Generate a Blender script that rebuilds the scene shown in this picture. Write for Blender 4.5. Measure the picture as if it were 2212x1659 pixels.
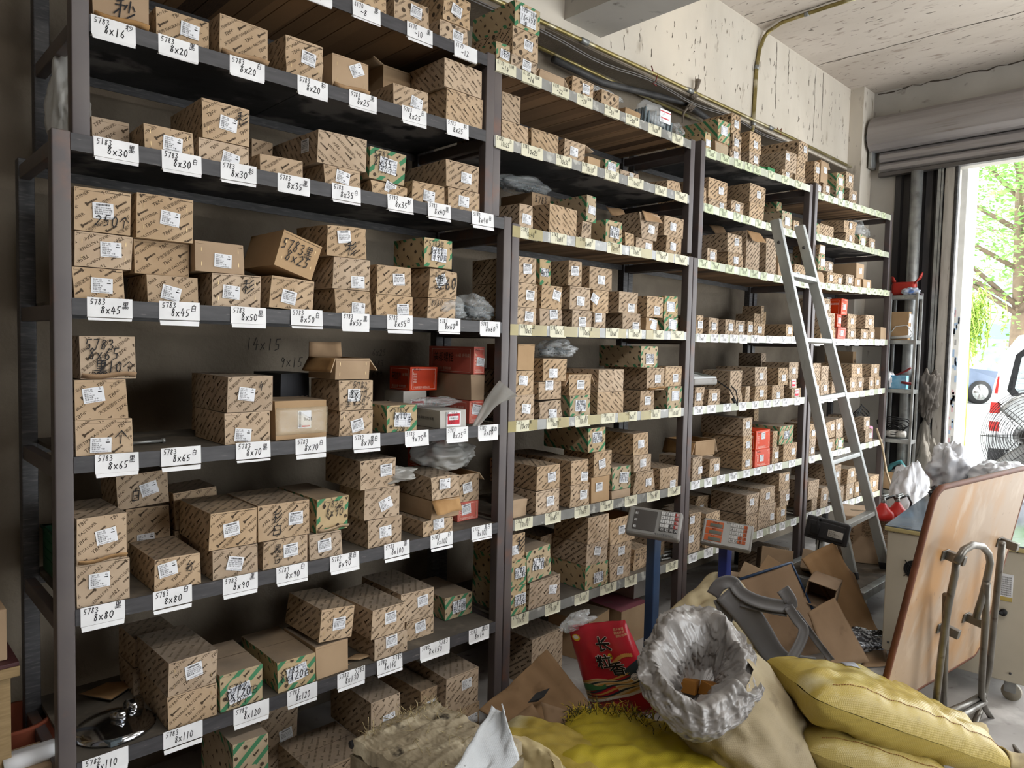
import bpy, math, random
import numpy as np
from mathutils import Vector, Matrix, Euler, noise
for _o in list(bpy.data.objects): bpy.data.objects.remove(_o)
SC = bpy.context.scene
COL = SC.collection
PI = math.pi
R_ = math.radians
# ------------------------------------------------------------------ camera, sky, lamps, exposure
CAMPOS = (0.0, -2.236, 1.66)
AX = ((0.7206162, -0.6929684, 0.0225194), (0.0204302, 0.0536888, 0.9983487), (0.6930331, 0.7189662, -0.0528465))
cam = bpy.data.cameras.new('camera'); cam.sensor_width = 36.0; cam.lens = 1541.778 / 2212 * 36
cam.clip_start = 0.02; cam.clip_end = 400
co = bpy.data.objects.new('camera', cam); COL.objects.link(co)
co.matrix_world = Matrix(((AX[0][0], AX[1][0], -AX[2][0], CAMPOS[0]), (AX[0][1], AX[1][1], -AX[2][1], CAMPOS[1]),
                          (AX[0][2], AX[1][2], -AX[2][2], CAMPOS[2]), (0, 0, 0, 1)))
SC.camera = co
W = bpy.data.worlds.new('sky'); SC.world = W; W.use_nodes = True
bg = W.node_tree.nodes['Background']; bg.inputs[0].default_value = (0.93, 0.97, 1.0, 1); bg.inputs[1].default_value = 3.3
def lamp(name, kind, loc, rot, energy, color=(1, 1, 1), **k):
    l = bpy.data.lights.new(name, kind); l.energy = energy; l.color = color
    for a, b in k.items(): setattr(l, a, b)
    o = bpy.data.objects.new(name, l); COL.objects.link(o); o.location = loc; o.rotation_euler = rot
    return o
lamp('sun', 'SUN', (12, -10, 12), (R_(38), R_(16), 0), 3.0, (1, .97, .92), angle=R_(6))
# unseen area lamps added under the ceiling behind the camera to light the aisle
lamp('ceiling_fill_light', 'AREA', (1.1, -2.7, 3.7), (R_(14), 0, 0), 24, (1, .98, .95), shape='RECTANGLE', size=2.4, size_y=.25)
lamp('ceiling_fill_light', 'AREA', (4.4, -2.9, 3.75), (R_(10), 0, 0), 12, (1, .98, .95), shape='RECTANGLE', size=2.4, size_y=.25)
SC.view_settings.view_transform = 'Standard'
try: SC.view_settings.look = 'None'
except Exception: pass
SC.view_settings.exposure = 1.1; SC.view_settings.gamma = 1.0; SC.view_settings.use_curve_mapping = False
SC.cycles.use_denoising = True
SC.cycles.max_bounces = 7; SC.cycles.diffuse_bounces = 4; SC.cycles.transparent_max_bounces = 12
SC.cycles.sample_clamp_indirect = 6.0

# ------------------------------------------------------------------ materials
def srgb(c):
    if isinstance(c, str): c = [int(c[i:i+2], 16) / 255 for i in (0, 2, 4)]
    return tuple((x / 12.92 if x <= .04045 else ((x + .055) / 1.055) ** 2.4) for x in c)
MATS = {}
def mat(name, col, rough=.8, var=None, scale=8, obj=False, bump=0, bscale=60, metal=0, spec=.3, coat=0, stretch=(1, 1, 1), objvar=0,
        trans=0, alpha=1, emis=0, detail=4, contrast=(.35, .7), stain=None, sheen=0, rand=None, weave=0, weave_s=220):
    """procedural surface: base colour mixed to `var` by noise, optional per-object tint, bump, woven threads, stains"""
    if name in MATS: return MATS[name]
    m = bpy.data.materials.new(name); m.use_nodes = True; N = m.node_tree.nodes; L = m.node_tree.links
    b = N['Principled BSDF']; c = srgb(col) + (1,)
    b.inputs['Base Color'].default_value = c; b.inputs['Roughness'].default_value = rough; b.inputs['Metallic'].default_value = metal
    b.inputs['Specular IOR Level'].default_value = spec
    if coat: b.inputs['Coat Weight'].default_value = coat; b.inputs['Coat Roughness'].default_value = .25
    if trans: b.inputs['Transmission Weight'].default_value = trans; b.inputs['IOR'].default_value = 1.2
    if alpha < 1: b.inputs['Alpha'].default_value = alpha
    if emis: b.inputs['Emission Color'].default_value = c; b.inputs['Emission Strength'].default_value = emis
    tc = N.new('ShaderNodeTexCoord'); mp = N.new('ShaderNodeMapping'); mp.inputs['Scale'].default_value = stretch
    L.new(tc.outputs['Object'], mp.inputs['Vector'])
    out = None
    if objvar:
        oi = N.new('ShaderNodeObjectInfo'); ad = N.new('ShaderNodeVectorMath'); ad.operation = 'ADD'
        mu = N.new('ShaderNodeVectorMath'); mu.operation = 'SCALE'; mu.inputs[3].default_value = 37.0
        cmb = N.new('ShaderNodeCombineXYZ')
        for i in range(3): L.new(oi.outputs['Random'], cmb.inputs[i])
        L.new(cmb.outputs[0], mu.inputs[0]); L.new(mp.outputs[0], ad.inputs[0]); L.new(mu.outputs[0], ad.inputs[1]); vec = ad.outputs[0]
    else: vec = mp.outputs[0]
    def nz(s, d=detail):
        n = N.new('ShaderNodeTexNoise'); n.inputs['Scale'].default_value = s; n.inputs['Detail'].default_value = d; L.new(vec, n.inputs['Vector']); return n.outputs['Fac']
    def ramp(f, lo, hi):
        r = N.new('ShaderNodeMapRange'); r.inputs[1].default_value = lo; r.inputs[2].default_value = hi; L.new(f, r.inputs[0]); return r.outputs[0]
    def mix(f, a, bcol):
        x = N.new('ShaderNodeMix'); x.data_type = 'RGBA'; L.new(f, x.inputs[0])
        if a is None: x.inputs[6].default_value = c
        else: L.new(a, x.inputs[6])
        x.inputs[7].default_value = srgb(bcol) + (1,); return x.outputs[2]
    if var: out = mix(ramp(nz(scale), *contrast), out, var)
    if stain:
        for (sc, scs, lo, hi) in stain: out = mix(ramp(nz(scs, 6), lo, hi), out, sc)
    if rand:   # planks / pieces told apart by position: snapped noise along one axis
        axis, step, col2 = rand
        sp = N.new('ShaderNodeSeparateXYZ'); L.new(tc.outputs['Object'], sp.inputs[0])
        dv = N.new('ShaderNodeMath'); dv.operation = 'MULTIPLY'; dv.inputs[1].default_value = 1 / step; L.new(sp.outputs[axis], dv.inputs[0])
        fl = N.new('ShaderNodeMath'); fl.operation = 'FLOOR'; L.new(dv.outputs[0], fl.inputs[0])
        wn = N.new('ShaderNodeTexWhiteNoise'); wn.noise_dimensions = '1D'; L.new(fl.outputs[0], wn.inputs['W'])
        out = mix(wn.outputs[0], out, col2)
    if objvar:
        hs = N.new('ShaderNodeHueSaturation'); v = N.new('ShaderNodeMapRange'); v.inputs[3].default_value = 1 - objvar; v.inputs[4].default_value = 1 + objvar
        oi2 = N.new('ShaderNodeObjectInfo'); L.new(oi2.outputs['Random'], v.inputs[0]); L.new(v.outputs[0], hs.inputs['Value'])
        sv = N.new('ShaderNodeMapRange'); sv.inputs[3].default_value = .85; sv.inputs[4].default_value = 1.1
        ml = N.new('ShaderNodeMath'); ml.operation = 'MULTIPLY'; ml.inputs[1].default_value = 7.31; L.new(oi2.outputs['Random'], ml.inputs[0])
        fr = N.new('ShaderNodeMath'); fr.operation = 'FRACT'; L.new(ml.outputs[0], fr.inputs[0]); L.new(fr.outputs[0], sv.inputs[0]); L.new(sv.outputs[0], hs.inputs['Saturation'])
        if out is None: hs.inputs['Color'].default_value = c
        else: L.new(out, hs.inputs['Color'])
        out = hs.outputs[0]
    if out is not None: L.new(out, b.inputs['Base Color'])
    hgt = None
    if bump: hgt = (nz(bscale, 5), bump)
    if weave:
        w1 = N.new('ShaderNodeTexWave'); w1.bands_direction = 'X'; w1.inputs['Scale'].default_value = weave_s; w1.inputs['Distortion'].default_value = 1.0
        w2 = N.new('ShaderNodeTexWave'); w2.bands_direction = 'Y'; w2.inputs['Scale'].default_value = weave_s; w2.inputs['Distortion'].default_value = 1.0
        L.new(tc.outputs['UV'], w1.inputs['Vector']); L.new(tc.outputs['UV'], w2.inputs['Vector'])
        mm = N.new('ShaderNodeMath'); mm.operation = 'MULTIPLY'; L.new(w1.outputs['Fac'], mm.inputs[0]); L.new(w2.outputs['Fac'], mm.inputs[1])
        a2 = N.new('ShaderNodeMath'); a2.operation = 'MULTIPLY_ADD'; a2.inputs[1].default_value = weave
        L.new(mm.outputs[0], a2.inputs[0]); L.new(nz(30, 4), a2.inputs[2]); hgt = (a2.outputs[0], max(bump, .25))
    if hgt:
        bp = N.new('ShaderNodeBump'); bp.inputs['Strength'].default_value = hgt[1]; bp.inputs['Distance'].default_value = .004
        L.new(hgt[0], bp.inputs['Height']); L.new(bp.outputs[0], b.inputs['Normal'])
    MATS[name] = m; return m
M = {}
M['card'] = mat('cardboard', 'B69F84', .82, 'A78F73', 9, bump=.12, bscale=25, objvar=.10, stretch=(1, 1, 1))
M['card_plain'] = mat('plain_cardboard', 'A98F71', .8, '9A8063', 6, bump=.15, bscale=25, objvar=.10)
M['card_dust'] = mat('dusty_cardboard', '9C8871', .95, '857767', 7, bump=.15, bscale=60, objvar=.06, stain=[('77695A', 5, .5, .75)])
M['card_green'] = mat('buff_cardboard', 'B5A181', .8, 'A59171', 9, bump=.12, bscale=25, objvar=.07)
M['card_in'] = mat('cardboard_inside', 'A5835C', .85, '8F6E4B', 12, bump=.1, bscale=40, objvar=.06)
M['orange'] = mat('orange_carton', 'CF4A2B', .6, 'BE3F24', 8, objvar=.05)
M['whitecard'] = mat('grey_white_carton', 'B9B6B0', .7, 'A9A6A0', 8)
M['blackcard'] = mat('black_carton', '1C1D22', .5, '25262C', 6)
M['greencard'] = mat('green_carton', '1E7A3E', .6, '17693A', 8)
M['redtop'] = mat('dusty_pink_carton', '9A5560', .8, '83505A', 5, stain=[('8E7A70', 9, .55, .75)])
M['ink'] = mat('printing_ink', '4A3D2F', .85)
M['ink_black'] = mat('marker_ink', '17171B', .7)
M['ink_blue'] = mat('blue_marker_ink', '26365A', .7)
M['ink_green'] = mat('green_ink', '3E7A55', .85, '4B8560', 9)
M['ink_white'] = mat('pale_ink', 'E6C9BC', .8)
M['ink_red'] = mat('red_ink', 'C22B3A', .7)
M['paper'] = mat('label_paper', 'E4E5E8', .6, 'D6D8DC', 10, objvar=.03)
M['paper_tag'] = mat('tag_paper', 'E9E9EA', .55, 'DCDCDD', 14, objvar=.02)
M['paper_cream'] = mat('yellowed_tag_paper', 'D9D5BE', .5, 'CBC7AE', 12)
M['paper_green'] = mat('greenish_tag_paper', 'CBD2B4', .5, 'BCC6A2', 12)
M['staple'] = mat('staple_brass', 'B9A27C', .4, metal=.8)
M['steel_brown'] = mat('brown_painted_steel', '4D4546', .5, '5C5350', 5, stain=[('6A4C3F', 7, .58, .72)], bump=.05, bscale=40, spec=.5, objvar=.04)
M['steel_dark'] = mat('dark_steel', '343335', .5, '464547', 12, stain=[('5A5856', 24, .55, .7)], spec=.5, stretch=(1, 8, 8))
M['steel_rail'] = mat('scuffed_rail_steel', '343335', .5, '454345', 10, stretch=(1, 6, 6), stain=[('6A6662', 20, .64, .76)], spec=.4)
M['rail_silver'] = mat('taped_rail', '8A8A86', .25, '73736F', 7, stain=[('B4B3AB', 16, .55, .65)], spec=.7)
M['rail_taped'] = mat('pale_taped_rail', 'B9BDAA', .3, 'A5AA95', 7, stain=[('D3D6C6', 16, .55, .65)], spec=.6)
M['tape_yellow'] = mat('yellowed_tape', '9C8E52', .3, '877A48', 9, spec=.6)
M['board_black'] = mat('black_shelf_board', '1E1F21', .65, '3A3A3B', 3, stain=[('6A6765', 4, .5, .6), ('17171A', 9, .55, .65)], bump=.4, bscale=18)
M['board_grey'] = mat('dusty_shelf_board', '5E574E', .95, '4A453E', 5, stain=[('73695C', 9, .5, .7)])
M['planks'] = mat('brown_shelf_planks', '4E3A29', .8, '33251A', 30, rand=(0, .11, '8A6A4A'), stretch=(14, 1, 1))
M['planks_b'] = mat('pale_shelf_planks', '5C4530', .8, '3E2D20', 30, rand=(0, .07, '9A7A5A'), stretch=(14, 1, 1))

# ------------------------------------------------------------------ mesh building
class MB:
    """collects faces with material slots; build() links ONE mesh object"""
    def __init__(s): s.v = []; s.f = []; s.mi = []; s.sm = []; s.n = 0; s.uv = None
    def add(s, vs, fs, mi=0, smooth=False):
        b = s.n; s.v.extend([tuple(map(float, p)) for p in vs]); s.n += len(vs)
        for f in fs: s.f.append(tuple(b + i for i in f)); s.mi.append(mi); s.sm.append(smooth)
        return s
    def box(s, a, b, mi=0, mtx=None):
        (x0, y0, z0), (x1, y1, z1) = a, b
        vs = [(x0, y0, z0), (x1, y0, z0), (x1, y1, z0), (x0, y1, z0), (x0, y0, z1), (x1, y0, z1), (x1, y1, z1), (x0, y1, z1)]
        if mtx is not None: vs = [mtx @ Vector(p) for p in vs]
        return s.add(vs, [(0, 3, 2, 1), (4, 5, 6, 7), (0, 1, 5, 4), (1, 2, 6, 5), (2, 3, 7, 6), (3, 0, 4, 7)], mi)
    def rbox(s, a, b, r=.004, mi=0, mtx=None, seg=2):
        """box with rounded edges"""
        a = Vector(a); b = Vector(b); c = (a + b) / 2; h = (b - a) / 2; r = min(r, min(h) * .98)
        n = seg + 1; vs = []; idx = {}; fs = []
        def vert(p):
            q = Vector([max(-h[i] + r, min(h[i] - r, p[i])) for i in range(3)]); d = Vector(p) - q
            if d.length > 1e-9: d = d.normalized() * r
            w = q + d; k = tuple(round(t, 6) for t in w)
            if k not in idx: idx[k] = len(vs); vs.append(w + c)
            return idx[k]
        def cuts(H):
            e = [-H + r * (i / n) for i in range(n + 1)] + [H - r + r * (i / n) for i in range(n + 1)]
            return e
        for ax in range(3):
            u, w = (ax + 1) % 3, (ax + 2) % 3
            cu, cw = cuts(h[u]), cuts(h[w])
            for sg in (-1, 1):
                for i in range(len(cu) - 1):
                    for j in range(len(cw) - 1):
                        q = []
                        for (ii, jj) in ((i, j), (i + 1, j), (i + 1, j + 1), (i, j + 1)):
                            p = [0, 0, 0]; p[ax] = sg * h[ax]; p[u] = cu[ii]; p[w] = cw[jj]; q.append(vert(p))
                        if sg < 0: q = q[::-1]
                        q2 = []
                        for t in q:
                            if t not in q2: q2.append(t)
                        if len(q2) >= 3: fs.append(tuple(q2))
        if mtx is not None: vs = [mtx @ p for p in vs]
        return s.add(vs, fs, mi, True)
    def tube(s, pts, r, n=8, mi=0, cap=True, closed=False, smooth=True):
        pts = [Vector(p) for p in pts]; m = len(pts); rs = r if isinstance(r, (list, tuple)) else [r] * m
        vs = []; up = Vector((0, 0, 1)); prev = None
        for i, p in enumerate(pts):
            if closed: t = pts[(i + 1) % m] - pts[i - 1]
            else: t = pts[min(i + 1, m - 1)] - pts[max(i - 1, 0)]
            t = t.normalized() if t.length > 1e-9 else Vector((0, 0, 1))
            if prev is None:
                a = t.cross(up)
                if a.length < .05: a = t.cross(Vector((1, 0, 0)))
            else: a = prev - t * prev.dot(t)
            a.normalize(); prev = a; b = t.cross(a)
            for k in range(n):
                an = 2 * PI * k / n; vs.append(p + (a * math.cos(an) + b * math.sin(an)) * rs[i])
        fs = []
        for i in range(m if closed else m - 1):
            j = (i + 1) % m
            for k in range(n): fs.append((i * n + k, i * n + (k + 1) % n, j * n + (k + 1) % n, j * n + k))
        if cap and not closed: fs.append(tuple(range(n))[::-1]); fs.append(tuple((m - 1) * n + k for k in range(n)))
        return s.add(vs, fs, mi, smooth)
    def lathe(s, prof, c=(0, 0, 0), n=20, mi=0, mtx=None, smooth=True):
        vs = []; fs = []
        for (r, z) in prof:
            for k in range(n): vs.append(Vector((c[0] + r * math.cos(2 * PI * k / n), c[1] + r * math.sin(2 * PI * k / n), c[2] + z)))
        for i in range(len(prof) - 1):
            for k in range(n): fs.append((i * n + k, i * n + (k + 1) % n, (i + 1) * n + (k + 1) % n, (i + 1) * n + k))
        fs.append(tuple(range(n))[::-1]); fs.append(tuple((len(prof) - 1) * n + k for k in range(n)))
        if mtx is not None: vs = [mtx @ p for p in vs]
        return s.add(vs, fs, mi, smooth)
    def grid(s, fn, nu, nv, mi=0, smooth=True, flip=False):
        vs = [fn(i / nu, j / nv) for j in range(nv + 1) for i in range(nu + 1)]; k = nu + 1
        fs = [(j * k + i, j * k + i + 1, (j + 1) * k + i + 1, (j + 1) * k + i) for j in range(nv) for i in range(nu)]
        if flip: fs = [f[::-1] for f in fs]
        return s.add(vs, fs, mi, smooth)
    def sheet(s, fn, nu, nv, th=.003, mi=0, mi2=None, smooth=True):
        """curved sheet with real thickness, both faces and rims"""
        P = [[Vector(fn(i / nu, j / nv)) for i in range(nu + 1)] for j in range(nv + 1)]; Nn = [[None] * (nu + 1) for _ in range(nv + 1)]
        for j in range(nv + 1):
            for i in range(nu + 1):
                du = P[j][min(i + 1, nu)] - P[j][max(i - 1, 0)]; dv = P[min(j + 1, nv)][i] - P[max(j - 1, 0)][i]
                c = du.cross(dv); Nn[j][i] = c.normalized() if c.length > 1e-12 else Vector((0, 0, 1))
        k = nu + 1
        A = [P[j][i] + Nn[j][i] * th / 2 for j in range(nv + 1) for i in range(nu + 1)]
        B = [P[j][i] - Nn[j][i] * th / 2 for j in range(nv + 1) for i in range(nu + 1)]
        o = k * (nv + 1)
        f1 = [(j * k + i, j * k + i + 1, (j + 1) * k + i + 1, (j + 1) * k + i) for j in range(nv) for i in range(nu)]
        f2 = [tuple(o + t for t in f[::-1]) for f in f1]
        rim = [i for i in range(nu)]; 
        edge = [i for i in range(nu + 1)] + [j * k + nu for j in range(1, nv + 1)] + [nv * k + i for i in range(nu - 1, -1, -1)] + [j * k for j in range(nv - 1, 0, -1)]
        f3 = [(edge[t], o + edge[t], o + edge[(t + 1) % len(edge)], edge[(t + 1) % len(edge)]) for t in range(len(edge))]
        base = s.n
        s.add(A + B, f1, mi, smooth)
        for f in f2: s.f.append(tuple(base + t for t in f)); s.mi.append(mi if mi2 is None else mi2); s.sm.append(smooth)
        for f in f3: s.f.append(tuple(base + t for t in f)); s.mi.append(mi); s.sm.append(False)
        return s
    def mesh(s, name, mats):
        me = bpy.data.meshes.new(name); me.from_pydata(s.v, [], s.f)
        for m in (mats if isinstance(mats, (list, tuple)) else [mats]): me.materials.append(m)
        me.polygons.foreach_set('material_index', s.mi); me.polygons.foreach_set('use_smooth', s.sm); me.update()
        return me
    def build(s, name, mats, parent=None, loc=None, rot=None):
        return link(name, s.mesh(name, mats), parent, loc, rot)
def link(name, me, parent=None, loc=None, rot=None):
    o = bpy.data.objects.new(name, me); COL.objects.link(o)
    if parent is not None: o.parent = parent
    if loc is not None: o.location = loc
    if rot is not None: o.rotation_euler = rot
    return o
def thing(name, label, cat, loc=(0, 0, 0), rot=(0, 0, 0), group=None):
    o = bpy.data.objects.new(name, None); COL.objects.link(o); o.empty_display_size = .05
    o.location = loc; o.rotation_euler = rot; return tag(o, label, cat, group)
def tag(o, label, cat, group=None, kind=None):
    if label: o['label'] = label
    if cat: o['category'] = cat
    if group: o['group'] = group
    if kind: o['kind'] = kind
    return o
def struct(name, mb, mats, parent=None):
    o = mb.build(name, mats, parent)
    if parent is None: o['kind'] = 'structure'
    return o
def uvbox(me, s=1.0):
    """UVs in metres from the dominant normal axis (for woven bumps)"""
    uv = me.uv_layers.new(name='UVMap'); 
    for p in me.polygons:
        n = p.normal; ax = max(range(3), key=lambda i: abs(n[i])); u, w = [(1, 2), (0, 2), (0, 1)][ax]
        for li in p.loop_indices:
            c = me.vertices[me.loops[li].vertex_index].co; uv.data[li].uv = (c[u] * s, c[w] * s)
def nz3(x, y, z): return noise.noise(Vector((x, y, z)))
# ---- a view-ray helper: only used below to read real distances off the survey of the shop
def ray(u, v):
    a = (u - 1106) / 1541.778; b = (829.5 - v) / 1541.778
    return Vector([AX[2][i] + AX[0][i] * a + AX[1][i] * b for i in range(3)])
CP = Vector(CAMPOS)
def at_x(u, v, x): d = ray(u, v); return CP + d * ((x - CP.x) / d.x)
def at_y(u, v, y): d = ray(u, v); return CP + d * ((y - CP.y) / d.y)
def at_z(u, v, z): d = ray(u, v); return CP + d * ((z - CP.z) / d.z)
def at_d(u, v, t): return CP + ray(u, v) * t       # t metres in front of the lens

# ------------------------------------------------------------------ lettering
_dg = None
_TX = {}
def text2d(s, res=1):
    """printed characters as 2-D triangles/polygons, cap height about 1"""
    k = (s, res)
    if k in _TX: return _TX[k]
    cu = bpy.data.curves.new('t', 'FONT'); cu.body = s; cu.resolution_u = res; cu.size = 1.0 / .70
    o = bpy.data.objects.new('t', cu); COL.objects.link(o)
    bpy.context.view_layer.update()
    ev = o.evaluated_get(bpy.context.evaluated_depsgraph_get()); me = ev.to_mesh()
    V = [(v.co.x, v.co.y) for v in me.vertices]; F = [tuple(p.vertices) for p in me.polygons]
    ev.to_mesh_clear(); bpy.data.objects.remove(o); bpy.data.curves.remove(cu)
    w = max((p[0] for p in V), default=0)
    _TX[k] = (V, F, w); return _TX[k]
STROKES = {
 '0': [[(.5, 1), (.12, .7), (.15, .25), (.5, 0), (.85, .3), (.85, .75), (.5, 1)]],
 '1': [[(.5, 1), (.48, 0)]], '2': [[(.1, .8), (.45, 1), (.8, .75), (.4, .3), (.05, .02), (.95, .06)]],
 '3': [[(.1, .92), (.6, 1), (.75, .75), (.4, .55), (.85, .35), (.6, .02), (.08, .08)]],
 '4': [[(.45, 1), (.08, .38), (.92, .42)], [(.68, .75), (.62, 0)]],
 '5': [[(.3, .95), (.2, .55), (.7, .5), (.72, .15), (.15, .02)], [(.28, .95), (.9, .98)]],
 '6': [[(.7, 1), (.2, .5), (.18, .12), (.6, 0), (.8, .25), (.55, .48), (.2, .32)]],
 '7': [[(.05, .93), (.88, .97), (.45, 0)]],
 '8': [[(.8, .85), (.45, 1), (.22, .78), (.75, .35), (.6, .03), (.2, .1), (.25, .38), (.8, .85)]],
 '9': [[(.8, .78), (.45, 1), (.18, .72), (.5, .52), (.8, .78), (.6, 0)]],
 'x': [[(.1, .6), (.85, .05)], [(.82, .65), (.12, .02)]], '~': [[(.0, .4), (.3, .55), (.6, .38), (.95, .5)]],
 '=': [[(.1, .6), (.9, .62)], [(.1, .35), (.9, .37)]], '|': [[(.5, 1), (.5, 0)]],
 '黑': [[(.2, .97), (.2, .55), (.8, .58), (.8, .97), (.2, .97)], [(.2, .76), (.8, .78)], [(.5, .97), (.5, .22)], [(.22, .4), (.8, .42)], [(.05, .24), (.97, .27)], [(.05, .1), (.2, -.02), (.35, .12), (.5, -.02), (.65, .12), (.8, -.02), (.97, .08)]],
 '白': [[(.5, 1), (.38, .82)], [(.22, .8), (.2, .05), (.8, .05), (.8, .8), (.22, .8)], [(.22, .43), (.8, .45)]],
 '彩': [[(.4, 1), (.1, .85)], [(.1, .68), (.55, .74)], [(.32, .9), (.3, 0)], [(.3, .55), (.02, .25)], [(.32, .52), (.55, .32)], [(.9, 1), (.6, .72)], [(.95, .7), (.6, .4)], [(1, .4), (.5, 0)]],
 '秒': [[(.4, 1), (.1, .85)], [(.05, .68), (.5, .74)], [(.3, .9), (.28, 0)], [(.28, .55), (.02, .25)], [(.75, 1), (.72, .45)], [(.6, .8), (.5, .55)], [(.88, .8), (1, .6)], [(1, .45), (.45, 0)]],
 '级': [[(.3, 1), (.05, .65), (.35, .6), (.05, .3), (.4, .35)], [(.02, .05), (.4, .15)], [(.5, .95), (.85, .95), (.7, .6), (.95, .55), (.5, 0)], [(.6, .95), (.45, .05)], [(.6, .5), (1, 0)]],
 '个': [[(.5, 1), (.02, .5)], [(.5, 1), (.98, .52)], [(.5, .65), (.5, 0)]], '只': [[(.2, .95), (.2, .5), (.8, .5), (.8, .95), (.2, .95)], [(.35, .4), (.05, 0)], [(.62, .4), (.95, 0)]],
 '了': [[(.15, .95), (.8, .95), (.5, .65), (.5, .05), (.3, .12)]], '台': [[(.5, 1), (.2, .6), (.8, .65)], [(.65, .8), (.88, .55)], [(.22, .42), (.22, 0), (.78, 0), (.78, .42), (.22, .42)]],
 '天': [[(.15, .9), (.85, .92)], [(.05, .58), (.95, .6)], [(.5, .9), (.05, 0)], [(.5, .58), (.98, 0)]],
}
def stroke_quads(pts, t):
    """a pen stroke as 2-D quads with joints"""
    V = []; F = []
    for (a, b) in zip(pts, pts[1:]):
        dx, dy = b[0] - a[0], b[1] - a[1]; l = math.hypot(dx, dy) or 1e-6; nx, ny = -dy / l * t / 2, dx / l * t / 2; ex, ey = dx / l * t * .4, dy / l * t * .4
        i = len(V); V += [(a[0] - ex + nx, a[1] - ey + ny), (a[0] - ex - nx, a[1] - ey - ny), (b[0] + ex - nx, b[1] + ey - ny), (b[0] + ex + nx, b[1] + ey + ny)]; F.append((i, i + 1, i + 2, i + 3))
    return V, F
def handwrite(s, x, y, h, rng, t=.1, slant=.12, adv=.72):
    """handwritten string: lower left at x, y, height h -> 2-D verts, faces, width"""
    V = []; F = []; cx = x
    for ch in s:
        big = ord(ch) > 255; st = STROKES.get(ch)
        w = h * (.85 if big else .5) * rng.uniform(.9, 1.1); hh = h * rng.uniform(.92, 1.08); dy = h * rng.uniform(-.04, .04)
        if st:
            for p in st:
                q = [(cx + w * a + slant * hh * b, y + dy + hh * b) for a, b in p]
                v, f = stroke_quads(q, h * t * (.8 if big else 1)); k = len(V); V += v; F += [tuple(k + i for i in g) for g in f]
        else:
            v, f, tw = text2d(ch); k = len(V); V += [(cx + a * h, y + dy + b * h) for a, b in v]; F += [tuple(k + i for i in g) for g in f]
        cx += w + h * (.14 if not big else .12)
    return V, F, cx - x
def clip_poly(P, x0, y0, x1, y1):
    """Sutherland-Hodgman against a rectangle"""
    for ax, lim, sg in ((0, x0, 1), (0, x1, -1), (1, y0, 1), (1, y1, -1)):
        if not P: return P
        Q = []
        for i in range(len(P)):
            a, b = P[i - 1], P[i]; ia = (a[ax] - lim) * sg >= 0; ib = (b[ax] - lim) * sg >= 0
            if ia != ib:
                t = (lim - a[ax]) / (b[ax] - a[ax]); Q.append((a[0] + (b[0] - a[0]) * t, a[1] + (b[1] - a[1]) * t))
            if ib: Q.append(b)
        P = Q
    return P
SZ={(1, 'A'): (0.496, 2.207, 2.087, 2.202), (1, 'B'): (0.496, 1.765, 2.081, 1.761), (1, 'C'): (0.493, 1.328, 2.083, 1.323), (1, 'D'): (0.491, 0.899, 2.079, 0.895), (1, 'E'): (0.488, 0.459, 2.07, 0.457), (2, 'A'): (2.174, 2.177, 3.514, 2.185), (2, 'B'): (2.172, 1.755, 3.51, 1.763), (2, 'C'): (2.179, 1.331, 3.516, 1.332), (2, 'D'): (2.174, 0.889, 3.514, 0.884), (2, 'E'): (2.183, 0.452, 3.524, 0.454), (3, 'A'): (3.633, 2.183, 5.079, 2.167), (3, 'B'): (3.629, 1.755, 5.077, 1.773), (3, 'C'): (3.623, 1.333, 5.081, 1.341), (3, 'D'): (3.622, 0.894, 5.081, 0.897), (3, 'E'): (3.626, 0.459, 5.086, 0.469), (4, 'A'): (5.214, 2.177, 6.68, 2.216), (4, 'B'): (5.238, 1.764, 6.695, 1.792), (4, 'C'): (5.263, 1.334, 6.706, 1.368), (4, 'D'): (5.229, 0.897, 6.704, 0.916), (4, 'E'): (5.265, 0.475, 6.722, 0.459), (1, 'F'): (0.543, 2.546, 1.914, 2.555), (2, 'F'): (2.055, 2.548, 3.546, 2.537), (3, 'F'): (3.72, 2.518, 5.105, 2.504), (4, 'F'): (5.283, 2.533, 6.727, 2.555), (1, 'G'): (1.478, 2.864, 1.944, 2.865), (2, 'G'): (2.054, 2.861, 3.553, 2.842), (3, 'G'): (3.708, 2.833, 5.122, 2.858), (4, 'G'): (5.251, 2.833, 6.767, 2.881)}
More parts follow.
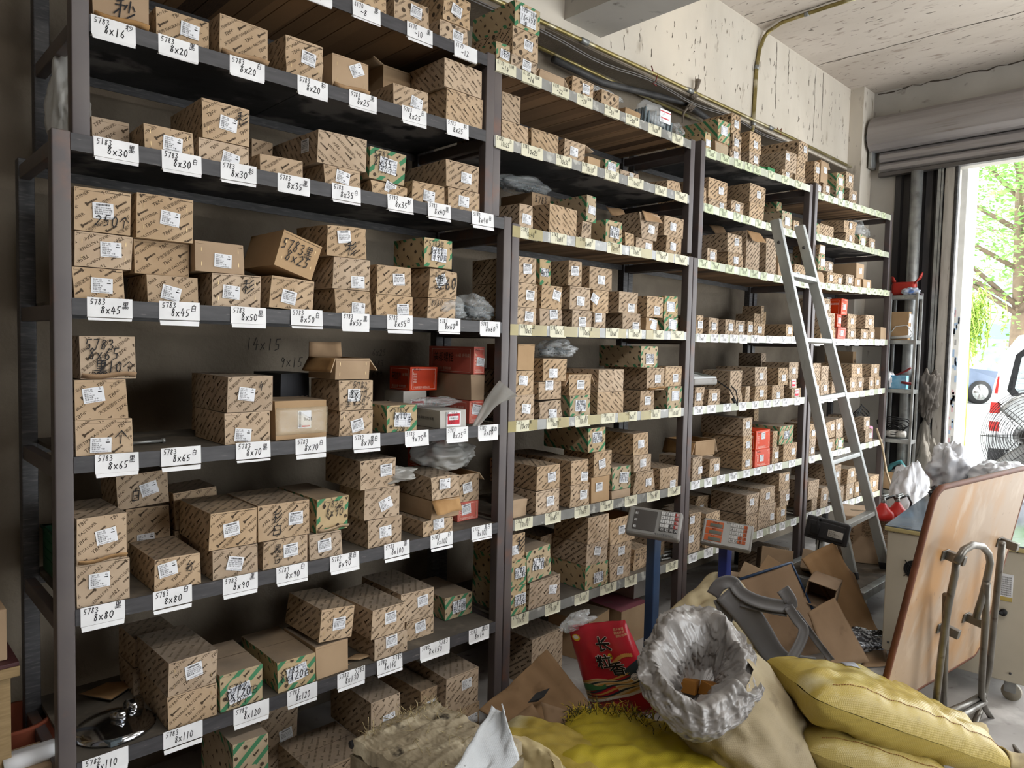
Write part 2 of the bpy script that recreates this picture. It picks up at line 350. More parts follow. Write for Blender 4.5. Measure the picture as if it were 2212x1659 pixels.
CARTONS=[
(1, 'F', 0, 1, 0.555, 0.145, 0.049, 2.545, 0.115, 0.2, 'P', {'lip': 1, 'hw': [('秒', 0.55, 0.62, 0.5)]}),
(1, 'F', 0, 1, 0.722, 0.15, 0.049, 2.546, 0.085, 0.2, 'T', {'st': ('a', 0.62, 0.5, -4)}),
(1, 'F', 0, 1, 0.906, 0.157, 0.049, 2.548, 0.125, 0.2, 'T', {'lip': 1, 'st': ('n',)}),
(1, 'F', 0, 1, 1.127, 0.137, 0.049, 2.549, 0.131, 0.2, 'T', {'cr': 0.012, 'st': ('b', 0.58, 0.45, -6)}),
(1, 'F', 0, 1, 1.296, 0.149, 0.049, 2.55, 0.121, 0.2, 'P', {'lip': 1, 'stp': 1, 'st': ('a', 0.66, 0.3, 28)}),
(1, 'F', 0, 1, 1.649, 0.134, 0.265, 2.553, 0.231, 0.16, 'P', {'fl': 'l', 'st': ('n',)}),
(1, 'F', 0, 1, 1.554, 0.158, 0.049, 2.552, 0.084, 0.2, 'T', {'st': ('a', 0.66, 0.62, -10)}),
(1, 'F', 0, 2, 1.803, 0.194, 0.049, 2.554, 0.129, 0.34, 'L', {'st': ('n',)}),
(1, 'F', 1, 2, 1.791, 0.199, 0.049, 2.684, 0.112, 0.34, 'L', {'st': ('n',)}),
(1, 'G', 0, 1, 1.392, 0.124, 0.049, 2.862, 0.081, 0.2, 'S', {'st': ('n',)}),
(1, 'G', 0, 1, 1.553, 0.159, 0.049, 2.863, 0.097, 0.2, 'S', {'st': ('b', 0.62, 0.38, -5)}),
(1, 'G', 0, 2, 1.768, 0.141, 0.049, 2.863, 0.074, 0.2, 'S', {'hwn': 1, 'st': ('b', 0.62, 0.6, -5)}),
(1, 'G', 1, 2, 1.774, 0.144, 0.049, 2.939, 0.119, 0.2, 'S', {'cr': 0.012, 'st': ('b', 0.48, 0.55, -12)}),
(1, 'A', 0, 1, 0.572, 0.098, 0.13, 2.205, 0.094, 0.2, 'T', {'st': ('n',)}),
(1, 'A', 0, 1, 0.678, 0.137, 0.014, 2.205, 0.074, 0.2, 'T', {'st': ('a', 0.56, 0.62, -3)}),
(1, 'A', 0, 2, 0.829, 0.156, 0.014, 2.204, 0.067, 0.2, 'T', {'st': ('a', 0.62, 0.75, -10)}),
(1, 'A', 1, 2, 0.84, 0.146, 0.014, 2.273, 0.118, 0.27, 'T', {'st': ('a', 0.54, 0.52, -6), 'hw': [('彩', 0.83, 0.3, 0.33)]}),
(1, 'A', 0, 1, 1.111, 0.076, 0.28, 2.203, 0.176, 0.18, 'T', {'st': ('a', 0.3, 0.7, 0)}),
(1, 'A', 0, 1, 1.024, 0.146, 0.014, 2.203, 0.06, 0.2, 'T', {'st': ('n',)}),
(1, 'A', 0, 2, 1.253, 0.141, 0.014, 2.203, 0.069, 0.22, 'T', {'st': ('a', 0.5, 0.5, -8)}),
(1, 'A', 1, 2, 1.224, 0.191, 0.014, 2.272, 0.114, 0.34, 'L', {'ls': 1, 'st': ('n',)}),
(1, 'A', 0, 2, 1.45, 0.144, 0.014, 2.202, 0.049, 0.2, 'T', {'cr': 0.014, 'st': ('b', 0.5, 0.32, -18)}),
(1, 'A', 1, 2, 1.43, 0.15, 0.014, 2.252, 0.115, 0.2, 'G', {'roll': -2, 'st': ('c', 0.5, 0.5, -4), 'hw': [('5783', 0.3, 0.2, 0.22), ('8x35', 0.35, 0.45, 0.25), ('150个', 0.42, 0.68, 0.2)]}),
(1, 'A', 0, 1, 1.619, 0.156, 0.014, 2.201, 0.08, 0.2, 'T', {'st': ('a', 0.5, 0.62, -3)}),
(1, 'A', 0, 2, 1.794, 0.166, 0.014, 2.201, 0.085, 0.276, 'T', {'st': ('a', 0.48, 0.55, -2)}),
(1, 'A', 1, 2, 1.783, 0.17, 0.014, 2.287, 0.105, 0.276, 'T', {'st': ('a', 0.6, 0.55, -2)}),
(1, 'A', 0, 1, 1.821, 0.081, 0.3, 2.201, 0.203, 0.18, 'T', {'st': ('n',)}),
(1, 'B', 0, 3, 0.496, 0.125, 0.014, 1.764, 0.088, 0.2, 'U', {'st': ('a', 0.55, 0.55, -1)}),
(1, 'B', 1, 3, 0.496, 0.143, 0.014, 1.853, 0.097, 0.2, 'U', {'st': ('a', 0.62, 0.45, 1)}),
(1, 'B', 2, 3, 0.497, 0.139, 0.014, 1.951, 0.12, 0.2, 'T', {'st': ('b', 0.5, 0.5, 2), 'hw': [('250个', 0.66, 0.72, 0.26)]}),
(1, 'B', 0, 3, 0.689, 0.144, 0.03, 1.763, 0.085, 0.2, 'T', {'st': ('a', 0.45, 0.62, -12)}),
(1, 'B', 1, 3, 0.663, 0.152, 0.06, 1.85, 0.1, 0.2, 'T', {'st': ('n',)}),
(1, 'B', 2, 3, 0.658, 0.158, 0.03, 1.951, 0.132, 0.2, 'T', {'st': ('a', 0.58, 0.5, -6)}),
(1, 'B', 0, 2, 0.87, 0.154, 0.014, 1.763, 0.105, 0.2, 'T', {'st': ('a', 0.38, 0.55, -4), 'hw': [('彩', 0.72, 0.35, 0.4)]}),
(1, 'B', 1, 2, 0.824, 0.153, 0.026, 1.869, 0.094, 0.2, 'P', {'stp': 1, 'st': ('a', 0.55, 0.6, -2)}),
(1, 'B', 0, 2, 1.053, 0.157, 0.014, 1.762, 0.105, 0.2, 'U', {'roll': -3, 'st': ('b', 0.42, 0.62, -8)}),
(1, 'B', 1, 2, 1.066, 0.141, 0.014, 1.869, 0.125, 0.25, 'P', {'roll': -17, 'stp': 1, 'st': ('n',), 'hw': [('5783黑', 0.42, 0.33, 0.3), ('8x25', 0.5, 0.62, 0.28)]}),
(1, 'B', 0, 3, 1.3, 0.145, 0.014, 1.761, 0.087, 0.2, 'T', {'st': ('a', 0.62, 0.75, -2)}),
(1, 'B', 1, 3, 1.287, 0.149, 0.014, 1.849, 0.111, 0.2, 'T', {'st': ('a', 0.66, 0.75, 2)}),
(1, 'B', 2, 3, 1.261, 0.153, 0.014, 1.961, 0.113, 0.2, 'T', {'cr': 0.012, 'st': ('b', 0.42, 0.35, 8), 'hw': [('彩', 0.6, 0.7, 0.42)]}),
(1, 'B', 0, 2, 1.468, 0.161, 0.014, 1.761, 0.08, 0.2, 'T', {'st': ('b', 0.72, 0.66, 3)}),
(1, 'B', 1, 2, 1.471, 0.151, 0.014, 1.842, 0.107, 0.2, 'T', {'st': ('b', 0.62, 0.45, 4)}),
(1, 'B', 0, 3, 1.701, 0.14, 0.014, 1.76, 0.083, 0.2, 'T', {'st': ('n',), 'hw': [('8x60', 0.3, 0.22, 0.28)]}),
(1, 'B', 1, 3, 1.704, 0.144, 0.014, 1.844, 0.117, 0.2, 'T', {'cr': 0.01, 'st': ('b', 0.42, 0.4, 24), 'hw': [('8x60', 0.35, 0.2, 0.2), ('黑60', 0.8, 0.45, 0.45)]}),
(1, 'B', 2, 3, 1.681, 0.138, 0.014, 1.962, 0.113, 0.2, 'G', {'st': ('c', 0.5, 0.55, -3), 'hw': [('5783黑', 0.4, 0.18, 0.2), ('8x60', 0.42, 0.42, 0.22), ('190只', 0.55, 0.66, 0.22)]}),
(1, 'C', 0, 3, 0.496, 0.147, 0.014, 1.327, 0.099, 0.2, 'T', {'st': ('a', 0.42, 0.72, -2), 'hw': [('个', 0.78, 0.52, 0.4)]}),
(1, 'C', 1, 3, 0.496, 0.134, 0.014, 1.427, 0.114, 0.2, 'T', {'st': ('a', 0.35, 0.38, 8)}),
(1, 'C', 2, 3, 0.508, 0.142, 0.014, 1.542, 0.121, 0.2, 'T', {'lip': 1, 'st': ('n',), 'hw': [('5783', 0.35, 0.2, 0.24), ('8x65', 0.42, 0.42, 0.26), ('黑', 0.36, 0.72, 0.32), ('210个', 0.66, 0.72, 0.26)]}),
(1, 'C', 0, 2, 0.912, 0.15, 0.02, 1.325, 0.102, 0.26, 'T', {'st': ('a', 0.38, 0.72, -6)}),
(1, 'C', 1, 2, 0.918, 0.153, 0.02, 1.428, 0.116, 0.26, 'T', {'st': ('a', 0.4, 0.5, -8), 'hw': [('4', 0.72, 0.28, 0.25)]}),
(1, 'C', 0, 2, 0.973, 0.125, 0.31, 1.325, 0.095, 0.17, 'T', {'st': ('n',)}),
(1, 'C', 1, 2, 0.973, 0.125, 0.31, 1.421, 0.115, 0.17, 'T', {'st': ('n',)}),
(1, 'C', 0, 1, 1.193, 0.116, 0.22, 1.324, 0.219, 0.22, 'K', {'st': ('n',)}),
(1, 'C', 0, 1, 1.086, 0.191, 0.03, 1.325, 0.133, 0.18, 'P', {'tape': 1, 'st': ('d', 0.55, 0.5, 0)}),
(1, 'C', 0, 3, 1.318, 0.138, 0.014, 1.324, 0.091, 0.2, 'T', {'st': ('b', 0.52, 0.6, 12)}),
(1, 'C', 1, 3, 1.316, 0.14, 0.014, 1.416, 0.109, 0.2, 'T', {'st': ('b', 0.42, 0.5, 0), 'hw': [('5782', 0.6, 0.16, 0.22), ('8x70', 0.55, 0.46, 0.26), ('黑', 0.25, 0.76, 0.22), ('230了', 0.66, 0.72, 0.24)]}),
(1, 'C', 2, 3, 1.3, 0.138, 0.014, 1.527, 0.076, 0.196, 'P', {'fl': 'b', 'stp': 1, 'st': ('n',)}),
(1, 'C', 0, 1, 1.519, 0.138, 0.014, 1.323, 0.104, 0.2, 'G', {'st': ('c', 0.5, 0.55, -4), 'hw': [('5782', 0.38, 0.17, 0.2), ('8x10', 0.4, 0.4, 0.24), ('白', 0.75, 0.55, 0.22), ('220了', 0.5, 0.88, 0.2)]}),
(1, 'C', 0, 1, 1.774, 0.134, 0.014, 1.322, 0.074, 0.276, 'W', {'st': ('e', 0.5, 0.5, 0), 'hw': [('8x75白', 0.45, 0.22, 0.22), ('60个', 0.42, 0.66, 0.22)]}),
(1, 'C', 0, 3, 1.999, 0.081, 0.1, 1.321, 0.1, 0.3, 'O', {'st': ('b', 0.5, 0.4, -8)}),
(1, 'C', 1, 3, 2.009, 0.072, 0.1, 1.422, 0.111, 0.3, 'P', {'st': ('n',)}),
(1, 'C', 2, 3, 2.02, 0.06, 0.1, 1.534, 0.12, 0.32, 'O', {'st': ('b', 0.6, 0.55, -8)}),
(1, 'C', 0, 2, 1.795, 0.126, 0.3, 1.322, 0.133, 0.15, 'W', {'st': ('e', 0.6, 0.5, 0)}),
(1, 'C', 1, 2, 1.826, 0.149, 0.3, 1.456, 0.105, 0.15, 'O', {'st': ('n',)}),
(1, 'D', 0, 2, 0.496, 0.135, 0.014, 0.897, 0.121, 0.2, 'U', {'st': ('a', 0.42, 0.42, 0)}),
(1, 'D', 1, 2, 0.496, 0.127, 0.014, 1.019, 0.133, 0.26, 'T', {'lip': 1, 'st': ('a', 0.58, 0.45, 8)}),
(1, 'D', 0, 2, 0.706, 0.135, 0.3, 0.897, 0.199, 0.18, 'T', {'st': ('a', 0.42, 0.55, 2)}),
(1, 'D', 1, 2, 0.677, 0.157, 0.3, 1.097, 0.113, 0.18, 'T', {'roll': 3, 'st': ('a', 0.62, 0.5, 12), 'hw': [('白', 0.35, 0.62, 0.35)]}),
(1, 'D', 0, 1, 0.699, 0.135, 0.014, 0.897, 0.099, 0.25, 'T', {'st': ('a', 0.28, 0.35, 8), 'hw': [('台', 0.75, 0.35, 0.3)]}),
(1, 'D', 0, 2, 0.855, 0.147, 0.3, 0.896, 0.106, 0.17, 'T', {'st': ('n',)}),
(1, 'D', 1, 2, 0.855, 0.148, 0.3, 1.003, 0.128, 0.17, 'T', {'roll': 3, 'st': ('n',)}),
(1, 'D', 0, 2, 0.872, 0.146, 0.014, 0.896, 0.095, 0.2, 'T', {'st': ('b', 0.48, 0.55, -14)}),
(1, 'D', 1, 2, 0.86, 0.152, 0.014, 0.993, 0.119, 0.27, 'T', {'st': ('b', 0.45, 0.5, 6)}),
(1, 'D', 0, 2, 1.035, 0.162, 0.014, 0.896, 0.096, 0.2, 'T', {'st': ('b', 0.6, 0.45, 2), 'hw': [('黑', 0.3, 0.3, 0.3), ('白', 0.3, 0.7, 0.3)]}),
(1, 'D', 1, 2, 1.021, 0.182, 0.014, 0.993, 0.122, 0.26, 'U', {'st': ('b', 0.72, 0.48, 0), 'hw': [('彩', 0.35, 0.35, 0.35), ('白', 0.35, 0.72, 0.35)]}),
(1, 'D', 0, 2, 1.208, 0.127, 0.014, 0.895, 0.091, 0.2, 'T', {'st': ('b', 0.45, 0.5, 4)}),
(1, 'D', 1, 2, 1.229, 0.126, 0.014, 0.988, 0.12, 0.3, 'G', {'lip': 1, 'st': ('n',), 'hw': [('5782白', 0.5, 0.2, 0.2), ('8x90', 0.55, 0.45, 0.24)]}),
(1, 'D', 0, 3, 1.443, 0.15, 0.014, 0.895, 0.106, 0.2, 'T', {'st': ('a', 0.5, 0.5, 3)}),
(1, 'D', 1, 3, 1.427, 0.152, 0.014, 1.002, 0.115, 0.2, 'T', {'yaw': -3, 'st': ('a', 0.6, 0.55, 20)}),
(1, 'D', 2, 3, 1.407, 0.151, 0.014, 1.118, 0.109, 0.25, 'T', {'st': ('b', 0.72, 0.4, 3)}),
(1, 'D', 0, 3, 1.697, 0.149, 0.014, 0.894, 0.062, 0.2, 'T', {'st': ('a', 0.5, 0.3, 3)}),
(1, 'D', 1, 3, 1.736, 0.142, 0.014, 0.957, 0.077, 0.26, 'P', {'fl': 'f', 'st': ('n',)}),
(1, 'D', 2, 3, 1.737, 0.14, 0.014, 1.036, 0.102, 0.26, 'T', {'cr': 0.014, 'st': ('a', 0.45, 0.35, 0)}),
(1, 'D', 0, 2, 1.959, 0.121, 0.12, 0.894, 0.083, 0.21, 'O', {'st': ('b', 0.4, 0.4, 6)}),
(1, 'D', 1, 2, 1.971, 0.11, 0.12, 0.977, 0.121, 0.21, 'T', {'fl': 'b', 'st': ('b', 0.4, 0.5, 8)}),
(1, 'D', 0, 3, 1.968, 0.112, 0.34, 0.894, 0.044, 0.15, 'T', {'st': ('n',)}),
(1, 'D', 1, 3, 1.965, 0.116, 0.34, 0.939, 0.15, 0.15, 'T', {'st': ('n',)}),
(1, 'D', 2, 3, 1.962, 0.119, 0.34, 1.09, 0.155, 0.15, 'O', {'st': ('b', 0.5, 0.4, 0)}),
(1, 'E', 0, 2, 0.738, 0.145, 0.014, 0.457, 0.105, 0.28, 'T', {'st': ('n',)}),
(1, 'E', 1, 2, 0.736, 0.147, 0.014, 0.563, 0.108, 0.28, 'T', {'st': ('b', 0.5, 0.42, 8)}),
(1, 'E', 0, 2, 0.726, 0.135, 0.315, 0.457, 0.095, 0.16, 'T', {'st': ('n',)}),
(1, 'E', 1, 2, 0.727, 0.135, 0.315, 0.553, 0.099, 0.16, 'T', {'st': ('n',)}),
(1, 'E', 0, 1, 0.896, 0.139, 0.014, 0.457, 0.125, 0.25, 'G', {'st': ('c', 0.45, 0.6, 8), 'hw': [('5782', 0.4, 0.42, 0.2), ('8x120白', 0.5, 0.6, 0.24), ('120个', 0.4, 0.82, 0.2)]}),
(1, 'E', 0, 1, 1.093, 0.139, 0.014, 0.457, 0.108, 0.3, 'G', {'st': ('c', 0.5, 0.5, 10), 'hw': [('5783', 0.35, 0.34, 0.2), ('8x120白', 0.45, 0.56, 0.26)]}),
(1, 'E', 0, 2, 1.239, 0.129, 0.02, 0.456, 0.119, 0.24, 'P', {'st': ('n',)}),
(1, 'E', 1, 2, 1.247, 0.135, 0.02, 0.576, 0.116, 0.25, 'T', {'roll': -6, 'st': ('b', 0.55, 0.5, 2)}),
(1, 'E', 0, 2, 1.478, 0.15, 0.014, 0.456, 0.084, 0.28, 'T', {'st': ('b', 0.5, 0.3, 2)}),
(1, 'E', 1, 2, 1.461, 0.155, 0.014, 0.542, 0.112, 0.28, 'T', {'st': ('b', 0.55, 0.4, 2)}),
(1, 'E', 0, 2, 1.668, 0.142, 0.08, 0.456, 0.081, 0.3, 'T', {'st': ('b', 0.5, 0.42, 6)}),
(1, 'E', 1, 2, 1.642, 0.164, 0.08, 0.538, 0.118, 0.3, 'T', {'st': ('b', 0.65, 0.4, 4)}),
(1, 'E', 0, 1, 1.927, 0.153, 0.15, 0.456, 0.099, 0.27, 'G', {'st': ('c', 0.5, 0.5, 3), 'hw': [('5783', 0.4, 0.3, 0.2), ('8x140白', 0.5, 0.52, 0.22), ('50个', 0.5, 0.75, 0.2)]}),
(1, '0', 0, 1, 0.929, 0.116, -0.02, 0.001, 0.353, 0.28, 'G', {'st': ('c', 0.5, 0.62, 6), 'hw': [('5783', 0.4, 0.4, 0.22), ('10x16黑', 0.5, 0.62, 0.24), ('250个', 0.4, 0.85, 0.2)]}),
(1, '0', 0, 1, 1.138, 0.154, 0.27, 0.001, 0.3, 0.25, 'T', {'st': ('b', 0.7, 0.5, 8)}),
(1, '0', 0, 2, 1.216, 0.239, 0.0, 0.001, 0.13, 0.26, 'T', {'st': ('n',)}),
(1, '0', 1, 2, 1.458, 0.133, 0.0, 0.132, 0.173, 0.3, 'T', {'st': ('a', 0.6, 0.5, 4)}),
(1, '0', 0, 2, 1.727, 0.086, 0.05, 0.001, 0.12, 0.3, 'T', {'st': ('n',)}),
(1, '0', 1, 2, 1.726, 0.084, 0.05, 0.122, 0.123, 0.32, 'T', {'st': ('a', 0.6, 0.6, 4)}),
(1, '0', 0, 2, 1.873, 0.129, 0.0, 0.001, 0.13, 0.28, 'T', {'st': ('a', 0.7, 0.5, 4)}),
(1, '0', 1, 2, 1.817, 0.175, 0.0, 0.132, 0.154, 0.3, 'T', {'st': ('a', 0.62, 0.35, 4)}),
(2, 'G', 0, 1, 2.07, 0.074, 0.049, 2.86, 0.084, 0.2, 'G', {'st': ('c', 0.6, 0.55, -5), 'hw': [('彩', 0.65, 0.5, 0.4)]}),
(2, 'G', 0, 3, 2.151, 0.158, 0.049, 2.858, 0.061, 0.2, 'S', {'st': ('b', 0.6, 0.45, -5)}),
(2, 'G', 1, 3, 2.162, 0.156, 0.049, 2.92, 0.119, 0.28, 'S', {'st': ('b', 0.6, 0.5, -5)}),
(2, 'G', 2, 3, 2.17, 0.154, 0.049, 3.04, 0.11, 0.28, 'G', {'st': ('f', 0.5, 0.5, 0), 'hw': [('6170', 0.3, 0.25, 0.2), ('10级', 0.72, 0.3, 0.18), ('16=158', 0.5, 0.55, 0.22), ('黑', 0.4, 0.8, 0.2)]}),
(2, 'G', 0, 1, 2.326, 0.167, 0.049, 2.856, 0.047, 0.2, 'P', {'fl': 'b', 'st': ('n',)}),
(2, 'G', 0, 1, 2.547, 0.158, 0.049, 2.853, 0.082, 0.2, 'S', {'st': ('b', 0.62, 0.5, 0)}),
(2, 'G', 0, 1, 2.766, 0.138, 0.049, 2.85, 0.075, 0.2, 'S', {'st': ('n',)}),
(2, 'G', 0, 1, 2.962, 0.133, 0.055, 2.848, 0.043, 0.15, 'P', {'st': ('n',)}),
(2, 'F', 0, 2, 2.107, 0.162, 0.049, 2.546, 0.083, 0.3, 'L', {'st': ('n',)}),
(2, 'F', 1, 2, 2.107, 0.108, 0.049, 2.63, 0.118, 0.3, 'L', {'st': ('n',)}),
(2, 'F', 0, 1, 2.288, 0.176, 0.049, 2.544, 0.09, 0.3, 'L', {'st': ('n',)}),
(2, 'F', 0, 1, 2.507, 0.144, 0.049, 2.543, 0.091, 0.2, 'T', {'fl': 'r', 'st': ('a', 0.45, 0.55, -3)}),
(2, 'F', 0, 1, 2.676, 0.092, 0.049, 2.541, 0.045, 0.15, 'P', {'st': ('n',)}),
(2, 'F', 0, 1, 2.81, 0.114, 0.049, 2.54, 0.059, 0.2, 'G', {'st': ('c', 0.45, 0.6, -4), 'hw': [('5783', 0.5, 0.55, 0.25)]}),
(2, 'F', 0, 1, 2.94, 0.152, 0.049, 2.539, 0.034, 0.2, 'T', {'st': ('b', 0.55, 0.6, -3)}),
(2, 'F', 0, 1, 3.351, 0.146, 0.049, 2.536, 0.068, 0.3, 'T', {'cr': 0.014, 'st': ('n',)}),
(2, 'A', 0, 1, 2.19, 0.085, 0.014, 2.176, 0.107, 0.28, 'T', {'st': ('a', 0.52, 0.6, -3)}),
(2, 'A', 0, 2, 2.507, 0.128, 0.25, 2.178, 0.166, 0.22, 'P', {'st': ('n',)}),
(2, 'A', 1, 2, 2.504, 0.133, 0.25, 2.346, 0.069, 0.22, 'P', {'st': ('n',), 'hw': [('5783', 0.45, 0.45, 0.5)]}),
(2, 'A', 0, 1, 2.374, 0.202, 0.014, 2.178, 0.13, 0.22, 'L', {'yaw': 4, 'st': ('n',)}),
(2, 'A', 0, 2, 2.61, 0.071, 0.02, 2.178, 0.085, 0.2, 'T', {'st': ('n',), 'hw': [('5783', 0.45, 0.3, 0.3)]}),
(2, 'A', 1, 2, 2.644, 0.071, 0.02, 2.265, 0.128, 0.28, 'G', {'roll': -2, 'st': ('c', 0.5, 0.55, -5)}),
(2, 'A', 0, 1, 2.785, 0.132, 0.014, 2.18, 0.116, 0.2, 'G', {'st': ('c', 0.5, 0.5, -3), 'hw': [('5783', 0.45, 0.35, 0.22), ('10x45', 0.48, 0.55, 0.22), ('黑', 0.5, 0.75, 0.22)]}),
(2, 'A', 0, 1, 2.955, 0.073, 0.02, 2.18, 0.073, 0.2, 'T', {'st': ('n',)}),
(2, 'A', 0, 2, 3.036, 0.156, 0.014, 2.181, 0.056, 0.2, 'T', {'st': ('a', 0.7, 0.7, 0)}),
(2, 'A', 1, 2, 3.08, 0.137, 0.014, 2.238, 0.141, 0.2, 'T', {'fl': 'f', 'cr': 0.012, 'st': ('a', 0.6, 0.6, -5)}),
(2, 'A', 0, 2, 3.303, 0.152, 0.014, 2.183, 0.096, 0.2, 'T', {'st': ('a', 0.42, 0.55, -3)}),
(2, 'A', 1, 2, 3.285, 0.181, 0.014, 2.28, 0.106, 0.2, 'T', {'st': ('a', 0.45, 0.5, -3)}),
(2, 'B', 0, 3, 2.19, 0.121, 0.014, 1.754, 0.079, 0.3, 'T', {'st': ('b', 0.6, 0.5, -4)}),
(2, 'B', 1, 3, 2.19, 0.121, 0.014, 1.834, 0.106, 0.3, 'T', {'st': ('b', 0.6, 0.5, -3)}),
(2, 'B', 2, 3, 2.19, 0.113, 0.014, 1.941, 0.113, 0.3, 'T', {'st': ('b', 0.5, 0.45, 2)}),
(2, 'B', 0, 3, 2.336, 0.148, 0.014, 1.755, 0.078, 0.2, 'T', {'st': ('b', 0.6, 0.3, 5)}),
(2, 'B', 1, 3, 2.339, 0.138, 0.014, 1.834, 0.107, 0.2, 'T', {'st': ('b', 0.72, 0.4, -12)}),
(2, 'B', 2, 3, 2.376, 0.069, 0.06, 1.942, 0.122, 0.2, 'G', {'st': ('c', 0.45, 0.5, 0), 'hw': [('4x55', 0.4, 0.5, 0.3)]}),
(2, 'B', 0, 3, 2.555, 0.143, 0.014, 1.756, 0.083, 0.2, 'T', {'st': ('b', 0.5, 0.65, 0)}),
(2, 'B', 1, 3, 2.537, 0.146, 0.014, 1.841, 0.109, 0.2, 'T', {'st': ('a', 0.5, 0.62, -2)}),
(2, 'B', 2, 3, 2.519, 0.096, 0.014, 1.951, 0.117, 0.2, 'T', {'st': ('b', 0.42, 0.4, 0)}),
(2, 'B', 0, 3, 2.736, 0.091, 0.03, 1.757, 0.077, 0.2, 'T', {'st': ('b', 0.35, 0.3, 3)}),
(2, 'B', 1, 3, 2.724, 0.121, 0.03, 1.835, 0.112, 0.2, 'T', {'st': ('a', 0.1, 0.4, -25)}),
(2, 'B', 2, 3, 2.691, 0.176, 0.03, 1.948, 0.11, 0.2, 'T', {'st': ('a', 0.5, 0.55, 0)}),
(2, 'B', 0, 2, 2.947, 0.152, 0.014, 1.759, 0.085, 0.2, 'T', {'st': ('b', 0.7, 0.8, 0)}),
(2, 'B', 1, 2, 2.911, 0.151, 0.014, 1.844, 0.108, 0.2, 'T', {'st': ('b', 0.65, 0.75, 0)}),
(2, 'B', 0, 2, 3.149, 0.134, 0.014, 1.76, 0.072, 0.2, 'P', {'cr': 0.016, 'st': ('c', 0.5, 0.5, -8)}),
(2, 'B', 1, 2, 3.154, 0.14, 0.014, 1.833, 0.112, 0.2, 'T', {'st': ('b', 0.62, 0.68, -2)}),
(2, 'B', 0, 2, 3.318, 0.127, 0.014, 1.761, 0.079, 0.2, 'G', {'st': ('c', 0.6, 0.5, -6)}),
(2, 'B', 1, 2, 3.311, 0.13, 0.014, 1.84, 0.116, 0.2, 'G', {'st': ('c', 0.45, 0.5, 0)}),
(2, 'C', 0, 3, 2.19, 0.123, 0.014, 1.33, 0.114, 0.26, 'T', {'st': ('a', 0.55, 0.55, -6)}),
(2, 'C', 1, 3, 2.19, 0.115, 0.014, 1.444, 0.109, 0.26, 'T', {'st': ('a', 0.4, 0.4, -6)}),
(2, 'C', 2, 3, 2.199, 0.104, 0.014, 1.554, 0.117, 0.2, 'P', {'st': ('n',)}),
(2, 'C', 0, 3, 2.345, 0.155, 0.014, 1.33, 0.088, 0.2, 'T', {'cr': 0.012, 'st': ('a', 0.55, 0.75, 2)}),
(2, 'C', 1, 3, 2.34, 0.151, 0.014, 1.419, 0.082, 0.2, 'T', {'st': ('b', 0.45, 0.2, 0)}),
(2, 'C', 2, 3, 2.369, 0.152, 0.014, 1.502, 0.106, 0.2, 'T', {'st': ('a', 0.4, 0.65, 0)}),
(2, 'C', 0, 2, 2.56, 0.144, 0.014, 1.33, 0.1, 0.2, 'G', {'st': ('c', 0.5, 0.5, 0), 'hw': [('5782', 0.5, 0.35, 0.22), ('10x70', 0.5, 0.55, 0.22), ('黑', 0.5, 0.8, 0.2)]}),
(2, 'C', 1, 2, 2.551, 0.153, 0.014, 1.431, 0.101, 0.2, 'T', {'fl': 'b', 'st': ('b', 0.5, 0.5, -2)}),
(2, 'C', 0, 2, 2.763, 0.205, 0.014, 1.33, 0.111, 0.26, 'L', {'st': ('n',)}),
(2, 'C', 1, 2, 2.761, 0.206, 0.014, 1.442, 0.112, 0.26, 'L', {'st': ('n',)}),
(2, 'C', 0, 3, 3.117, 0.128, 0.014, 1.33, 0.108, 0.2, 'T', {'st': ('b', 0.5, 0.5, 0)}),
(2, 'C', 1, 3, 3.175, 0.158, 0.014, 1.439, 0.123, 0.3, 'T', {'lip': 1, 'st': ('b', 0.6, 0.5, 0)}),
(2, 'C', 2, 3, 3.112, 0.152, 0.014, 1.563, 0.114, 0.28, 'G', {'st': ('c', 0.5, 0.6, 0), 'hw': [('5783', 0.5, 0.48, 0.22), ('10x50', 0.5, 0.68, 0.22)]}),
(2, 'C', 0, 2, 3.368, 0.142, 0.014, 1.33, 0.126, 0.2, 'G', {'st': ('c', 0.5, 0.42, 0)}),
(2, 'C', 1, 2, 3.345, 0.158, 0.014, 1.457, 0.111, 0.2, 'T', {'st': ('b', 0.6, 0.6, 0)}),
(2, 'D', 0, 2, 2.339, 0.158, 0.014, 0.886, 0.11, 0.3, 'T', {'st': ('b', 0.6, 0.5, 2)}),
(2, 'D', 1, 2, 2.341, 0.154, 0.014, 0.998, 0.113, 0.32, 'T', {'st': ('b', 0.62, 0.5, 4)}),
(2, 'D', 0, 1, 2.217, 0.083, 0.04, 0.887, 0.089, 0.12, 'P', {'cr': 0.014, 'st': ('n',)}),
(2, 'D', 0, 2, 2.575, 0.138, 0.014, 0.886, 0.11, 0.276, 'T', {'cr': 0.01, 'st': ('b', 0.68, 0.5, 0)}),
(2, 'D', 1, 2, 2.577, 0.132, 0.014, 0.996, 0.117, 0.276, 'T', {'st': ('b', 0.75, 0.7, -6)}),
(2, 'D', 0, 3, 2.741, 0.142, 0.02, 0.885, 0.129, 0.2, 'P', {'st': ('b', 0.4, 0.4, 0)}),
(2, 'D', 1, 3, 2.755, 0.137, 0.02, 1.015, 0.127, 0.2, 'T', {'st': ('b', 0.45, 0.5, 8)}),
(2, 'D', 2, 3, 2.706, 0.134, 0.02, 1.143, 0.121, 0.3, 'G', {'st': ('c', 0.5, 0.4, 2), 'hw': [('5782', 0.5, 0.32, 0.22), ('10x90', 0.5, 0.5, 0.22)]}),
(2, 'D', 0, 2, 2.902, 0.153, 0.014, 0.884, 0.044, 0.2, 'P', {'st': ('n',)}),
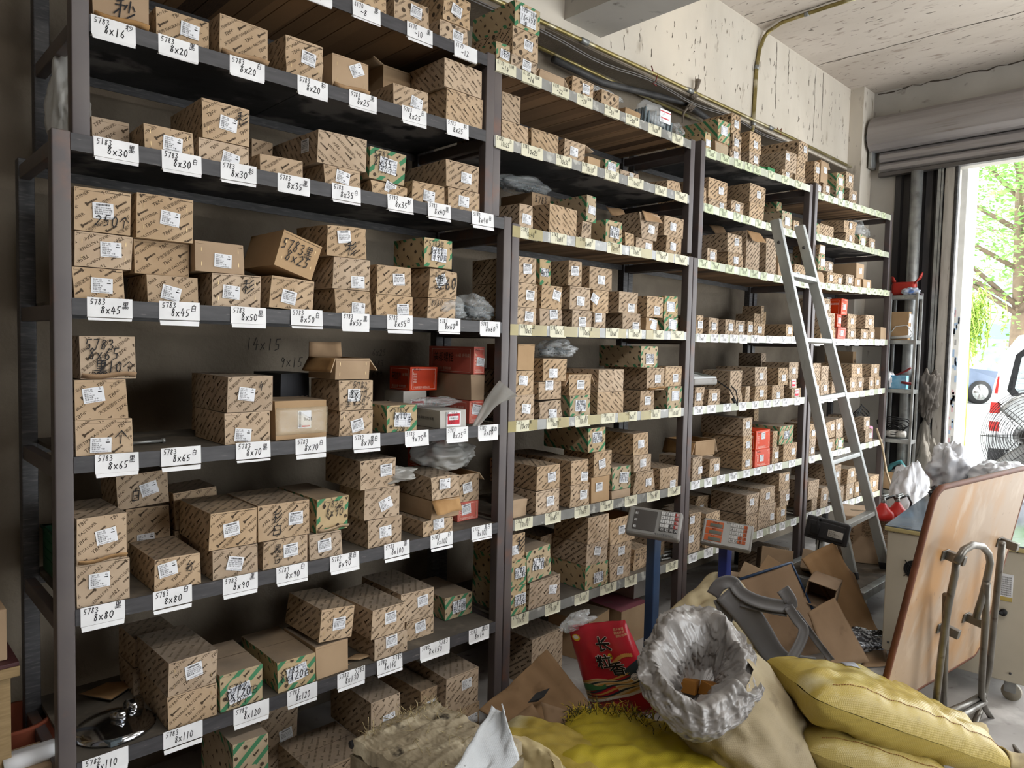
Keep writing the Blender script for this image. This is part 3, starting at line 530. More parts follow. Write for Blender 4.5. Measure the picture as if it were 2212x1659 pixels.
(2, 'D', 1, 2, 2.901, 0.151, 0.014, 0.93, 0.12, 0.2, 'G', {'st': ('c', 0.6, 0.5, -6), 'hw': [('5782', 0.55, 0.4, 0.2), ('10x85', 0.58, 0.58, 0.2)]}),
(2, 'D', 0, 3, 3.088, 0.182, 0.014, 0.884, 0.121, 0.2, 'T', {'cr': 0.01, 'st': ('a', 0.7, 0.55, 0)}),
(2, 'D', 1, 3, 3.08, 0.156, 0.014, 1.006, 0.088, 0.2, 'T', {'st': ('a', 0.5, 0.5, 2)}),
(2, 'D', 2, 3, 3.071, 0.135, 0.014, 1.095, 0.118, 0.3, 'T', {'st': ('a', 0.5, 0.5, 3)}),
(2, 'D', 0, 1, 3.328, 0.171, 0.014, 0.883, 0.118, 0.246, 'T', {'st': ('b', 0.7, 0.85, 0)}),
(2, 'D', 0, 1, 3.436, 0.074, 0.27, 0.882, 0.093, 0.2, 'T', {'st': ('n',)}),
(2, 'D', 0, 1, 2.591, 0.165, 0.3, 0.885, 0.22, 0.18, 'T', {'st': ('n',)}),
(2, 'E', 0, 3, 2.19, 0.098, 0.014, 0.45, 0.13, 0.26, 'G', {'st': ('c', 0.6, 0.5, 0), 'hw': [('5782', 0.5, 0.45, 0.22), ('10x95', 0.5, 0.68, 0.2)]}),
(2, 'E', 1, 3, 2.19, 0.092, 0.014, 0.581, 0.119, 0.26, 'G', {'st': ('c', 0.55, 0.5, 0), 'hw': [('5782', 0.5, 0.4, 0.22), ('10x95', 0.55, 0.65, 0.22)]}),
(2, 'E', 2, 3, 2.19, 0.082, 0.014, 0.701, 0.119, 0.26, 'T', {'st': ('a', 0.2, 0.6, 0), 'hw': [('彩', 0.7, 0.4, 0.5)]}),
(2, 'E', 0, 2, 2.306, 0.211, 0.014, 0.45, 0.127, 0.24, 'T', {'st': ('a', 0.75, 0.5, -8)}),
(2, 'E', 1, 2, 2.295, 0.16, 0.014, 0.579, 0.145, 0.26, 'G', {'roll': 4, 'st': ('c', 0.45, 0.5, -10), 'hw': [('5783', 0.45, 0.35, 0.22), ('10x100', 0.5, 0.58, 0.22)]}),
(2, 'E', 0, 2, 2.654, 0.151, 0.25, 0.451, 0.081, 0.2, 'T', {'st': ('n',)}),
(2, 'E', 1, 2, 2.634, 0.15, 0.25, 0.533, 0.154, 0.2, 'T', {'roll': 4, 'st': ('n',)}),
(2, 'E', 0, 3, 2.708, 0.176, 0.014, 0.451, 0.122, 0.226, 'G', {'st': ('c', 0.55, 0.6, 0), 'hw': [('5782', 0.55, 0.42, 0.2), ('10x120', 0.55, 0.66, 0.2)]}),
(2, 'E', 1, 3, 2.708, 0.166, 0.014, 0.574, 0.106, 0.226, 'T', {'st': ('b', 0.5, 0.4, -14)}),
(2, 'E', 2, 3, 2.715, 0.166, 0.014, 0.682, 0.136, 0.226, 'T', {'st': ('n',)}),
(2, 'E', 0, 3, 2.903, 0.175, 0.014, 0.451, 0.096, 0.2, 'T', {'st': ('b', 0.48, 0.5, -3)}),
(2, 'E', 1, 3, 2.895, 0.185, 0.014, 0.549, 0.097, 0.2, 'T', {'st': ('b', 0.52, 0.45, 0)}),
(2, 'E', 2, 3, 2.898, 0.204, 0.014, 0.647, 0.135, 0.2, 'T', {'fl': 'b', 'cr': 0.012, 'st': ('b', 0.45, 0.5, 0)}),
(2, 'E', 0, 1, 3.15, 0.136, 0.05, 0.451, 0.129, 0.2, 'T', {'cr': 0.014, 'st': ('n',), 'hw': [('7812', 0.4, 0.4, 0.3)]}),
(2, 'E', 0, 1, 3.436, 0.04, 0.1, 0.452, 0.103, 0.2, 'T', {'st': ('b', 0.4, 0.6, 0)}),
(2, 'E', 0, 1, 3.482, 0.04, 0.1, 0.452, 0.089, 0.2, 'T', {'st': ('n',)}),
(2, '0', 0, 1, 2.44, 0.229, 0.12, 0.001, 0.24, 0.25, 'T', {'st': ('n',)}),
(2, '0', 0, 1, 3.156, 0.258, 0.12, 0.001, 0.2, 0.3, 'R', {'st': ('n',)}),
(2, '0', 0, 1, 3.377, 0.226, 0.2, 0.201, 0.12, 0.2, 'W', {'st': ('n',)}),
(2, '0', 0, 1, 2.867, 0.238, 0.14, 0.001, 0.22, 0.25, 'P', {'yaw': 12, 'st': ('n',)}),
(3, 'G', 0, 1, 3.715, 0.069, 0.049, 2.832, 0.101, 0.26, 'G', {'st': ('c', 0.5, 0.6, 0)}),
(3, 'G', 0, 2, 3.846, 0.143, 0.055, 2.836, 0.076, 0.2, 'P', {'tape': 1, 'st': ('n',)}),
(3, 'G', 1, 2, 3.866, 0.139, 0.055, 2.913, 0.131, 0.28, 'G', {'st': ('c', 0.5, 0.45, 0)}),
(3, 'G', 0, 3, 4.018, 0.118, 0.049, 2.839, 0.054, 0.2, 'S', {'st': ('b', 0.5, 0.5, 0)}),
(3, 'G', 1, 3, 4.03, 0.103, 0.049, 2.894, 0.097, 0.2, 'S', {'st': ('b', 0.4, 0.5, 0)}),
(3, 'G', 2, 3, 4.012, 0.106, 0.049, 2.992, 0.119, 0.2, 'S', {'st': ('b', 0.5, 0.5, 0)}),
(3, 'G', 0, 2, 4.245, 0.13, 0.049, 2.843, 0.086, 0.2, 'T', {'st': ('b', 0.6, 0.5, 0)}),
(3, 'G', 1, 2, 4.238, 0.151, 0.049, 2.93, 0.122, 0.2, 'T', {'st': ('b', 0.5, 0.6, 0)}),
(3, 'G', 0, 2, 4.702, 0.148, 0.049, 2.851, 0.05, 0.2, 'T', {'st': ('b', 0.5, 0.6, 0)}),
(3, 'G', 1, 2, 4.742, 0.161, 0.049, 2.903, 0.133, 0.32, 'T', {'st': ('b', 0.2, 0.3, 0)}),
(3, 'G', 0, 3, 4.909, 0.171, 0.055, 2.856, 0.05, 0.2, 'T', {'st': ('n',), 'hw': [('12x35', 0.5, 0.4, 0.3)]}),
(3, 'G', 1, 3, 4.927, 0.131, 0.055, 2.907, 0.118, 0.2, 'T', {'st': ('n',), 'hw': [('1x2', 0.5, 0.4, 0.3)]}),
(3, 'G', 2, 3, 4.94, 0.156, 0.055, 3.026, 0.124, 0.33, 'S', {'st': ('b', 0.7, 0.4, 0)}),
(3, 'G', 0, 1, 4.383, 0.081, 0.049, 2.844, 0.02, 0.1, 'N', {'st': ('n',)}),
(3, 'G', 0, 1, 4.489, 0.103, 0.049, 2.847, 0.028, 0.1, 'N', {'st': ('n',)}),
(3, 'F', 0, 2, 3.786, 0.198, 0.049, 2.516, 0.046, 0.2, 'T', {'st': ('b', 0.7, 0.6, 0)}),
(3, 'F', 1, 2, 3.776, 0.21, 0.049, 2.564, 0.119, 0.2, 'T', {'st': ('b', 0.65, 0.5, 0)}),
(3, 'F', 0, 1, 3.715, 0.053, 0.055, 2.517, 0.099, 0.3, 'T', {'st': ('n',)}),
(3, 'F', 0, 1, 4.044, 0.151, 0.049, 2.513, 0.081, 0.2, 'T', {'st': ('b', 0.5, 0.5, 0)}),
(3, 'F', 0, 2, 4.269, 0.193, 0.049, 2.511, 0.104, 0.2, 'T', {'st': ('n',)}),
(3, 'F', 1, 2, 4.265, 0.209, 0.049, 2.616, 0.116, 0.2, 'T', {'st': ('b', 0.55, 0.5, 0)}),
(3, 'F', 0, 1, 4.722, 0.153, 0.049, 2.506, 0.122, 0.3, 'G', {'st': ('c', 0.5, 0.55, 0)}),
(3, 'F', 0, 1, 4.932, 0.082, 0.065, 2.504, 0.087, 0.12, 'T', {'st': ('b', 0.5, 0.6, 0)}),
(3, 'F', 0, 1, 5.031, 0.074, 0.235, 2.5, 0.259, 0.3, 'G', {'st': ('n',)}),
(3, 'A', 0, 1, 3.732, 0.105, 0.014, 2.18, 0.079, 0.2, 'T', {'st': ('b', 0.5, 0.5, 0)}),
(3, 'A', 0, 2, 3.972, 0.176, 0.014, 2.177, 0.086, 0.2, 'T', {'st': ('a', 0.5, 0.5, 0)}),
(3, 'A', 1, 2, 3.961, 0.171, 0.014, 2.264, 0.113, 0.2, 'T', {'st': ('b', 0.6, 0.4, 0)}),
(3, 'A', 0, 1, 4.183, 0.175, 0.014, 2.175, 0.245, 0.22, 'T', {'fl': 'f', 'st': ('n',)}),
(3, 'A', 0, 1, 4.454, 0.137, 0.014, 2.172, 0.234, 0.22, 'T', {'st': ('n',)}),
(3, 'A', 0, 1, 4.64, 0.135, 0.02, 2.17, 0.141, 0.2, 'P', {'st': ('n',)}),
(3, 'A', 0, 1, 4.873, 0.176, 0.014, 2.167, 0.11, 0.2, 'T', {'st': ('b', 0.3, 0.7, 0)}),
(3, 'A', 0, 2, 5.008, 0.074, 0.3, 2.16, 0.263, 0.18, 'G', {'st': ('n',)}),
(3, 'A', 1, 2, 5.008, 0.074, 0.3, 2.424, 0.013, 0.18, 'P', {'st': ('n',)}),
(3, 'B', 0, 1, 3.64, 0.07, 0.014, 1.754, 0.11, 0.2, 'T', {'st': ('b', 0.5, 0.5, 0)}),
(3, 'B', 0, 1, 3.774, 0.11, 0.014, 1.756, 0.1, 0.2, 'T', {'st': ('b', 0.5, 0.5, 0)}),
(3, 'B', 0, 1, 3.967, 0.115, 0.014, 1.759, 0.096, 0.2, 'T', {'st': ('b', 0.5, 0.5, 0)}),
(3, 'B', 0, 1, 4.092, 0.111, 0.014, 1.76, 0.091, 0.2, 'T', {'st': ('b', 0.5, 0.5, 0)}),
(3, 'B', 0, 1, 4.242, 0.072, 0.014, 1.762, 0.091, 0.2, 'T', {'st': ('b', 0.5, 0.5, 0)}),
(3, 'B', 0, 1, 4.322, 0.15, 0.014, 1.764, 0.08, 0.2, 'T', {'st': ('b', 0.5, 0.5, 0)}),
(3, 'B', 0, 1, 4.785, 0.113, 0.014, 1.769, 0.086, 0.3, 'T', {'st': ('b', 0.5, 0.5, 0)}),
(3, 'B', 0, 1, 4.929, 0.091, 0.33, 1.772, 0.169, 0.15, 'T', {'st': ('n',)}),
(3, 'B', 0, 1, 5.074, 0.04, 0.33, 1.775, 0.187, 0.15, 'T', {'st': ('n',)}),
(3, 'B', 0, 1, 5.028, 0.04, 0.33, 1.781, 0.222, 0.15, 'T', {'st': ('n',)}),
(3, 'C', 0, 1, 3.648, 0.095, 0.014, 1.332, 0.113, 0.16, 'T', {'st': ('b', 0.4, 0.5, 0)}),
(3, 'C', 0, 1, 3.8, 0.131, 0.014, 1.333, 0.097, 0.16, 'T', {'st': ('b', 0.5, 0.5, 0)}),
(3, 'C', 0, 2, 4.062, 0.146, 0.014, 1.335, 0.06, 0.2, 'T', {'st': ('n',)}),
(3, 'C', 1, 2, 4.048, 0.141, 0.014, 1.395, 0.144, 0.2, 'T', {'st': ('n',)}),
(3, 'C', 0, 1, 4.246, 0.059, 0.014, 1.335, 0.102, 0.2, 'T', {'st': ('n',)}),
(3, 'C', 0, 2, 4.371, 0.172, 0.014, 1.336, 0.1, 0.28, 'T', {'st': ('b', 0.5, 0.5, 0)}),
(3, 'C', 1, 2, 4.369, 0.167, 0.014, 1.437, 0.123, 0.28, 'T', {'st': ('b', 0.5, 0.5, 0)}),
(3, 'C', 0, 2, 4.613, 0.178, 0.014, 1.337, 0.098, 0.28, 'T', {'st': ('b', 0.5, 0.7, 0)}),
(3, 'C', 1, 2, 4.707, 0.134, 0.014, 1.436, 0.118, 0.28, 'T', {'st': ('b', 0.5, 0.6, 0)}),
(3, 'C', 0, 3, 4.908, 0.159, 0.014, 1.339, 0.068, 0.2, 'T', {'st': ('e', 0.5, 0.5, 0)}),
(3, 'C', 1, 3, 4.872, 0.116, 0.014, 1.408, 0.067, 0.2, 'T', {'st': ('e', 0.5, 0.5, 0)}),
(3, 'C', 2, 3, 4.849, 0.154, 0.014, 1.476, 0.113, 0.2, 'T', {'st': ('b', 0.5, 0.5, 0)}),
(3, 'C', 0, 2, 5.008, 0.074, 0.3, 1.34, 0.178, 0.18, 'T', {'st': ('n',)}),
(3, 'C', 1, 2, 5.008, 0.074, 0.3, 1.519, 0.131, 0.18, 'T', {'st': ('n',)}),
(3, 'D', 0, 1, 3.645, 0.12, 0.014, 0.893, 0.138, 0.22, 'T', {'yaw': 6, 'st': ('a', 0.8, 0.6, 0)}),
(3, 'D', 0, 1, 3.846, 0.125, 0.014, 0.893, 0.111, 0.096, 'T', {'st': ('a', 0.6, 0.5, 0)}),
(3, 'D', 0, 2, 3.902, 0.161, 0.12, 0.893, 0.108, 0.22, 'P', {'st': ('n',)}),
(3, 'D', 1, 2, 3.852, 0.226, 0.12, 1.002, 0.099, 0.22, 'P', {'fl': 'o', 'st': ('n',)}),
(3, 'D', 0, 3, 4.246, 0.124, 0.014, 0.894, 0.105, 0.3, 'T', {'st': ('b', 0.5, 0.6, 0)}),
(3, 'D', 1, 3, 4.24, 0.123, 0.014, 1.0, 0.114, 0.3, 'T', {'st': ('b', 0.5, 0.5, 0)}),
(3, 'D', 2, 3, 4.231, 0.124, 0.014, 1.115, 0.117, 0.3, 'T', {'st': ('b', 0.5, 0.4, 0)}),
(3, 'D', 0, 2, 4.416, 0.203, 0.014, 0.894, 0.115, 0.2, 'O', {'st': ('b', 0.4, 0.5, 0)}),
(3, 'D', 1, 2, 4.41, 0.204, 0.014, 1.01, 0.129, 0.2, 'O', {'st': ('b', 0.5, 0.3, 0)}),
(3, 'D', 0, 2, 4.664, 0.098, 0.02, 0.894, 0.113, 0.2, 'T', {'st': ('b', 0.6, 0.5, 0)}),
(3, 'D', 1, 2, 4.662, 0.066, 0.02, 1.008, 0.11, 0.2, 'T', {'st': ('n',)}),
(3, 'D', 0, 2, 4.82, 0.207, 0.014, 0.895, 0.123, 0.2, 'T', {'st': ('b', 0.7, 0.5, 0)}),
(3, 'D', 1, 2, 4.745, 0.212, 0.014, 1.019, 0.128, 0.33, 'G', {'st': ('c', 0.5, 0.5, 0), 'hw': [('5782', 0.5, 0.35, 0.25), ('12x30', 0.5, 0.6, 0.25)]}),
(3, 'D', 0, 2, 5.008, 0.074, 0.34, 0.896, 0.14, 0.14, 'T', {'st': ('n',)}),
(3, 'D', 1, 2, 5.008, 0.074, 0.34, 1.037, 0.194, 0.14, 'T', {'st': ('n',)}),
(3, 'E', 0, 3, 4.769, 0.14, 0.014, 0.466, 0.108, 0.2, 'T', {'st': ('b', 0.6, 0.4, 0)}),
(3, 'E', 1, 3, 4.797, 0.135, 0.014, 0.575, 0.116, 0.2, 'T', {'st': ('b', 0.8, 0.5, 0)}),
(3, 'E', 2, 3, 4.776, 0.158, 0.014, 0.692, 0.122, 0.33, 'T', {'st': ('b', 0.7, 0.3, 0)}),
(3, 'E', 0, 2, 4.485, 0.248, 0.014, 0.465, 0.157, 0.2, 'T', {'st': ('b', 0.8, 0.6, 0)}),
(3, 'E', 1, 2, 4.504, 0.209, 0.014, 0.623, 0.118, 0.33, 'T', {'st': ('b', 0.5, 0.5, 0)}),
(3, 'E', 0, 2, 4.326, 0.14, 0.014, 0.463, 0.128, 0.2, 'T', {'cr': 0.014, 'st': ('n',)}),
(3, 'E', 1, 2, 4.321, 0.157, 0.014, 0.592, 0.129, 0.26, 'T', {'st': ('b', 0.4, 0.4, 0)}),
(3, 'E', 0, 2, 3.655, 0.121, 0.02, 0.458, 0.143, 0.2, 'T', {'st': ('b', 0.2, 0.4, 0)}),
(3, 'E', 1, 2, 3.652, 0.121, 0.02, 0.602, 0.094, 0.2, 'T', {'st': ('b', 0.2, 0.4, 0)}),
(3, 'E', 0, 2, 3.838, 0.145, 0.02, 0.459, 0.115, 0.22, 'T', {'st': ('n',)}),
(3, 'E', 1, 2, 3.831, 0.167, 0.02, 0.576, 0.094, 0.3, 'T', {'st': ('n',)}),
(3, 'E', 0, 2, 4.157, 0.196, 0.3, 0.462, 0.08, 0.15, 'T', {'st': ('n',)}),
(3, 'E', 1, 2, 4.163, 0.188, 0.3, 0.543, 0.143, 0.15, 'T', {'cr': 0.014, 'st': ('a', 0.4, 0.6, 0)}),
(3, '0', 0, 1, 4.875, 0.292, 0.1, 0.001, 0.2, 0.25, 'T', {'st': ('n',)}),
(4, 'G', 0, 2, 5.258, 0.068, 0.049, 2.834, 0.068, 0.2, 'T', {'st': ('b', 0.6, 0.5, 0)}),
(4, 'G', 1, 2, 5.205, 0.074, 0.049, 2.903, 0.15, 0.26, 'T', {'st': ('b', 0.6, 0.4, 0)}),
(4, 'G', 0, 2, 5.356, 0.138, 0.049, 2.839, 0.081, 0.2, 'T', {'st': ('b', 0.6, 0.4, 0)}),
(4, 'G', 1, 2, 5.308, 0.127, 0.049, 2.921, 0.158, 0.2, 'P', {'fl': 'b', 'st': ('b', 0.6, 0.4, 0)}),
(4, 'G', 0, 2, 5.609, 0.14, 0.049, 2.847, 0.074, 0.2, 'G', {'st': ('c', 0.5, 0.5, 0)}),
(4, 'G', 1, 2, 5.602, 0.145, 0.049, 2.922, 0.122, 0.26, 'G', {'st': ('c', 0.5, 0.5, 0)}),
(4, 'G', 0, 2, 5.852, 0.144, 0.049, 2.855, 0.104, 0.2, 'T', {'st': ('b', 0.6, 0.5, 0)}),
(4, 'G', 1, 2, 5.78, 0.139, 0.049, 2.961, 0.117, 0.2, 'T', {'roll': -2, 'st': ('b', 0.5, 0.4, 0)}),
(4, 'F', 0, 1, 5.277, 0.062, 0.049, 2.532, 0.082, 0.2, 'G', {'st': ('n',)}),
(4, 'F', 0, 1, 5.353, 0.23, 0.049, 2.535, 0.088, 0.2, 'T', {'st': ('n',)}),
(4, 'F', 0, 2, 5.816, 0.182, 0.049, 2.542, 0.073, 0.2, 'T', {'st': ('b', 0.5, 0.5, 0)}),
(4, 'F', 1, 2, 5.779, 0.231, 0.049, 2.616, 0.102, 0.2, 'T', {'cr': 0.01, 'st': ('b', 0.5, 0.4, 0)}),
(4, 'F', 0, 1, 6.098, 0.14, 0.049, 2.546, 0.089, 0.2, 'G', {'st': ('c', 0.5, 0.6, 0)}),
(4, 'F', 0, 1, 6.315, 0.134, 0.049, 2.549, 0.085, 0.2, 'T', {'st': ('b', 0.5, 0.6, 0)}),
(4, 'A', 0, 3, 5.258, 0.123, 0.014, 2.18, 0.092, 0.2, 'P', {'cr': 0.014, 'st': ('n',)}),
(4, 'A', 1, 3, 5.258, 0.113, 0.014, 2.273, 0.111, 0.2, 'G', {'st': ('c', 0.6, 0.5, 0)}),
(4, 'A', 2, 3, 5.258, 0.103, 0.014, 2.385, 0.071, 0.2, 'T', {'st': ('c', 0.5, 0.5, 0)}),
(4, 'A', 0, 2, 5.415, 0.137, 0.014, 2.184, 0.087, 0.2, 'T', {'st': ('b', 0.5, 0.5, 0)}),
(4, 'A', 1, 2, 5.378, 0.14, 0.014, 2.273, 0.077, 0.2, 'T', {'st': ('b', 0.6, 0.5, 0)}),
(4, 'A', 0, 1, 5.562, 0.145, 0.014, 2.188, 0.084, 0.2, 'T', {'st': ('b', 0.6, 0.6, 0)}),
(4, 'A', 0, 1, 5.771, 0.143, 0.014, 2.194, 0.09, 0.2, 'T', {'st': ('b', 0.5, 0.5, 0)}),
(4, 'A', 0, 2, 5.951, 0.142, 0.014, 2.199, 0.073, 0.2, 'P', {'st': ('b', 0.5, 0.5, 0)}),
(4, 'A', 1, 2, 5.973, 0.159, 0.014, 2.272, 0.117, 0.34, 'P', {'st': ('b', 0.5, 0.5, 0)}),
(4, 'A', 0, 1, 6.141, 0.169, 0.014, 2.204, 0.072, 0.2, 'P', {'st': ('b', 0.6, 0.6, 0)}),
(4, 'B', 0, 3, 5.346, 0.278, 0.014, 1.77, 0.084, 0.2, 'T', {'st': ('b', 0.7, 0.5, 0)}),
(4, 'B', 1, 3, 5.423, 0.168, 0.014, 1.854, 0.112, 0.2, 'T', {'st': ('b', 0.4, 0.5, 0)}),
(4, 'B', 2, 3, 5.367, 0.143, 0.014, 1.968, 0.102, 0.2, 'T', {'st': ('b', 0.5, 0.6, 0)}),
(4, 'B', 0, 3, 5.68, 0.148, 0.02, 1.773, 0.093, 0.2, 'O', {'st': ('b', 0.5, 0.5, 0)}),
(4, 'B', 1, 3, 5.655, 0.082, 0.02, 1.868, 0.096, 0.2, 'O', {'st': ('b', 0.5, 0.5, 0)}),
(4, 'B', 2, 3, 5.725, 0.111, 0.02, 1.965, 0.125, 0.26, 'O', {'st': ('b', 0.5, 0.5, 0)}),
(4, 'B', 0, 2, 5.86, 0.166, 0.014, 1.777, 0.086, 0.2, 'T', {'st': ('b', 0.5, 0.5, 0)}),
(4, 'B', 1, 2, 5.843, 0.178, 0.014, 1.864, 0.114, 0.28, 'T', {'st': ('b', 0.5, 0.5, 0)}),
(4, 'B', 0, 1, 6.131, 0.172, 0.014, 1.782, 0.084, 0.2, 'T', {'st': ('b', 0.5, 0.6, 0)}),
(4, 'B', 0, 2, 6.315, 0.127, 0.014, 1.785, 0.091, 0.2, 'T', {'st': ('b', 0.5, 0.6, 0)}),
(4, 'B', 1, 2, 6.223, 0.193, 0.014, 1.877, 0.111, 0.32, 'T', {'st': ('b', 0.5, 0.5, 0)}),
(4, 'B', 0, 1, 6.575, 0.128, 0.014, 1.79, 0.105, 0.3, 'P', {'st': ('n',)}),
(4, 'C', 0, 1, 6.628, 0.074, 0.25, 1.381, 0.3, 0.25, 'P', {'st': ('n',), 'hw': [('天', 0.4, 0.3, 0.2)]}),
(4, 'C', 0, 2, 5.257, 0.13, 0.014, 1.336, 0.119, 0.2, 'T', {'st': ('b', 0.5, 0.5, 0)}),
(4, 'C', 1, 2, 5.234, 0.143, 0.014, 1.456, 0.13, 0.2, 'T', {'st': ('n',)}),
(4, 'C', 0, 2, 5.403, 0.14, 0.014, 1.339, 0.113, 0.2, 'T', {'st': ('b', 0.5, 0.5, 0)}),
(4, 'C', 1, 2, 5.395, 0.126, 0.014, 1.453, 0.112, 0.2, 'T', {'st': ('n',)}),
(4, 'C', 0, 1, 5.596, 0.116, 0.014, 1.343, 0.099, 0.2, 'T', {'st': ('n',)}),
(4, 'C', 0, 2, 5.957, 0.141, 0.014, 1.352, 0.114, 0.2, 'T', {'st': ('b', 0.4, 0.5, 0)}),
(4, 'C', 1, 2, 5.984, 0.223, 0.014, 1.468, 0.112, 0.3, 'T', {'st': ('b', 0.6, 0.5, 0)}),
(4, 'C', 0, 1, 6.112, 0.124, 0.014, 1.355, 0.109, 0.2, 'T', {'st': ('b', 0.4, 0.5, 0)}),
(4, 'C', 0, 2, 6.366, 0.117, 0.014, 1.361, 0.108, 0.2, 'T', {'st': ('b', 0.4, 0.5, 0)}),
(4, 'C', 1, 2, 6.398, 0.193, 0.014, 1.47, 0.108, 0.3, 'T', {'st': ('b', 0.5, 0.5, 0)}),
(4, 'C', 0, 1, 6.505, 0.137, 0.014, 1.365, 0.104, 0.2, 'T', {'st': ('b', 0.4, 0.5, 0)}),
(4, 'D', 0, 2, 5.241, 0.103, 0.014, 0.896, 0.126, 0.2, 'T', {'st': ('b', 0.5, 0.7, 0)}),
(4, 'D', 1, 2, 5.236, 0.11, 0.014, 1.023, 0.109, 0.2, 'T', {'st': ('b', 0.5, 0.6, 0)}),
(4, 'D', 0, 2, 5.582, 0.121, 0.014, 0.901, 0.095, 0.26, 'T', {'st': ('b', 0.3, 0.5, 0)}),
(4, 'D', 1, 2, 5.516, 0.177, 0.014, 0.998, 0.132, 0.28, 'T', {'roll': 4, 'st': ('b', 0.7, 0.4, 0)}),
(4, 'D', 0, 2, 5.732, 0.149, 0.014, 0.903, 0.086, 0.2, 'G', {'st': ('c', 0.5, 0.5, 0)}),
(4, 'D', 1, 2, 5.724, 0.133, 0.014, 0.991, 0.152, 0.3, 'T', {'roll': 3, 'st': ('b', 0.4, 0.4, 0)}),
(4, 'D', 0, 2, 6.34, 0.152, 0.014, 0.911, 0.109, 0.3, 'T', {'st': ('b', 0.7, 0.5, 0)}),
(4, 'D', 1, 2, 6.298, 0.133, 0.014, 1.021, 0.109, 0.3, 'T', {'st': ('b', 0.5, 0.5, 0)}),
(4, 'E', 0, 2, 5.328, 0.088, 0.014, 0.472, 0.09, 0.2, 'T', {'st': ('n',)}),
(4, 'E', 1, 2, 5.253, 0.184, 0.014, 0.564, 0.14, 0.3, 'T', {'st': ('n',)}),
(4, 'E', 0, 1, 5.484, 0.14, 0.014, 0.471, 0.154, 0.2, 'T', {'st': ('b', 0.5, 0.5, 0)}),
(4, 'E', 0, 2, 5.765, 0.166, 0.014, 0.468, 0.125, 0.2, 'T', {'st': ('b', 0.4, 0.4, 0)}),
(4, 'E', 1, 2, 5.703, 0.153, 0.014, 0.593, 0.184, 0.34, 'T', {'st': ('b', 0.5, 0.4, 0)}),
(4, 'E', 0, 2, 5.979, 0.154, 0.014, 0.465, 0.132, 0.2, 'T', {'st': ('b', 0.6, 0.5, 0)}),
(4, 'E', 1, 2, 5.985, 0.197, 0.014, 0.598, 0.123, 0.28, 'T', {'st': ('b', 0.5, 0.4, 0)}),
(4, 'E', 0, 1, 6.182, 0.093, 0.02, 0.463, 0.124, 0.2, 'T', {'st': ('b', 0.5, 0.5, 0)}),
(4, 'E', 0, 1, 6.495, 0.207, 0.014, 0.459, 0.142, 0.126, 'T', {'st': ('b', 0.5, 0.5, 0)}),
(4, 'E', 0, 2, 6.628, 0.074, 0.15, 0.456, 0.117, 0.2, 'T', {'st': ('n',)}),
(4, 'E', 1, 2, 6.628, 0.074, 0.15, 0.574, 0.137, 0.2, 'P', {'st': ('n',)}),
]
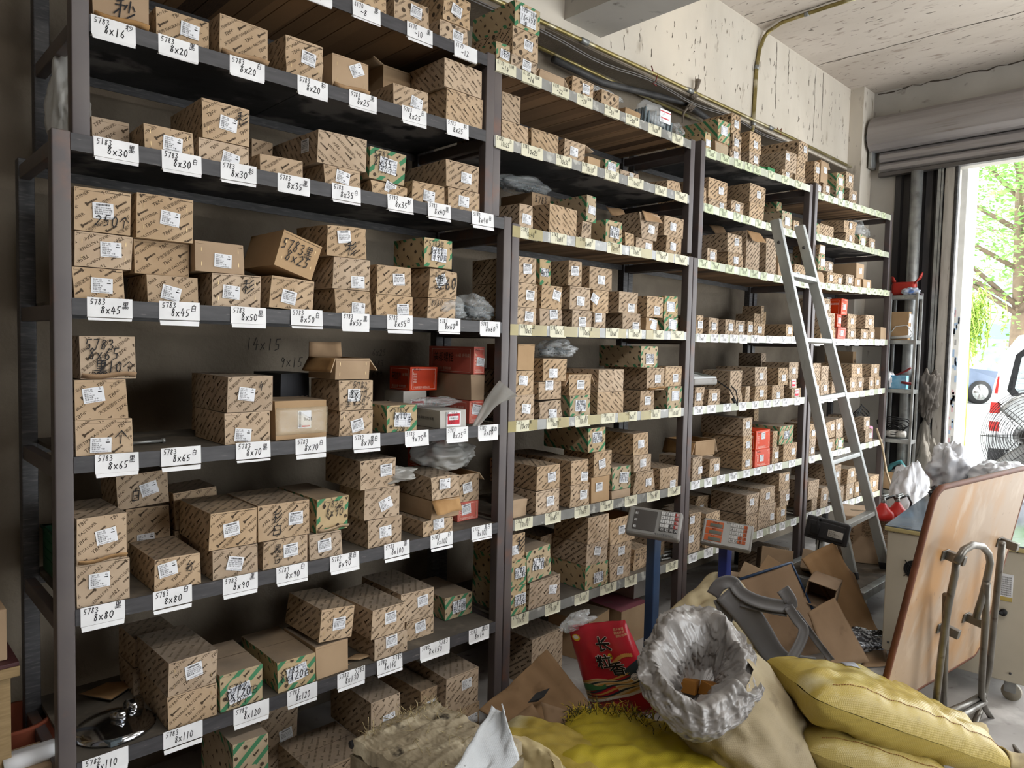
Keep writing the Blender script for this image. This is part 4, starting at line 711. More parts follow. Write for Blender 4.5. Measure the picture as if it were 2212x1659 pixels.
TAGS=[
(1, 'F', 0.547, 0.113, '5783|8x16|秒'),
(1, 'F', 0.721, 0.114, '5783|8x20|黑'),
(1, 'F', 0.931, 0.114, '5783|8x20|白'),
(1, 'F', 1.159, 0.113, '5783|8x20|彩'),
(1, 'F', 1.356, 0.114, '5783|8x25|黑'),
(1, 'F', 1.582, 0.114, '5783|8x25|白'),
(1, 'F', 1.795, 0.114, '5783|8x25|彩'),
(1, 'G', 1.194, 0.092, '6170|~6|黑'),
(1, 'G', 1.365, 0.116, '6170|~8|黑'),
(1, 'G', 1.599, 0.12, '6170|~10|黑'),
(1, 'G', 1.827, 0.121, '6170|~12|'),
(1, 'A', 0.542, 0.114, '5183|8x30|黑'),
(1, 'A', 0.718, 0.113, '5783|8x30|白'),
(1, 'A', 0.889, 0.114, '5783|8x30|彩'),
(1, 'A', 1.074, 0.115, '5783|8x35|黑'),
(1, 'A', 1.271, 0.114, '5783|8x35|白'),
(1, 'A', 1.498, 0.115, '5783|8x35|彩'),
(1, 'A', 1.682, 0.113, '5783|8x40|黑'),
(1, 'A', 1.906, 0.119, '5183|8x40|白'),
(1, 'B', 0.523, 0.115, '5783|8x45|黑'),
(1, 'B', 0.71, 0.116, '5783|8x45|白'),
(1, 'B', 0.921, 0.115, '5783|8x50|黑'),
(1, 'B', 1.122, 0.117, '5783|8x50|白'),
(1, 'B', 1.314, 0.114, '5783|8x55|黑'),
(1, 'B', 1.504, 0.116, '5783|8x55|白'),
(1, 'B', 1.744, 0.112, '5783|8x60|黑'),
(1, 'B', 1.961, 0.115, '5783|8x60|白'),
(1, 'C', 0.539, 0.113, '5783|8x65|黑'),
(1, 'C', 0.713, 0.116, '5783|8x65|白'),
(1, 'C', 0.938, 0.115, '5783|8x70|黑'),
(1, 'C', 1.142, 0.115, '5783|8x70|白'),
(1, 'C', 1.365, 0.115, '5782|8x70|黑白'),
(1, 'C', 1.591, 0.113, '5783|9x75|黑'),
(1, 'C', 1.794, 0.114, '5783|8x75|白'),
(1, 'C', 1.963, 0.114, '5782|8x80|黑白'),
(1, 'D', 0.5, 0.113, '5783|8x80|黑'),
(1, 'D', 0.689, 0.113, '5783|8x80|白'),
(1, 'D', 0.897, 0.115, '5783|8x90|黑'),
(1, 'D', 1.076, 0.114, '5783|8x90|白'),
(1, 'D', 1.276, 0.119, '5782|8x90|黑白'),
(1, 'D', 1.504, 0.116, '5783|8x100|黑'),
(1, 'D', 1.723, 0.113, '5783|8x100|白'),
(1, 'D', 1.937, 0.114, '5782|8x100|黑白'),
(1, 'E', 0.501, 0.119, '5782|8x110|'),
(1, 'E', 0.717, 0.117, '5783|8x110|'),
(1, 'E', 0.932, 0.121, '5782|8x120|'),
(1, 'E', 1.118, 0.113, '5783|8x120|'),
(1, 'E', 1.311, 0.116, '5782|8x130|5783'),
(1, 'E', 1.478, 0.116, '5782|8x140|5783'),
(1, 'E', 1.68, 0.151, '5782|8x150|5783'),
(1, 'E', 1.934, 0.116, '5782|8x14|黑白'),
(2, 'G', 2.053, 0.118, '6170|~14|10级'),
(2, 'G', 2.207, 0.124, '6170|~16|10级'),
(2, 'G', 2.398, 0.116, '6170|~22|10级'),
(2, 'G', 2.571, 0.113, '6170|~20|10级'),
(2, 'G', 2.775, 0.12, '6170|~24|10级'),
(2, 'G', 2.946, 0.115, '6170|~30|10级'),
(2, 'G', 3.141, 0.115, '5783|10x200|黑'),
(2, 'G', 3.361, 0.108, '5783|10x20|白'),
(2, 'F', 2.06, 0.105, '5783|10x25|白'),
(2, 'F', 2.213, 0.137, '5783|10x25|彩'),
(2, 'F', 2.436, 0.11, '5783|10x30|黑'),
(2, 'F', 2.619, 0.113, '5783|10x30|白'),
(2, 'F', 2.792, 0.113, '5783|10x30|彩'),
(2, 'F', 2.978, 0.135, '5783|10x35|黑'),
(2, 'F', 3.219, 0.108, '5783|10x35|白'),
(2, 'F', 3.406, 0.126, '5783|10x35|彩'),
(2, 'A', 2.181, 0.119, '5783|10x40|黑'),
(2, 'A', 2.376, 0.109, '5783|10x40|白'),
(2, 'A', 2.57, 0.12, '5783|10x40|彩'),
(2, 'A', 2.782, 0.119, '5783|10x45|黑'),
(2, 'A', 2.965, 0.108, '5783|10x45|白'),
(2, 'A', 3.197, 0.117, '5783|10x50|黑'),
(2, 'A', 3.375, 0.125, '5783|10x50|白'),
(2, 'B', 2.192, 0.109, '5783|10x55|黑'),
(2, 'B', 2.387, 0.112, '5783|10x55|白'),
(2, 'B', 2.588, 0.112, '5783|10x60|黑'),
(2, 'B', 2.792, 0.111, '5783|10x60|白'),
(2, 'B', 2.977, 0.114, '5783|10x65|黑'),
(2, 'B', 3.184, 0.111, '5783|10x65|白'),
(2, 'B', 3.364, 0.125, '5782|10x65|白'),
(2, 'C', 2.177, 0.12, '5783|10x70|黑'),
(2, 'C', 2.38, 0.111, '5783|10x70|白'),
(2, 'C', 2.579, 0.114, '5782|10x70|黑白'),
(2, 'C', 2.777, 0.111, '5783|10x75|白'),
(2, 'C', 2.967, 0.106, '5782|10x75|黑'),
(2, 'C', 3.176, 0.111, '5783|10x75|白'),
(2, 'C', 3.365, 0.125, '5782|10x80|白'),
(2, 'D', 2.191, 0.114, '5782|10x80|黑白'),
(2, 'D', 2.385, 0.11, '5781|10x85|黑白'),
(2, 'D', 2.592, 0.115, '5782|10x85|黑白'),
(2, 'D', 2.788, 0.106, '5781|10x90|黑'),
(2, 'D', 2.989, 0.109, '5783|10x90|白'),
(2, 'D', 3.187, 0.12, '5782|10x90|黑白'),
(2, 'D', 3.384, 0.126, '5783|10x95|黑白'),
(2, 'E', 2.184, 0.109, '5782|10x95|黑白'),
(2, 'E', 2.401, 0.107, '5783|10x100|黑'),
(2, 'E', 2.61, 0.109, '5783|10x100|白'),
(2, 'E', 2.808, 0.134, '5782|10x120|黑白'),
(2, 'E', 3.011, 0.11, '5783|10x110|黑白'),
(2, 'E', 3.391, 0.12, '5780|10x120|黑白'),
]
# ------------------------------------------------------------------ the room
M['floor'] = mat('concrete_floor', 'A9A5A1', .85, '8F8B87', 3, bump=.25, bscale=30, stain=[('6F6A65', 14, .62, .74), ('C0BCB8', 5, .55, .75)])
M['wall_low'] = mat('rough_concrete', '7C7264', .95, '63594D', 4, bump=.7, bscale=70, stain=[('8C8273', 2, .5, .7)])
M['wall_up'] = mat('stained_plaster', 'CFC8BC', .9, 'BEB6A9', 2.2, bump=.3, bscale=14, stretch=(1, 1, .45), stain=[('8F8475', 11, .63, .75), ('74695C', 26, .68, .76), ('DAD0C0', 1.2, .5, .7)])
M['ceil'] = mat('stained_ceiling', 'CCC3B9', .9, 'B6ACA1', 2.0, bump=.35, bscale=22, stretch=(1, .35, 1), stain=[('94857A', 13, .6, .74), ('7F7066', 34, .62, .74)])
M['wall_r'] = mat('grey_plaster', 'B7B3AC', .9, 'A5A19A', 2.5, bump=.3, bscale=18, stain=[('827C75', 12, .64, .75)])
M['shutter'] = mat('shutter_metal', '9C9796', .35, '8B8685', 3, metal=.25, spec=.5, stretch=(6, .3, 6), stain=[('7B726C', 6, .6, .75)])
M['corr'] = mat('dark_corrugated_metal', '4A494B', .55, '3A393B', 4, metal=.3, stretch=(1, 1, .2), stain=[('625F5D', 9, .6, .75)])
M['galv'] = mat('galvanised_metal', 'A3A5A4', .38, '858786', 14, metal=.55, stain=[('6F6E6B', 9, .62, .75)])
M['jamb'] = mat('peeling_jamb_paint', 'B5B0A8', .85, '9A958D', 6, stretch=(3, 3, .5), stain=[('5A554F', 16, .63, .72)])
M['gold'] = mat('gilt_conduit', 'A0925F', .34, '827548', 20, metal=.6, stain=[('C2BAA0', 8, .52, .66)])
M['blackpipe'] = mat('black_plastic_pipe', '3A393A', .5, '555453', 9)
M['cable'] = mat('grey_cable', '6E6B68', .6)
M['rope'] = mat('grubby_rope', '8A7F72', .95, '6B6258', 40, bump=.5, bscale=200)
M['rope_w'] = mat('pale_rope', 'C6C0B6', .95, 'A59E94', 40)
M['dark'] = mat('dark_rubber', '1B1B1C', .6)
b = MB(); b.box((-3, -7, -.12), (7.3, .75, 0)); struct('floor', b, M['floor'])
b = MB(); b.box((-3, .65, 0), (7.3, .8, 4.07)); struct('wall_back', b, M['wall_low'])
b = MB(); b.box((-3, .45, 3.34), (7.05, .655, 4.07)); struct('trim_1', b, M['wall_up'])                # painted beam along the back wall
b = MB(); b.box((-3, .445, 3.335), (7.05, .62, 3.345)); b.box((-3, .43, 3.30), (2.75, .65, 3.34)); struct('trim_2', b, M['wall_low'])   # rough concrete under it
b = MB(); b.box((2.92, -7, 3.43), (3.23, .46, 4.08)); struct('trim_3', b, M['wall_r'])                  # cross beam
b = MB(); b.box((-3, -7, 4.07), (7.3, .8, 4.25)); struct('ceiling', b, M['ceil'])
b = MB(); b.box((6.8, .33, 0), (7.06, .66, 4.07)); struct('trim_4', b, M['wall_up'])                    # corner pillar
b = MB(); b.box((7.05, -7, 3.30), (7.25, .8, 4.07)); b.box((7.05, .1, 0), (7.25, .8, 3.3)); b.box((7.05, -7, 0), (7.25, -5.0, 3.3)); struct('wall_right', b, M['wall_r'])
b = MB(); b.box((-3.15, -7, -.1), (-3, .8, 4.25)); struct('wall_left', b, M['wall_low'])
b = MB(); b.box((-3.15, -7.15, -.1), (2.2, -7, 4.25)); b.box((2.2, -7.15, 3.3), (7.3, -7, 4.25)); struct('wall_front', b, M['wall_low'])
# crack lines of the plaster joints on the ceiling and beam: thin grooves filled with dirt
b = MB(); rng = random.Random(5)
def crack(b, p, q, n, w, nrm):
    p, q = Vector(p), Vector(q); d = (q - p); s = d.cross(Vector(nrm)).normalized()
    pts = [p + d * (i / n) + s * rng.uniform(-1, 1) * w * 1.6 for i in range(n + 1)]
    for a, c in zip(pts, pts[1:]):
        ww = w * rng.uniform(.3, 1); n_ = Vector(nrm) * .0008
        b.add([a - s * ww + n_, c - s * ww + n_, c + s * ww + n_, a + s * ww + n_], [(0, 1, 2, 3)])
crack(b, (5.0, .44, 4.069), (5.15, -3, 4.069), 40, .006, (0, 0, -1)); crack(b, (6.05, .44, 4.069), (6.1, -3, 4.069), 40, .006, (0, 0, -1))
crack(b, (-1, .452, 4.06), (6.8, .452, 4.06), 90, .006, (0, -1, 0)); crack(b, (7.049, .3, 4.06), (7.049, -4, 4.06), 60, .008, (-1, 0, 0))
for x in (5.35, 5.55, 6.05, 6.2): crack(b, (x, .449, 4.05), (x + .01, .449, rng.uniform(3.4, 3.8)), 14, .004, (0, -1, 0))
for i in range(160):
    x = rng.uniform(3.3, 6.75); z = rng.uniform(3.4, 4.0); l = rng.uniform(.01, .05)
    crack(b, (x, .449, z), (x + rng.uniform(-.01, .01), .449, z - l), 2, .003, (0, -1, 0))
for i in range(170):
    x = rng.uniform(4.6, 7); y = rng.uniform(-2.2, .4); l = rng.uniform(.01, .06); crack(b, (x, y, 4.069), (x + rng.uniform(-.02, .02), y + l, 4.069), 2, .003, (0, 0, -1))
struct('trim_5', b, mat('dirt_cracks', '4E463E', .95))
# wall hook lines of old marker writing behind the shelves
b = MB()
for (tx, x, z, h) in (('14x15', 1.25, 1.62, .05), ('6x25', 1.86, 1.6, .03), ('683', 1.87, 1.55, .03), ('699', 1.86, 1.5, .03), ('9x15', 1.4, 1.55, .04), ('2412=10', 4.2, 1.2, .035)):
    V, F, w = handwrite(tx, 0, 0, h, rng, .07); b.add([(x + a, .6485, z + c) for a, c in V], F)
struct('trim_6', b, mat('faded_wall_marker', '3C3833', .9))
# left jamb of the wide door: corrugated sheet, rails, jamb post
b = MB(); yy = [.11]; prof = []
y = .11; k = 0
while y > -.31:
    o = 0 if k % 4 in (0, 1) else .03; prof.append((7.04 + o, y)); y -= (.05 if k % 2 == 0 else .014); k += 1
for (a, c) in zip(prof, prof[1:]):
    b.add([(a[0], a[1], .0), (c[0], c[1], .0), (c[0], c[1], 3.3), (a[0], a[1], 3.3), (a[0] + .002, a[1], 0), (c[0] + .002, c[1], 0), (c[0] + .002, c[1], 3.3), (a[0] + .002, a[1], 3.3)], [(0, 1, 2, 3), (7, 6, 5, 4)])
b.box((7.08, -.30, 0), (7.1, .11, 3.3)); struct('door_1', b, M['corr'])
b = MB(); b.box((7.0, -.27, 0), (7.04, -.245, 3.28)); b.box((7.0, -.29, 0), (7.03, -.275, 3.28)); struct('trim_7', b, M['galv'])
b = MB()
def jam(u, w): 
    return (7.02 + .05 * 0, -.385, -.30)
b.rbox((7.0, -.378, 0), (7.2, -.30, 3.29), .008); struct('trim_8', b, M['jamb'])
b = MB(); b.rbox((6.995, -.402, 0), (7.05, -.38, 3.29), .004); struct('trim_9', b, mat('black_door_gasket', '2B2A2A', .8, '4A4846', 20))
t = tag(MB().tube([(6.97, -.09, .0), (6.97, -.09, 1.1), (6.975, -.09, 2.2), (6.97, -.09, 3.28)], .048, 14).build('drain_pipe', M['galv']), 'round galvanised downpipe standing against the dark corrugated sheet by the door', 'pipe')
# outside pillar with pasted stickers
b = MB(); yp = at_x(2082, 600, 7.3).y; b.rbox((7.27, yp, -.02), (7.6, -.30, 4.2), .006); struct('trim_10', b, mat('white_outer_pillar', 'D9D9D6', .85, 'C9C9C6', 8))
b = MB()
for i in range(46):
    z = rng.uniform(.3, 2.1); w = rng.uniform(.01, .018); y = rng.uniform(yp + .01, yp + .05); h = rng.uniform(.02, .07)
    b.box((7.268, y - w / 2, z), (7.27, y + w / 2, z + h), rng.choice([0, 0, 1, 2]))
struct('trim_11', b, [mat('blue_sticker', '9AB2CF', .7), mat('pink_sticker', 'CFA9B0', .7), mat('grey_sticker', '9E9E9E', .7)])
# roller shutter rolled up over the door
sh = thing('roller_shutter', 'grey steel roller shutter rolled up above the wide doorway', 'roller shutter', (7.0, 0, 3.3))
sh_prof = [(.02, .50), (-.06, .515), (-.13, .47), (-.165, .40), (-.17, .33), (-.15, .25), (-.105, .205), (-.05, .20), (.02, .21)]
b = MB()
def slat(prof, y0, y1):
    n = len(prof); vs = [(x, y0, z) for x, z in prof] + [(x, y1, z) for x, z in prof]
    b.add(vs, [(i, i + 1, n + i + 1, n + i) for i in range(n - 1)] + [tuple(range(n))[::-1], tuple(range(n, 2 * n))])
pp = []
for (x0, z0), (x1, z1) in zip(sh_prof, sh_prof[1:]):
    for f, dx in ((0, 0), (.2, .004), (.5, .007), (.8, .004)):
        pp.append((x0 + (x1 - x0) * f - (z0 - z1) * dx * 3, z0 + (z1 - z0) * f - (x1 - x0) * dx * 0))
pp.append(sh_prof[-1]); slat(pp, -6.6, .30); b.build('shutter_roll', M['shutter'], sh)
b = MB()
for z0, z1, x in ((.11, .2, .0), (.02, .1, .012)):
    q = [(x + .03, z1), (x - .008, z1 - .004), (x - .02, z1 - (z1 - z0) * .3), (x - .02, z0 + (z1 - z0) * .3), (x - .006, z0 + .004), (x + .03, z0)]; slat(q, -6.6, .24)
b.build('curtain_slats', M['shutter'], sh)
b = MB(); b.box((-.03, -6.6, -.02), (.04, .24, .012)); b.build('bottom_bar', mat('dark_shutter_bar', '5C5856', .5, metal=.3), sh)
b = MB(); b.rbox((-.08, .28, .06), (.04, .31, .40), .004); b.tube([(-.08, .30, .33), (-.08, .345, .33)], .05, 14); b.build('end_bracket', M['galv'], sh)
# conduits, pipes and cables along the beam
def along(us, y): return [at_y(u, v, y) for u, v in us]
p = at_y(1171, 47, .42); q = at_y(1700, 293, .42); e = at_y(1921, 402, .42)
d = (q - p).normalized()
c = MB().tube([p - d * 1.6, p, q, e], .012, 8); 
o_ = c.build('conduit_pipe', M['gold']); tag(o_, 'long gilt conduit pipe running along the painted beam above the racks', 'pipe')
for t_ in (.12, .5, .9):
    b = MB(); m_ = p + (q - p) * t_; b.tube([m_ - d * .03, m_ + d * .03], .0165, 8); b.build('pipe_coupling', M['galv'], o_)
c = MB()
for dz, y in ((-.04, .425), (-.052, .42)):
    pts = [p - d * 1.6 + Vector((0, 0, dz))] + [p + (q - p) * t_ + Vector((0, 0, dz - .028 * math.sin(t_ * 9) ** 2)) for t_ in np.linspace(0, 1, 22)]
    c.tube(pts, .0035, 5)
tag(c.build('cable_run', M['cable']), 'loose grey electric cables sagging along the gilt conduit', 'cable')
c = MB().tube([at_y(1195, 128, .58), at_y(1300, 178, .57), at_y(1480, 222, .55), at_y(1540, 265, .52)], .02, 10)
tag(c.build('black_pipe', M['blackpipe']), 'short black plastic pipe hung by rope under the beam', 'pipe')
c = MB().tube([at_y(1150, 95, .6), at_y(1330, 180, .6), at_y(1512, 262, .6)], .011, 8)
tag(c.build('thin_conduit', M['gold']), 'thin yellow conduit below the beam behind the top cartons', 'pipe')
c = MB(); a0 = at_y(1627, 272, .435); a1 = at_y(1634, 150, .435); a2 = at_y(1641, 105, .435)
r1 = at_z(1660, 68, 4.045); r2 = at_z(1690, 48, 4.045); r3 = at_z(1790, 14, 4.045); r4 = at_z(1880, -14, 4.045)
c.tube([at_y(1624, 284, .41), a0, a1, a2, (a2 + r1) / 2 + Vector((0, -.0, .02)), r1, r2, r3, r4], .014, 9)
pc = c.build('ceiling_conduit', M['gold']); tag(pc, 'gilt conduit rising up the beam and bending onto the ceiling', 'pipe')
b = MB(); 
for m_, n_ in ((a1, a2), (a0, a1)): b.tube([m_, m_ + (n_ - m_).normalized() * .03], .018, 8)
b.tube([(r2 + r3) / 2, (r2 + r3) / 2 + (r3 - r2).normalized() * .03], .018, 8); b.build('pipe_clip', M['galv'], pc)
def coil(b, c, r, n, axis, wr=.006, sp=.012, jit=.004):
    rg = random.Random(int(c[0] * 1000)); ax = Vector(axis).normalized(); u = ax.cross(Vector((0, 0, 1))).normalized(); w = ax.cross(u); pts = []
    for i in range(n * 10 + 1):
        a = 2 * PI * i / 10; pts.append(Vector(c) + ax * (sp * (i / 10 - n / 2)) + (u * math.cos(a) + w * math.sin(a)) * (r + rg.uniform(-jit, jit)))
    b.tube(pts, wr, 5)
b = MB(); cc = at_y(1488, 228, .53); coil(b, cc, .03, 6, (1, 0, -.2)); cc2 = at_y(1497, 205, .44); coil(b, cc2, .026, 4, (1, 0, -.4))
b.tube([cc2, at_y(1505, 190, .42), at_y(1509, 172, .41)], [.01, .014, .022], 5); b.tube([cc, at_y(1476, 245, .5), at_y(1474, 266, .5)], [.008, .009, .004], 5)
b.tube([cc, cc2], .008, 5)
tag(b.build('rope_knot', M['rope']), 'grubby rope knotted round the black pipe and conduit', 'rope')
b = MB(); coil(b, at_y(1908, 398, .40), .03, 5, (1, 0, -.4), .007)
for k in range(3): 
    pts = [at_y(1912 + 22 * math.sin(PI * t_) + 6 * k * t_, 402 - 5 * k + 10 * math.cos(PI * 2 * t_), .39) for t_ in np.linspace(0, 1, 9)]; b.tube(pts, .006, 5)
b.tube([at_y(1906, 405, .39), at_y(1904, 430, .39), at_y(1900, 470, .38), at_y(1893, 520, .4)], .006, 5); b.tube([at_y(1908, 405, .38), at_y(1909, 450, .38), at_y(1898, 530, .4)], .005, 5)
tag(b.build('rope_bundle', M['rope_w']), 'pale rope bundle tied at the end of the gilt conduit with hanging cords', 'rope')
b = MB(); kk = at_y(1413, 163, .415); b.tube([kk + Vector((-.03, 0, .05)), kk, kk + Vector((.03, -.005, .02)), kk + Vector((.02, 0, -.03)), kk + Vector((-.01, 0, -.05)), kk + Vector((.03, 0, -.055))], .004, 5)
tag(b.build('wire_tie', mat('red_wire', '6B2A25', .5)), 'small dark red wire twisted round the conduit', 'wire')
b = MB(); kk = at_y(1683, 284, .415); b.tube([kk + Vector((-.03, 0, .02)), kk, kk + Vector((.03, -.005, .03)), kk + Vector((.02, 0, -.02)), kk + Vector((.05, 0, -.01))], .004, 5)
tag(b.build('wire_tie', mat('rust_wire', '7B4A30', .5)), 'rusty wire twisted round the conduit above the third rack', 'wire')
# ------------------------------------------------------------------ shelving racks
LOWX = {1: (.443, 2.133), 2: (2.137, 3.563), 3: (3.568, 5.135), 4: (5.162, 6.755)}
UPX = {1: (.499, 2.05), 2: (2.054, 3.597), 3: (3.662, 5.158), 4: (5.205, 6.79)}
RAILM = {1: M['steel_rail'], 2: M['rail_silver'], 3: M['rail_taped'], 4: M['rail_taped']}
RACKN = {1: 'nearest', 2: 'second', 3: 'third', 4: 'farthest'}
BOARD = {(1, 'F'): 'board_black', (1, 'A'): 'board_black', (1, 'G'): 'planks', (2, 'G'): 'planks_b', (2, 'F'): 'board_black', (2, 'A'): 'planks_b', (3, 'A'): 'planks', (3, 'F'): 'board_black',
         (3, 'G'): 'board_black', (4, 'G'): 'planks_b', (4, 'F'): 'board_black', (4, 'A'): 'planks'}
PW = .045
def zat(bay, n, x):
    x0, z0, x1, z1 = SZ[(bay, n)]; return z0 + (z1 - z0) * (x - x0) / (x1 - x0)
def skew_box(b, x0, x1, y0, y1, zt, th, mi=0):
    """box whose top follows the slightly sloping shelf"""
    za, zb = zt(x0), zt(x1)
    vs = [(x0, y0, za - th), (x1, y0, zb - th), (x1, y1, zb - th), (x0, y1, za - th), (x0, y0, za), (x1, y0, zb), (x1, y1, zb), (x0, y1, za)]
    b.add(vs, [(0, 3, 2, 1), (4, 5, 6, 7), (0, 1, 5, 4), (1, 2, 6, 5), (2, 3, 7, 6), (3, 0, 4, 7)], mi)
trng = random.Random(11)
def paper_tag(rack, bay, n, x, w, txt, yf):
    z = zat(bay, n, x + w / 2); b = MB(); h = .052 if bay == 1 else .0455
    tilt = trng.uniform(-.012, .012); dz = trng.uniform(-.002, .004) if bay == 1 else 0; lift = trng.uniform(.0, .006) if bay == 1 else 0
    P = lambda a, c: (x + a, yf - .0012 - (lift * max(0, -c / h - .85) * 5), z + dz + c + a * tilt)
    fold = trng.uniform(.006, .014) if bay == 1 else trng.choice((.0015, .002, .006))
    b.add([P(0, .002), P(w, .002), P(w, -h), P(0, -h), (x, yf + .008, z - h - .002 + dz), (x + w, yf + .008, z - h - .002 + dz + w * tilt)], [(3, 2, 1, 0), (4, 5, 2, 3)])
    b.add([(x + w * .01, yf - .0012 - lift, z - h), (x + w * .99, yf - .0012 - lift, z - h + w * tilt), (x + w * .97, yf - .004 - lift * 1.5, z - h - fold), (x + w * .02, yf - .004 - lift, z - h - fold)], [(3, 2, 1, 0)])
    parts = txt.split('|')
    def wr(s, fx, fz, hh, mx):
        V, F, ww = handwrite(s, 0, 0, hh, trng, .11)
        k = min(1, mx * w / ww) if ww > 0 else 1
        b.add([(x + fx * w + a * k, yf - .0019 - lift * .75 * (1 - fz - c / h), z + dz - h + fz * h + c + (fx * w + a) * tilt) for a, c in V], F, 1)
    s = 1 if bay < 3 else .9
    wr(parts[0], .06, .66, .0155 * s, .45); wr(parts[1], .28, .2, .021 * s, .48)
    if len(parts) > 2 and parts[2]: wr(parts[2], .62 if len(parts[2]) > 1 else .76, .5 if bay == 1 and n in 'ABC' else .66, .019 * s if bay == 1 else .014, .36)
    pm = 'paper_tag' if bay == 1 else ('paper_cream' if bay == 2 else ('paper_green' if n in 'AFG' else 'paper_tag'))
    return b.build('shelf_tag', [M[pm], M['ink_black']], rack)
def rack(bay, upper):
    x0, x1 = (UPX if upper else LOWX)[bay]; y0 = .035 if upper else 0.0; y1 = y0 + (.52 if upper else .5)
    names = 'FG' if upper else 'ABCDE'
    zA = max(zat(bay, 'A', x0), zat(bay, 'A', x1), 2.207 if bay == 2 and upper else 0); zb = zA + .006 if upper else 0
    zt = (zat(bay, 'G', x1) + .012) if upper else zA + .004
    lab = '%s %s steel rack %s' % (RACKN[bay], 'upper two-shelf' if upper else 'lower five-shelf', {True: 'standing on top of the lower one', False: 'standing on the floor along the wall'}[upper])
    r = thing('shelving_rack', lab, 'shelving rack', (x0, y0, zb), group='steel shelving racks along the wall')
    inv = Vector((x0, y0, zb))
    def put(name, b, m):
        b.v = [(p[0] - inv.x, p[1] - inv.y, p[2] - inv.z) for p in b.v]; return b.build(name, m, r)
    for (px, py) in ((x0, y0), (x1 - PW, y0), (x0, y1 - PW), (x1 - PW, y1 - PW)):
        b = MB(); yy = py + (.008 if upper and bay == 2 and px == x0 and py == y0 else 0)
        b.rbox((px, yy, 0 + zb), (px + PW, yy + PW, zt), .004)
        put('post', b, M['steel_brown'] if (py == y0) else M['steel_dark'])
    for n in names:
        f = lambda x, n=n: zat(bay, n, x)
        xa, xb = (x0 + PW, x1 - PW) if not (upper and bay == 2) else (x0, x1 - PW)
        b = MB(); skew_box(b, xa, xb, y0, y0 + .004, f, .046); skew_box(b, xa, xb, y0 + .004, y0 + .035, lambda x: f(x) - .018, .004)
        rl = put('front_rail', b, RAILM[bay])
        b = MB(); skew_box(b, x0 + PW, x1 - PW, y1 - .03, y1 - .026, lambda x: f(x) - .016, .03); put('back_rail', b, M['steel_dark'])
        for sx in (x0 + .004, x1 - .034):
            b = MB(); b.rbox((sx, y0 + PW - .002, f(sx) - .062), (sx + .03, y1 - PW + .002, f(sx) - .019), .003)
            put('side_rail', b, M['steel_brown'])
        kind = BOARD.get((bay, n), 'board_grey'); b = MB(); yb0, yb1 = y0 + .005, y1 + .015
        g = lambda x: f(x) - .003
        if kind.startswith('planks'):
            rg = random.Random(bay * 10 + ord(n)); x = x0 + .045
            while x < x1 - .05:
                w = min(rg.uniform(.06, .15), x1 - .045 - x); skew_box(b, x, x + w - .004, yb0, yb1 + rg.uniform(-.01, .01), g, .012); x += w
        else:
            xm = x0 + (x1 - x0) * .47
            skew_box(b, x0 + .045, xm - .003, yb0, yb1, g, .012); skew_box(b, xm, x1 - .045, yb0, yb1, g, .012)
        put('shelf_board', b, M[kind])
        if bay == 2 and n in 'ABC':
            rg = random.Random(bay + ord(n)); pc = [(xa + .05 + k * (xb - xa) * (.2 if n == 'A' else .16) + rg.uniform(0, .05), rg.uniform(.05, .1), y0 - .0008) for k in range(5)] + [(x0 - .001, PW + .004, y0 - .0012)]
            for (x, w, yq) in pc:
                b = MB(); b.box((x, yq - .0006, f(x) - .047), (x + w, yq, f(x) + .001)); put('packing_tape', b, M['tape_yellow'])
    # taped paper tags with handwritten sizes
    tl = [(n, x, w, t) for (bb, n, x, w, t) in TAGS if bb == bay and n in names]
    if bay >= 3:
        rg = random.Random(bay * 3 + upper); seq = dict(G=['6170', '5780'], F=['5783'], A=['5783'], B=['5783'], C=['5783', '5782'], D=['5782'], E=['5782'])
        dia = 12 if bay == 3 else 14
        for n in names:
            x = x0 + PW + .01; L0 = 20 + 15 * 'GFABCDE'.index(n); k = 0
            while x < x1 - PW - .09:
                w = rg.uniform(.085, .105); t = '%s|%dx%d|%s' % (rg.choice(seq[n]), dia, L0 + 5 * (k // 3), rg.choice('黑白彩黑白'))
                tl.append((n, x, w, t)); x += w + rg.uniform(.02, .11); k += 1
    for (n, x, w, t) in tl:
        o = paper_tag(None, bay, n, x, w, t, y0); o.parent = r; o.location = -inv
    return r
for bay in (1, 2, 3, 4):
    rack(bay, False); rack(bay, True)
# ------------------------------------------------------------------ cartons
def bolt2d(L, h):
    """printed bolt: hexagon head and threaded shank"""
    V = [(0, -h), (.16 * L, -h), (.16 * L, h), (0, h)]; F = [(0, 1, 2, 3)]
    V += [(.16 * L, -h * .45), (.6 * L, -h * .45), (.6 * L, h * .45), (.16 * L, h * .45)]; F += [(4, 5, 6, 7)]
    for k in range(5):
        x = .62 * L + k * .075 * L; i = len(V); V += [(x, -h * .5), (x + .055 * L, -h * .5), (x + .06 * L, h * .5), (x + .015 * L, h * .5)]; F.append((i, i + 1, i + 2, i + 3))
    return V, F, L
def disc2d(r, n=10):
    return [(r + r * math.cos(2 * PI * k / n), r * math.sin(2 * PI * k / n)) for k in range(n)], [tuple(range(n))], 2 * r
def scaled(t, k, sh=0): V, F, w = t; return [(a * k + sh * b * k, b * k) for a, b in V], F, w * k
def blocks(n, cap, adv):
    """lettering too far away to read: one small block per character"""
    V = []; F = []
    for k in range(n):
        i = len(V); V += [(k * adv, 0), (k * adv + adv * .62, 0), (k * adv + adv * .62, cap), (k * adv, cap)]; F.append((i, i + 1, i + 2, i + 3))
    return V, F, n * adv
NAME_T = scaled(text2d('天宝紧固件TIANBAO FASTENER'), .0082); NAME_T2 = scaled(text2d('TBF®'), .0105, .2); BOLT = bolt2d(.034, .0052)
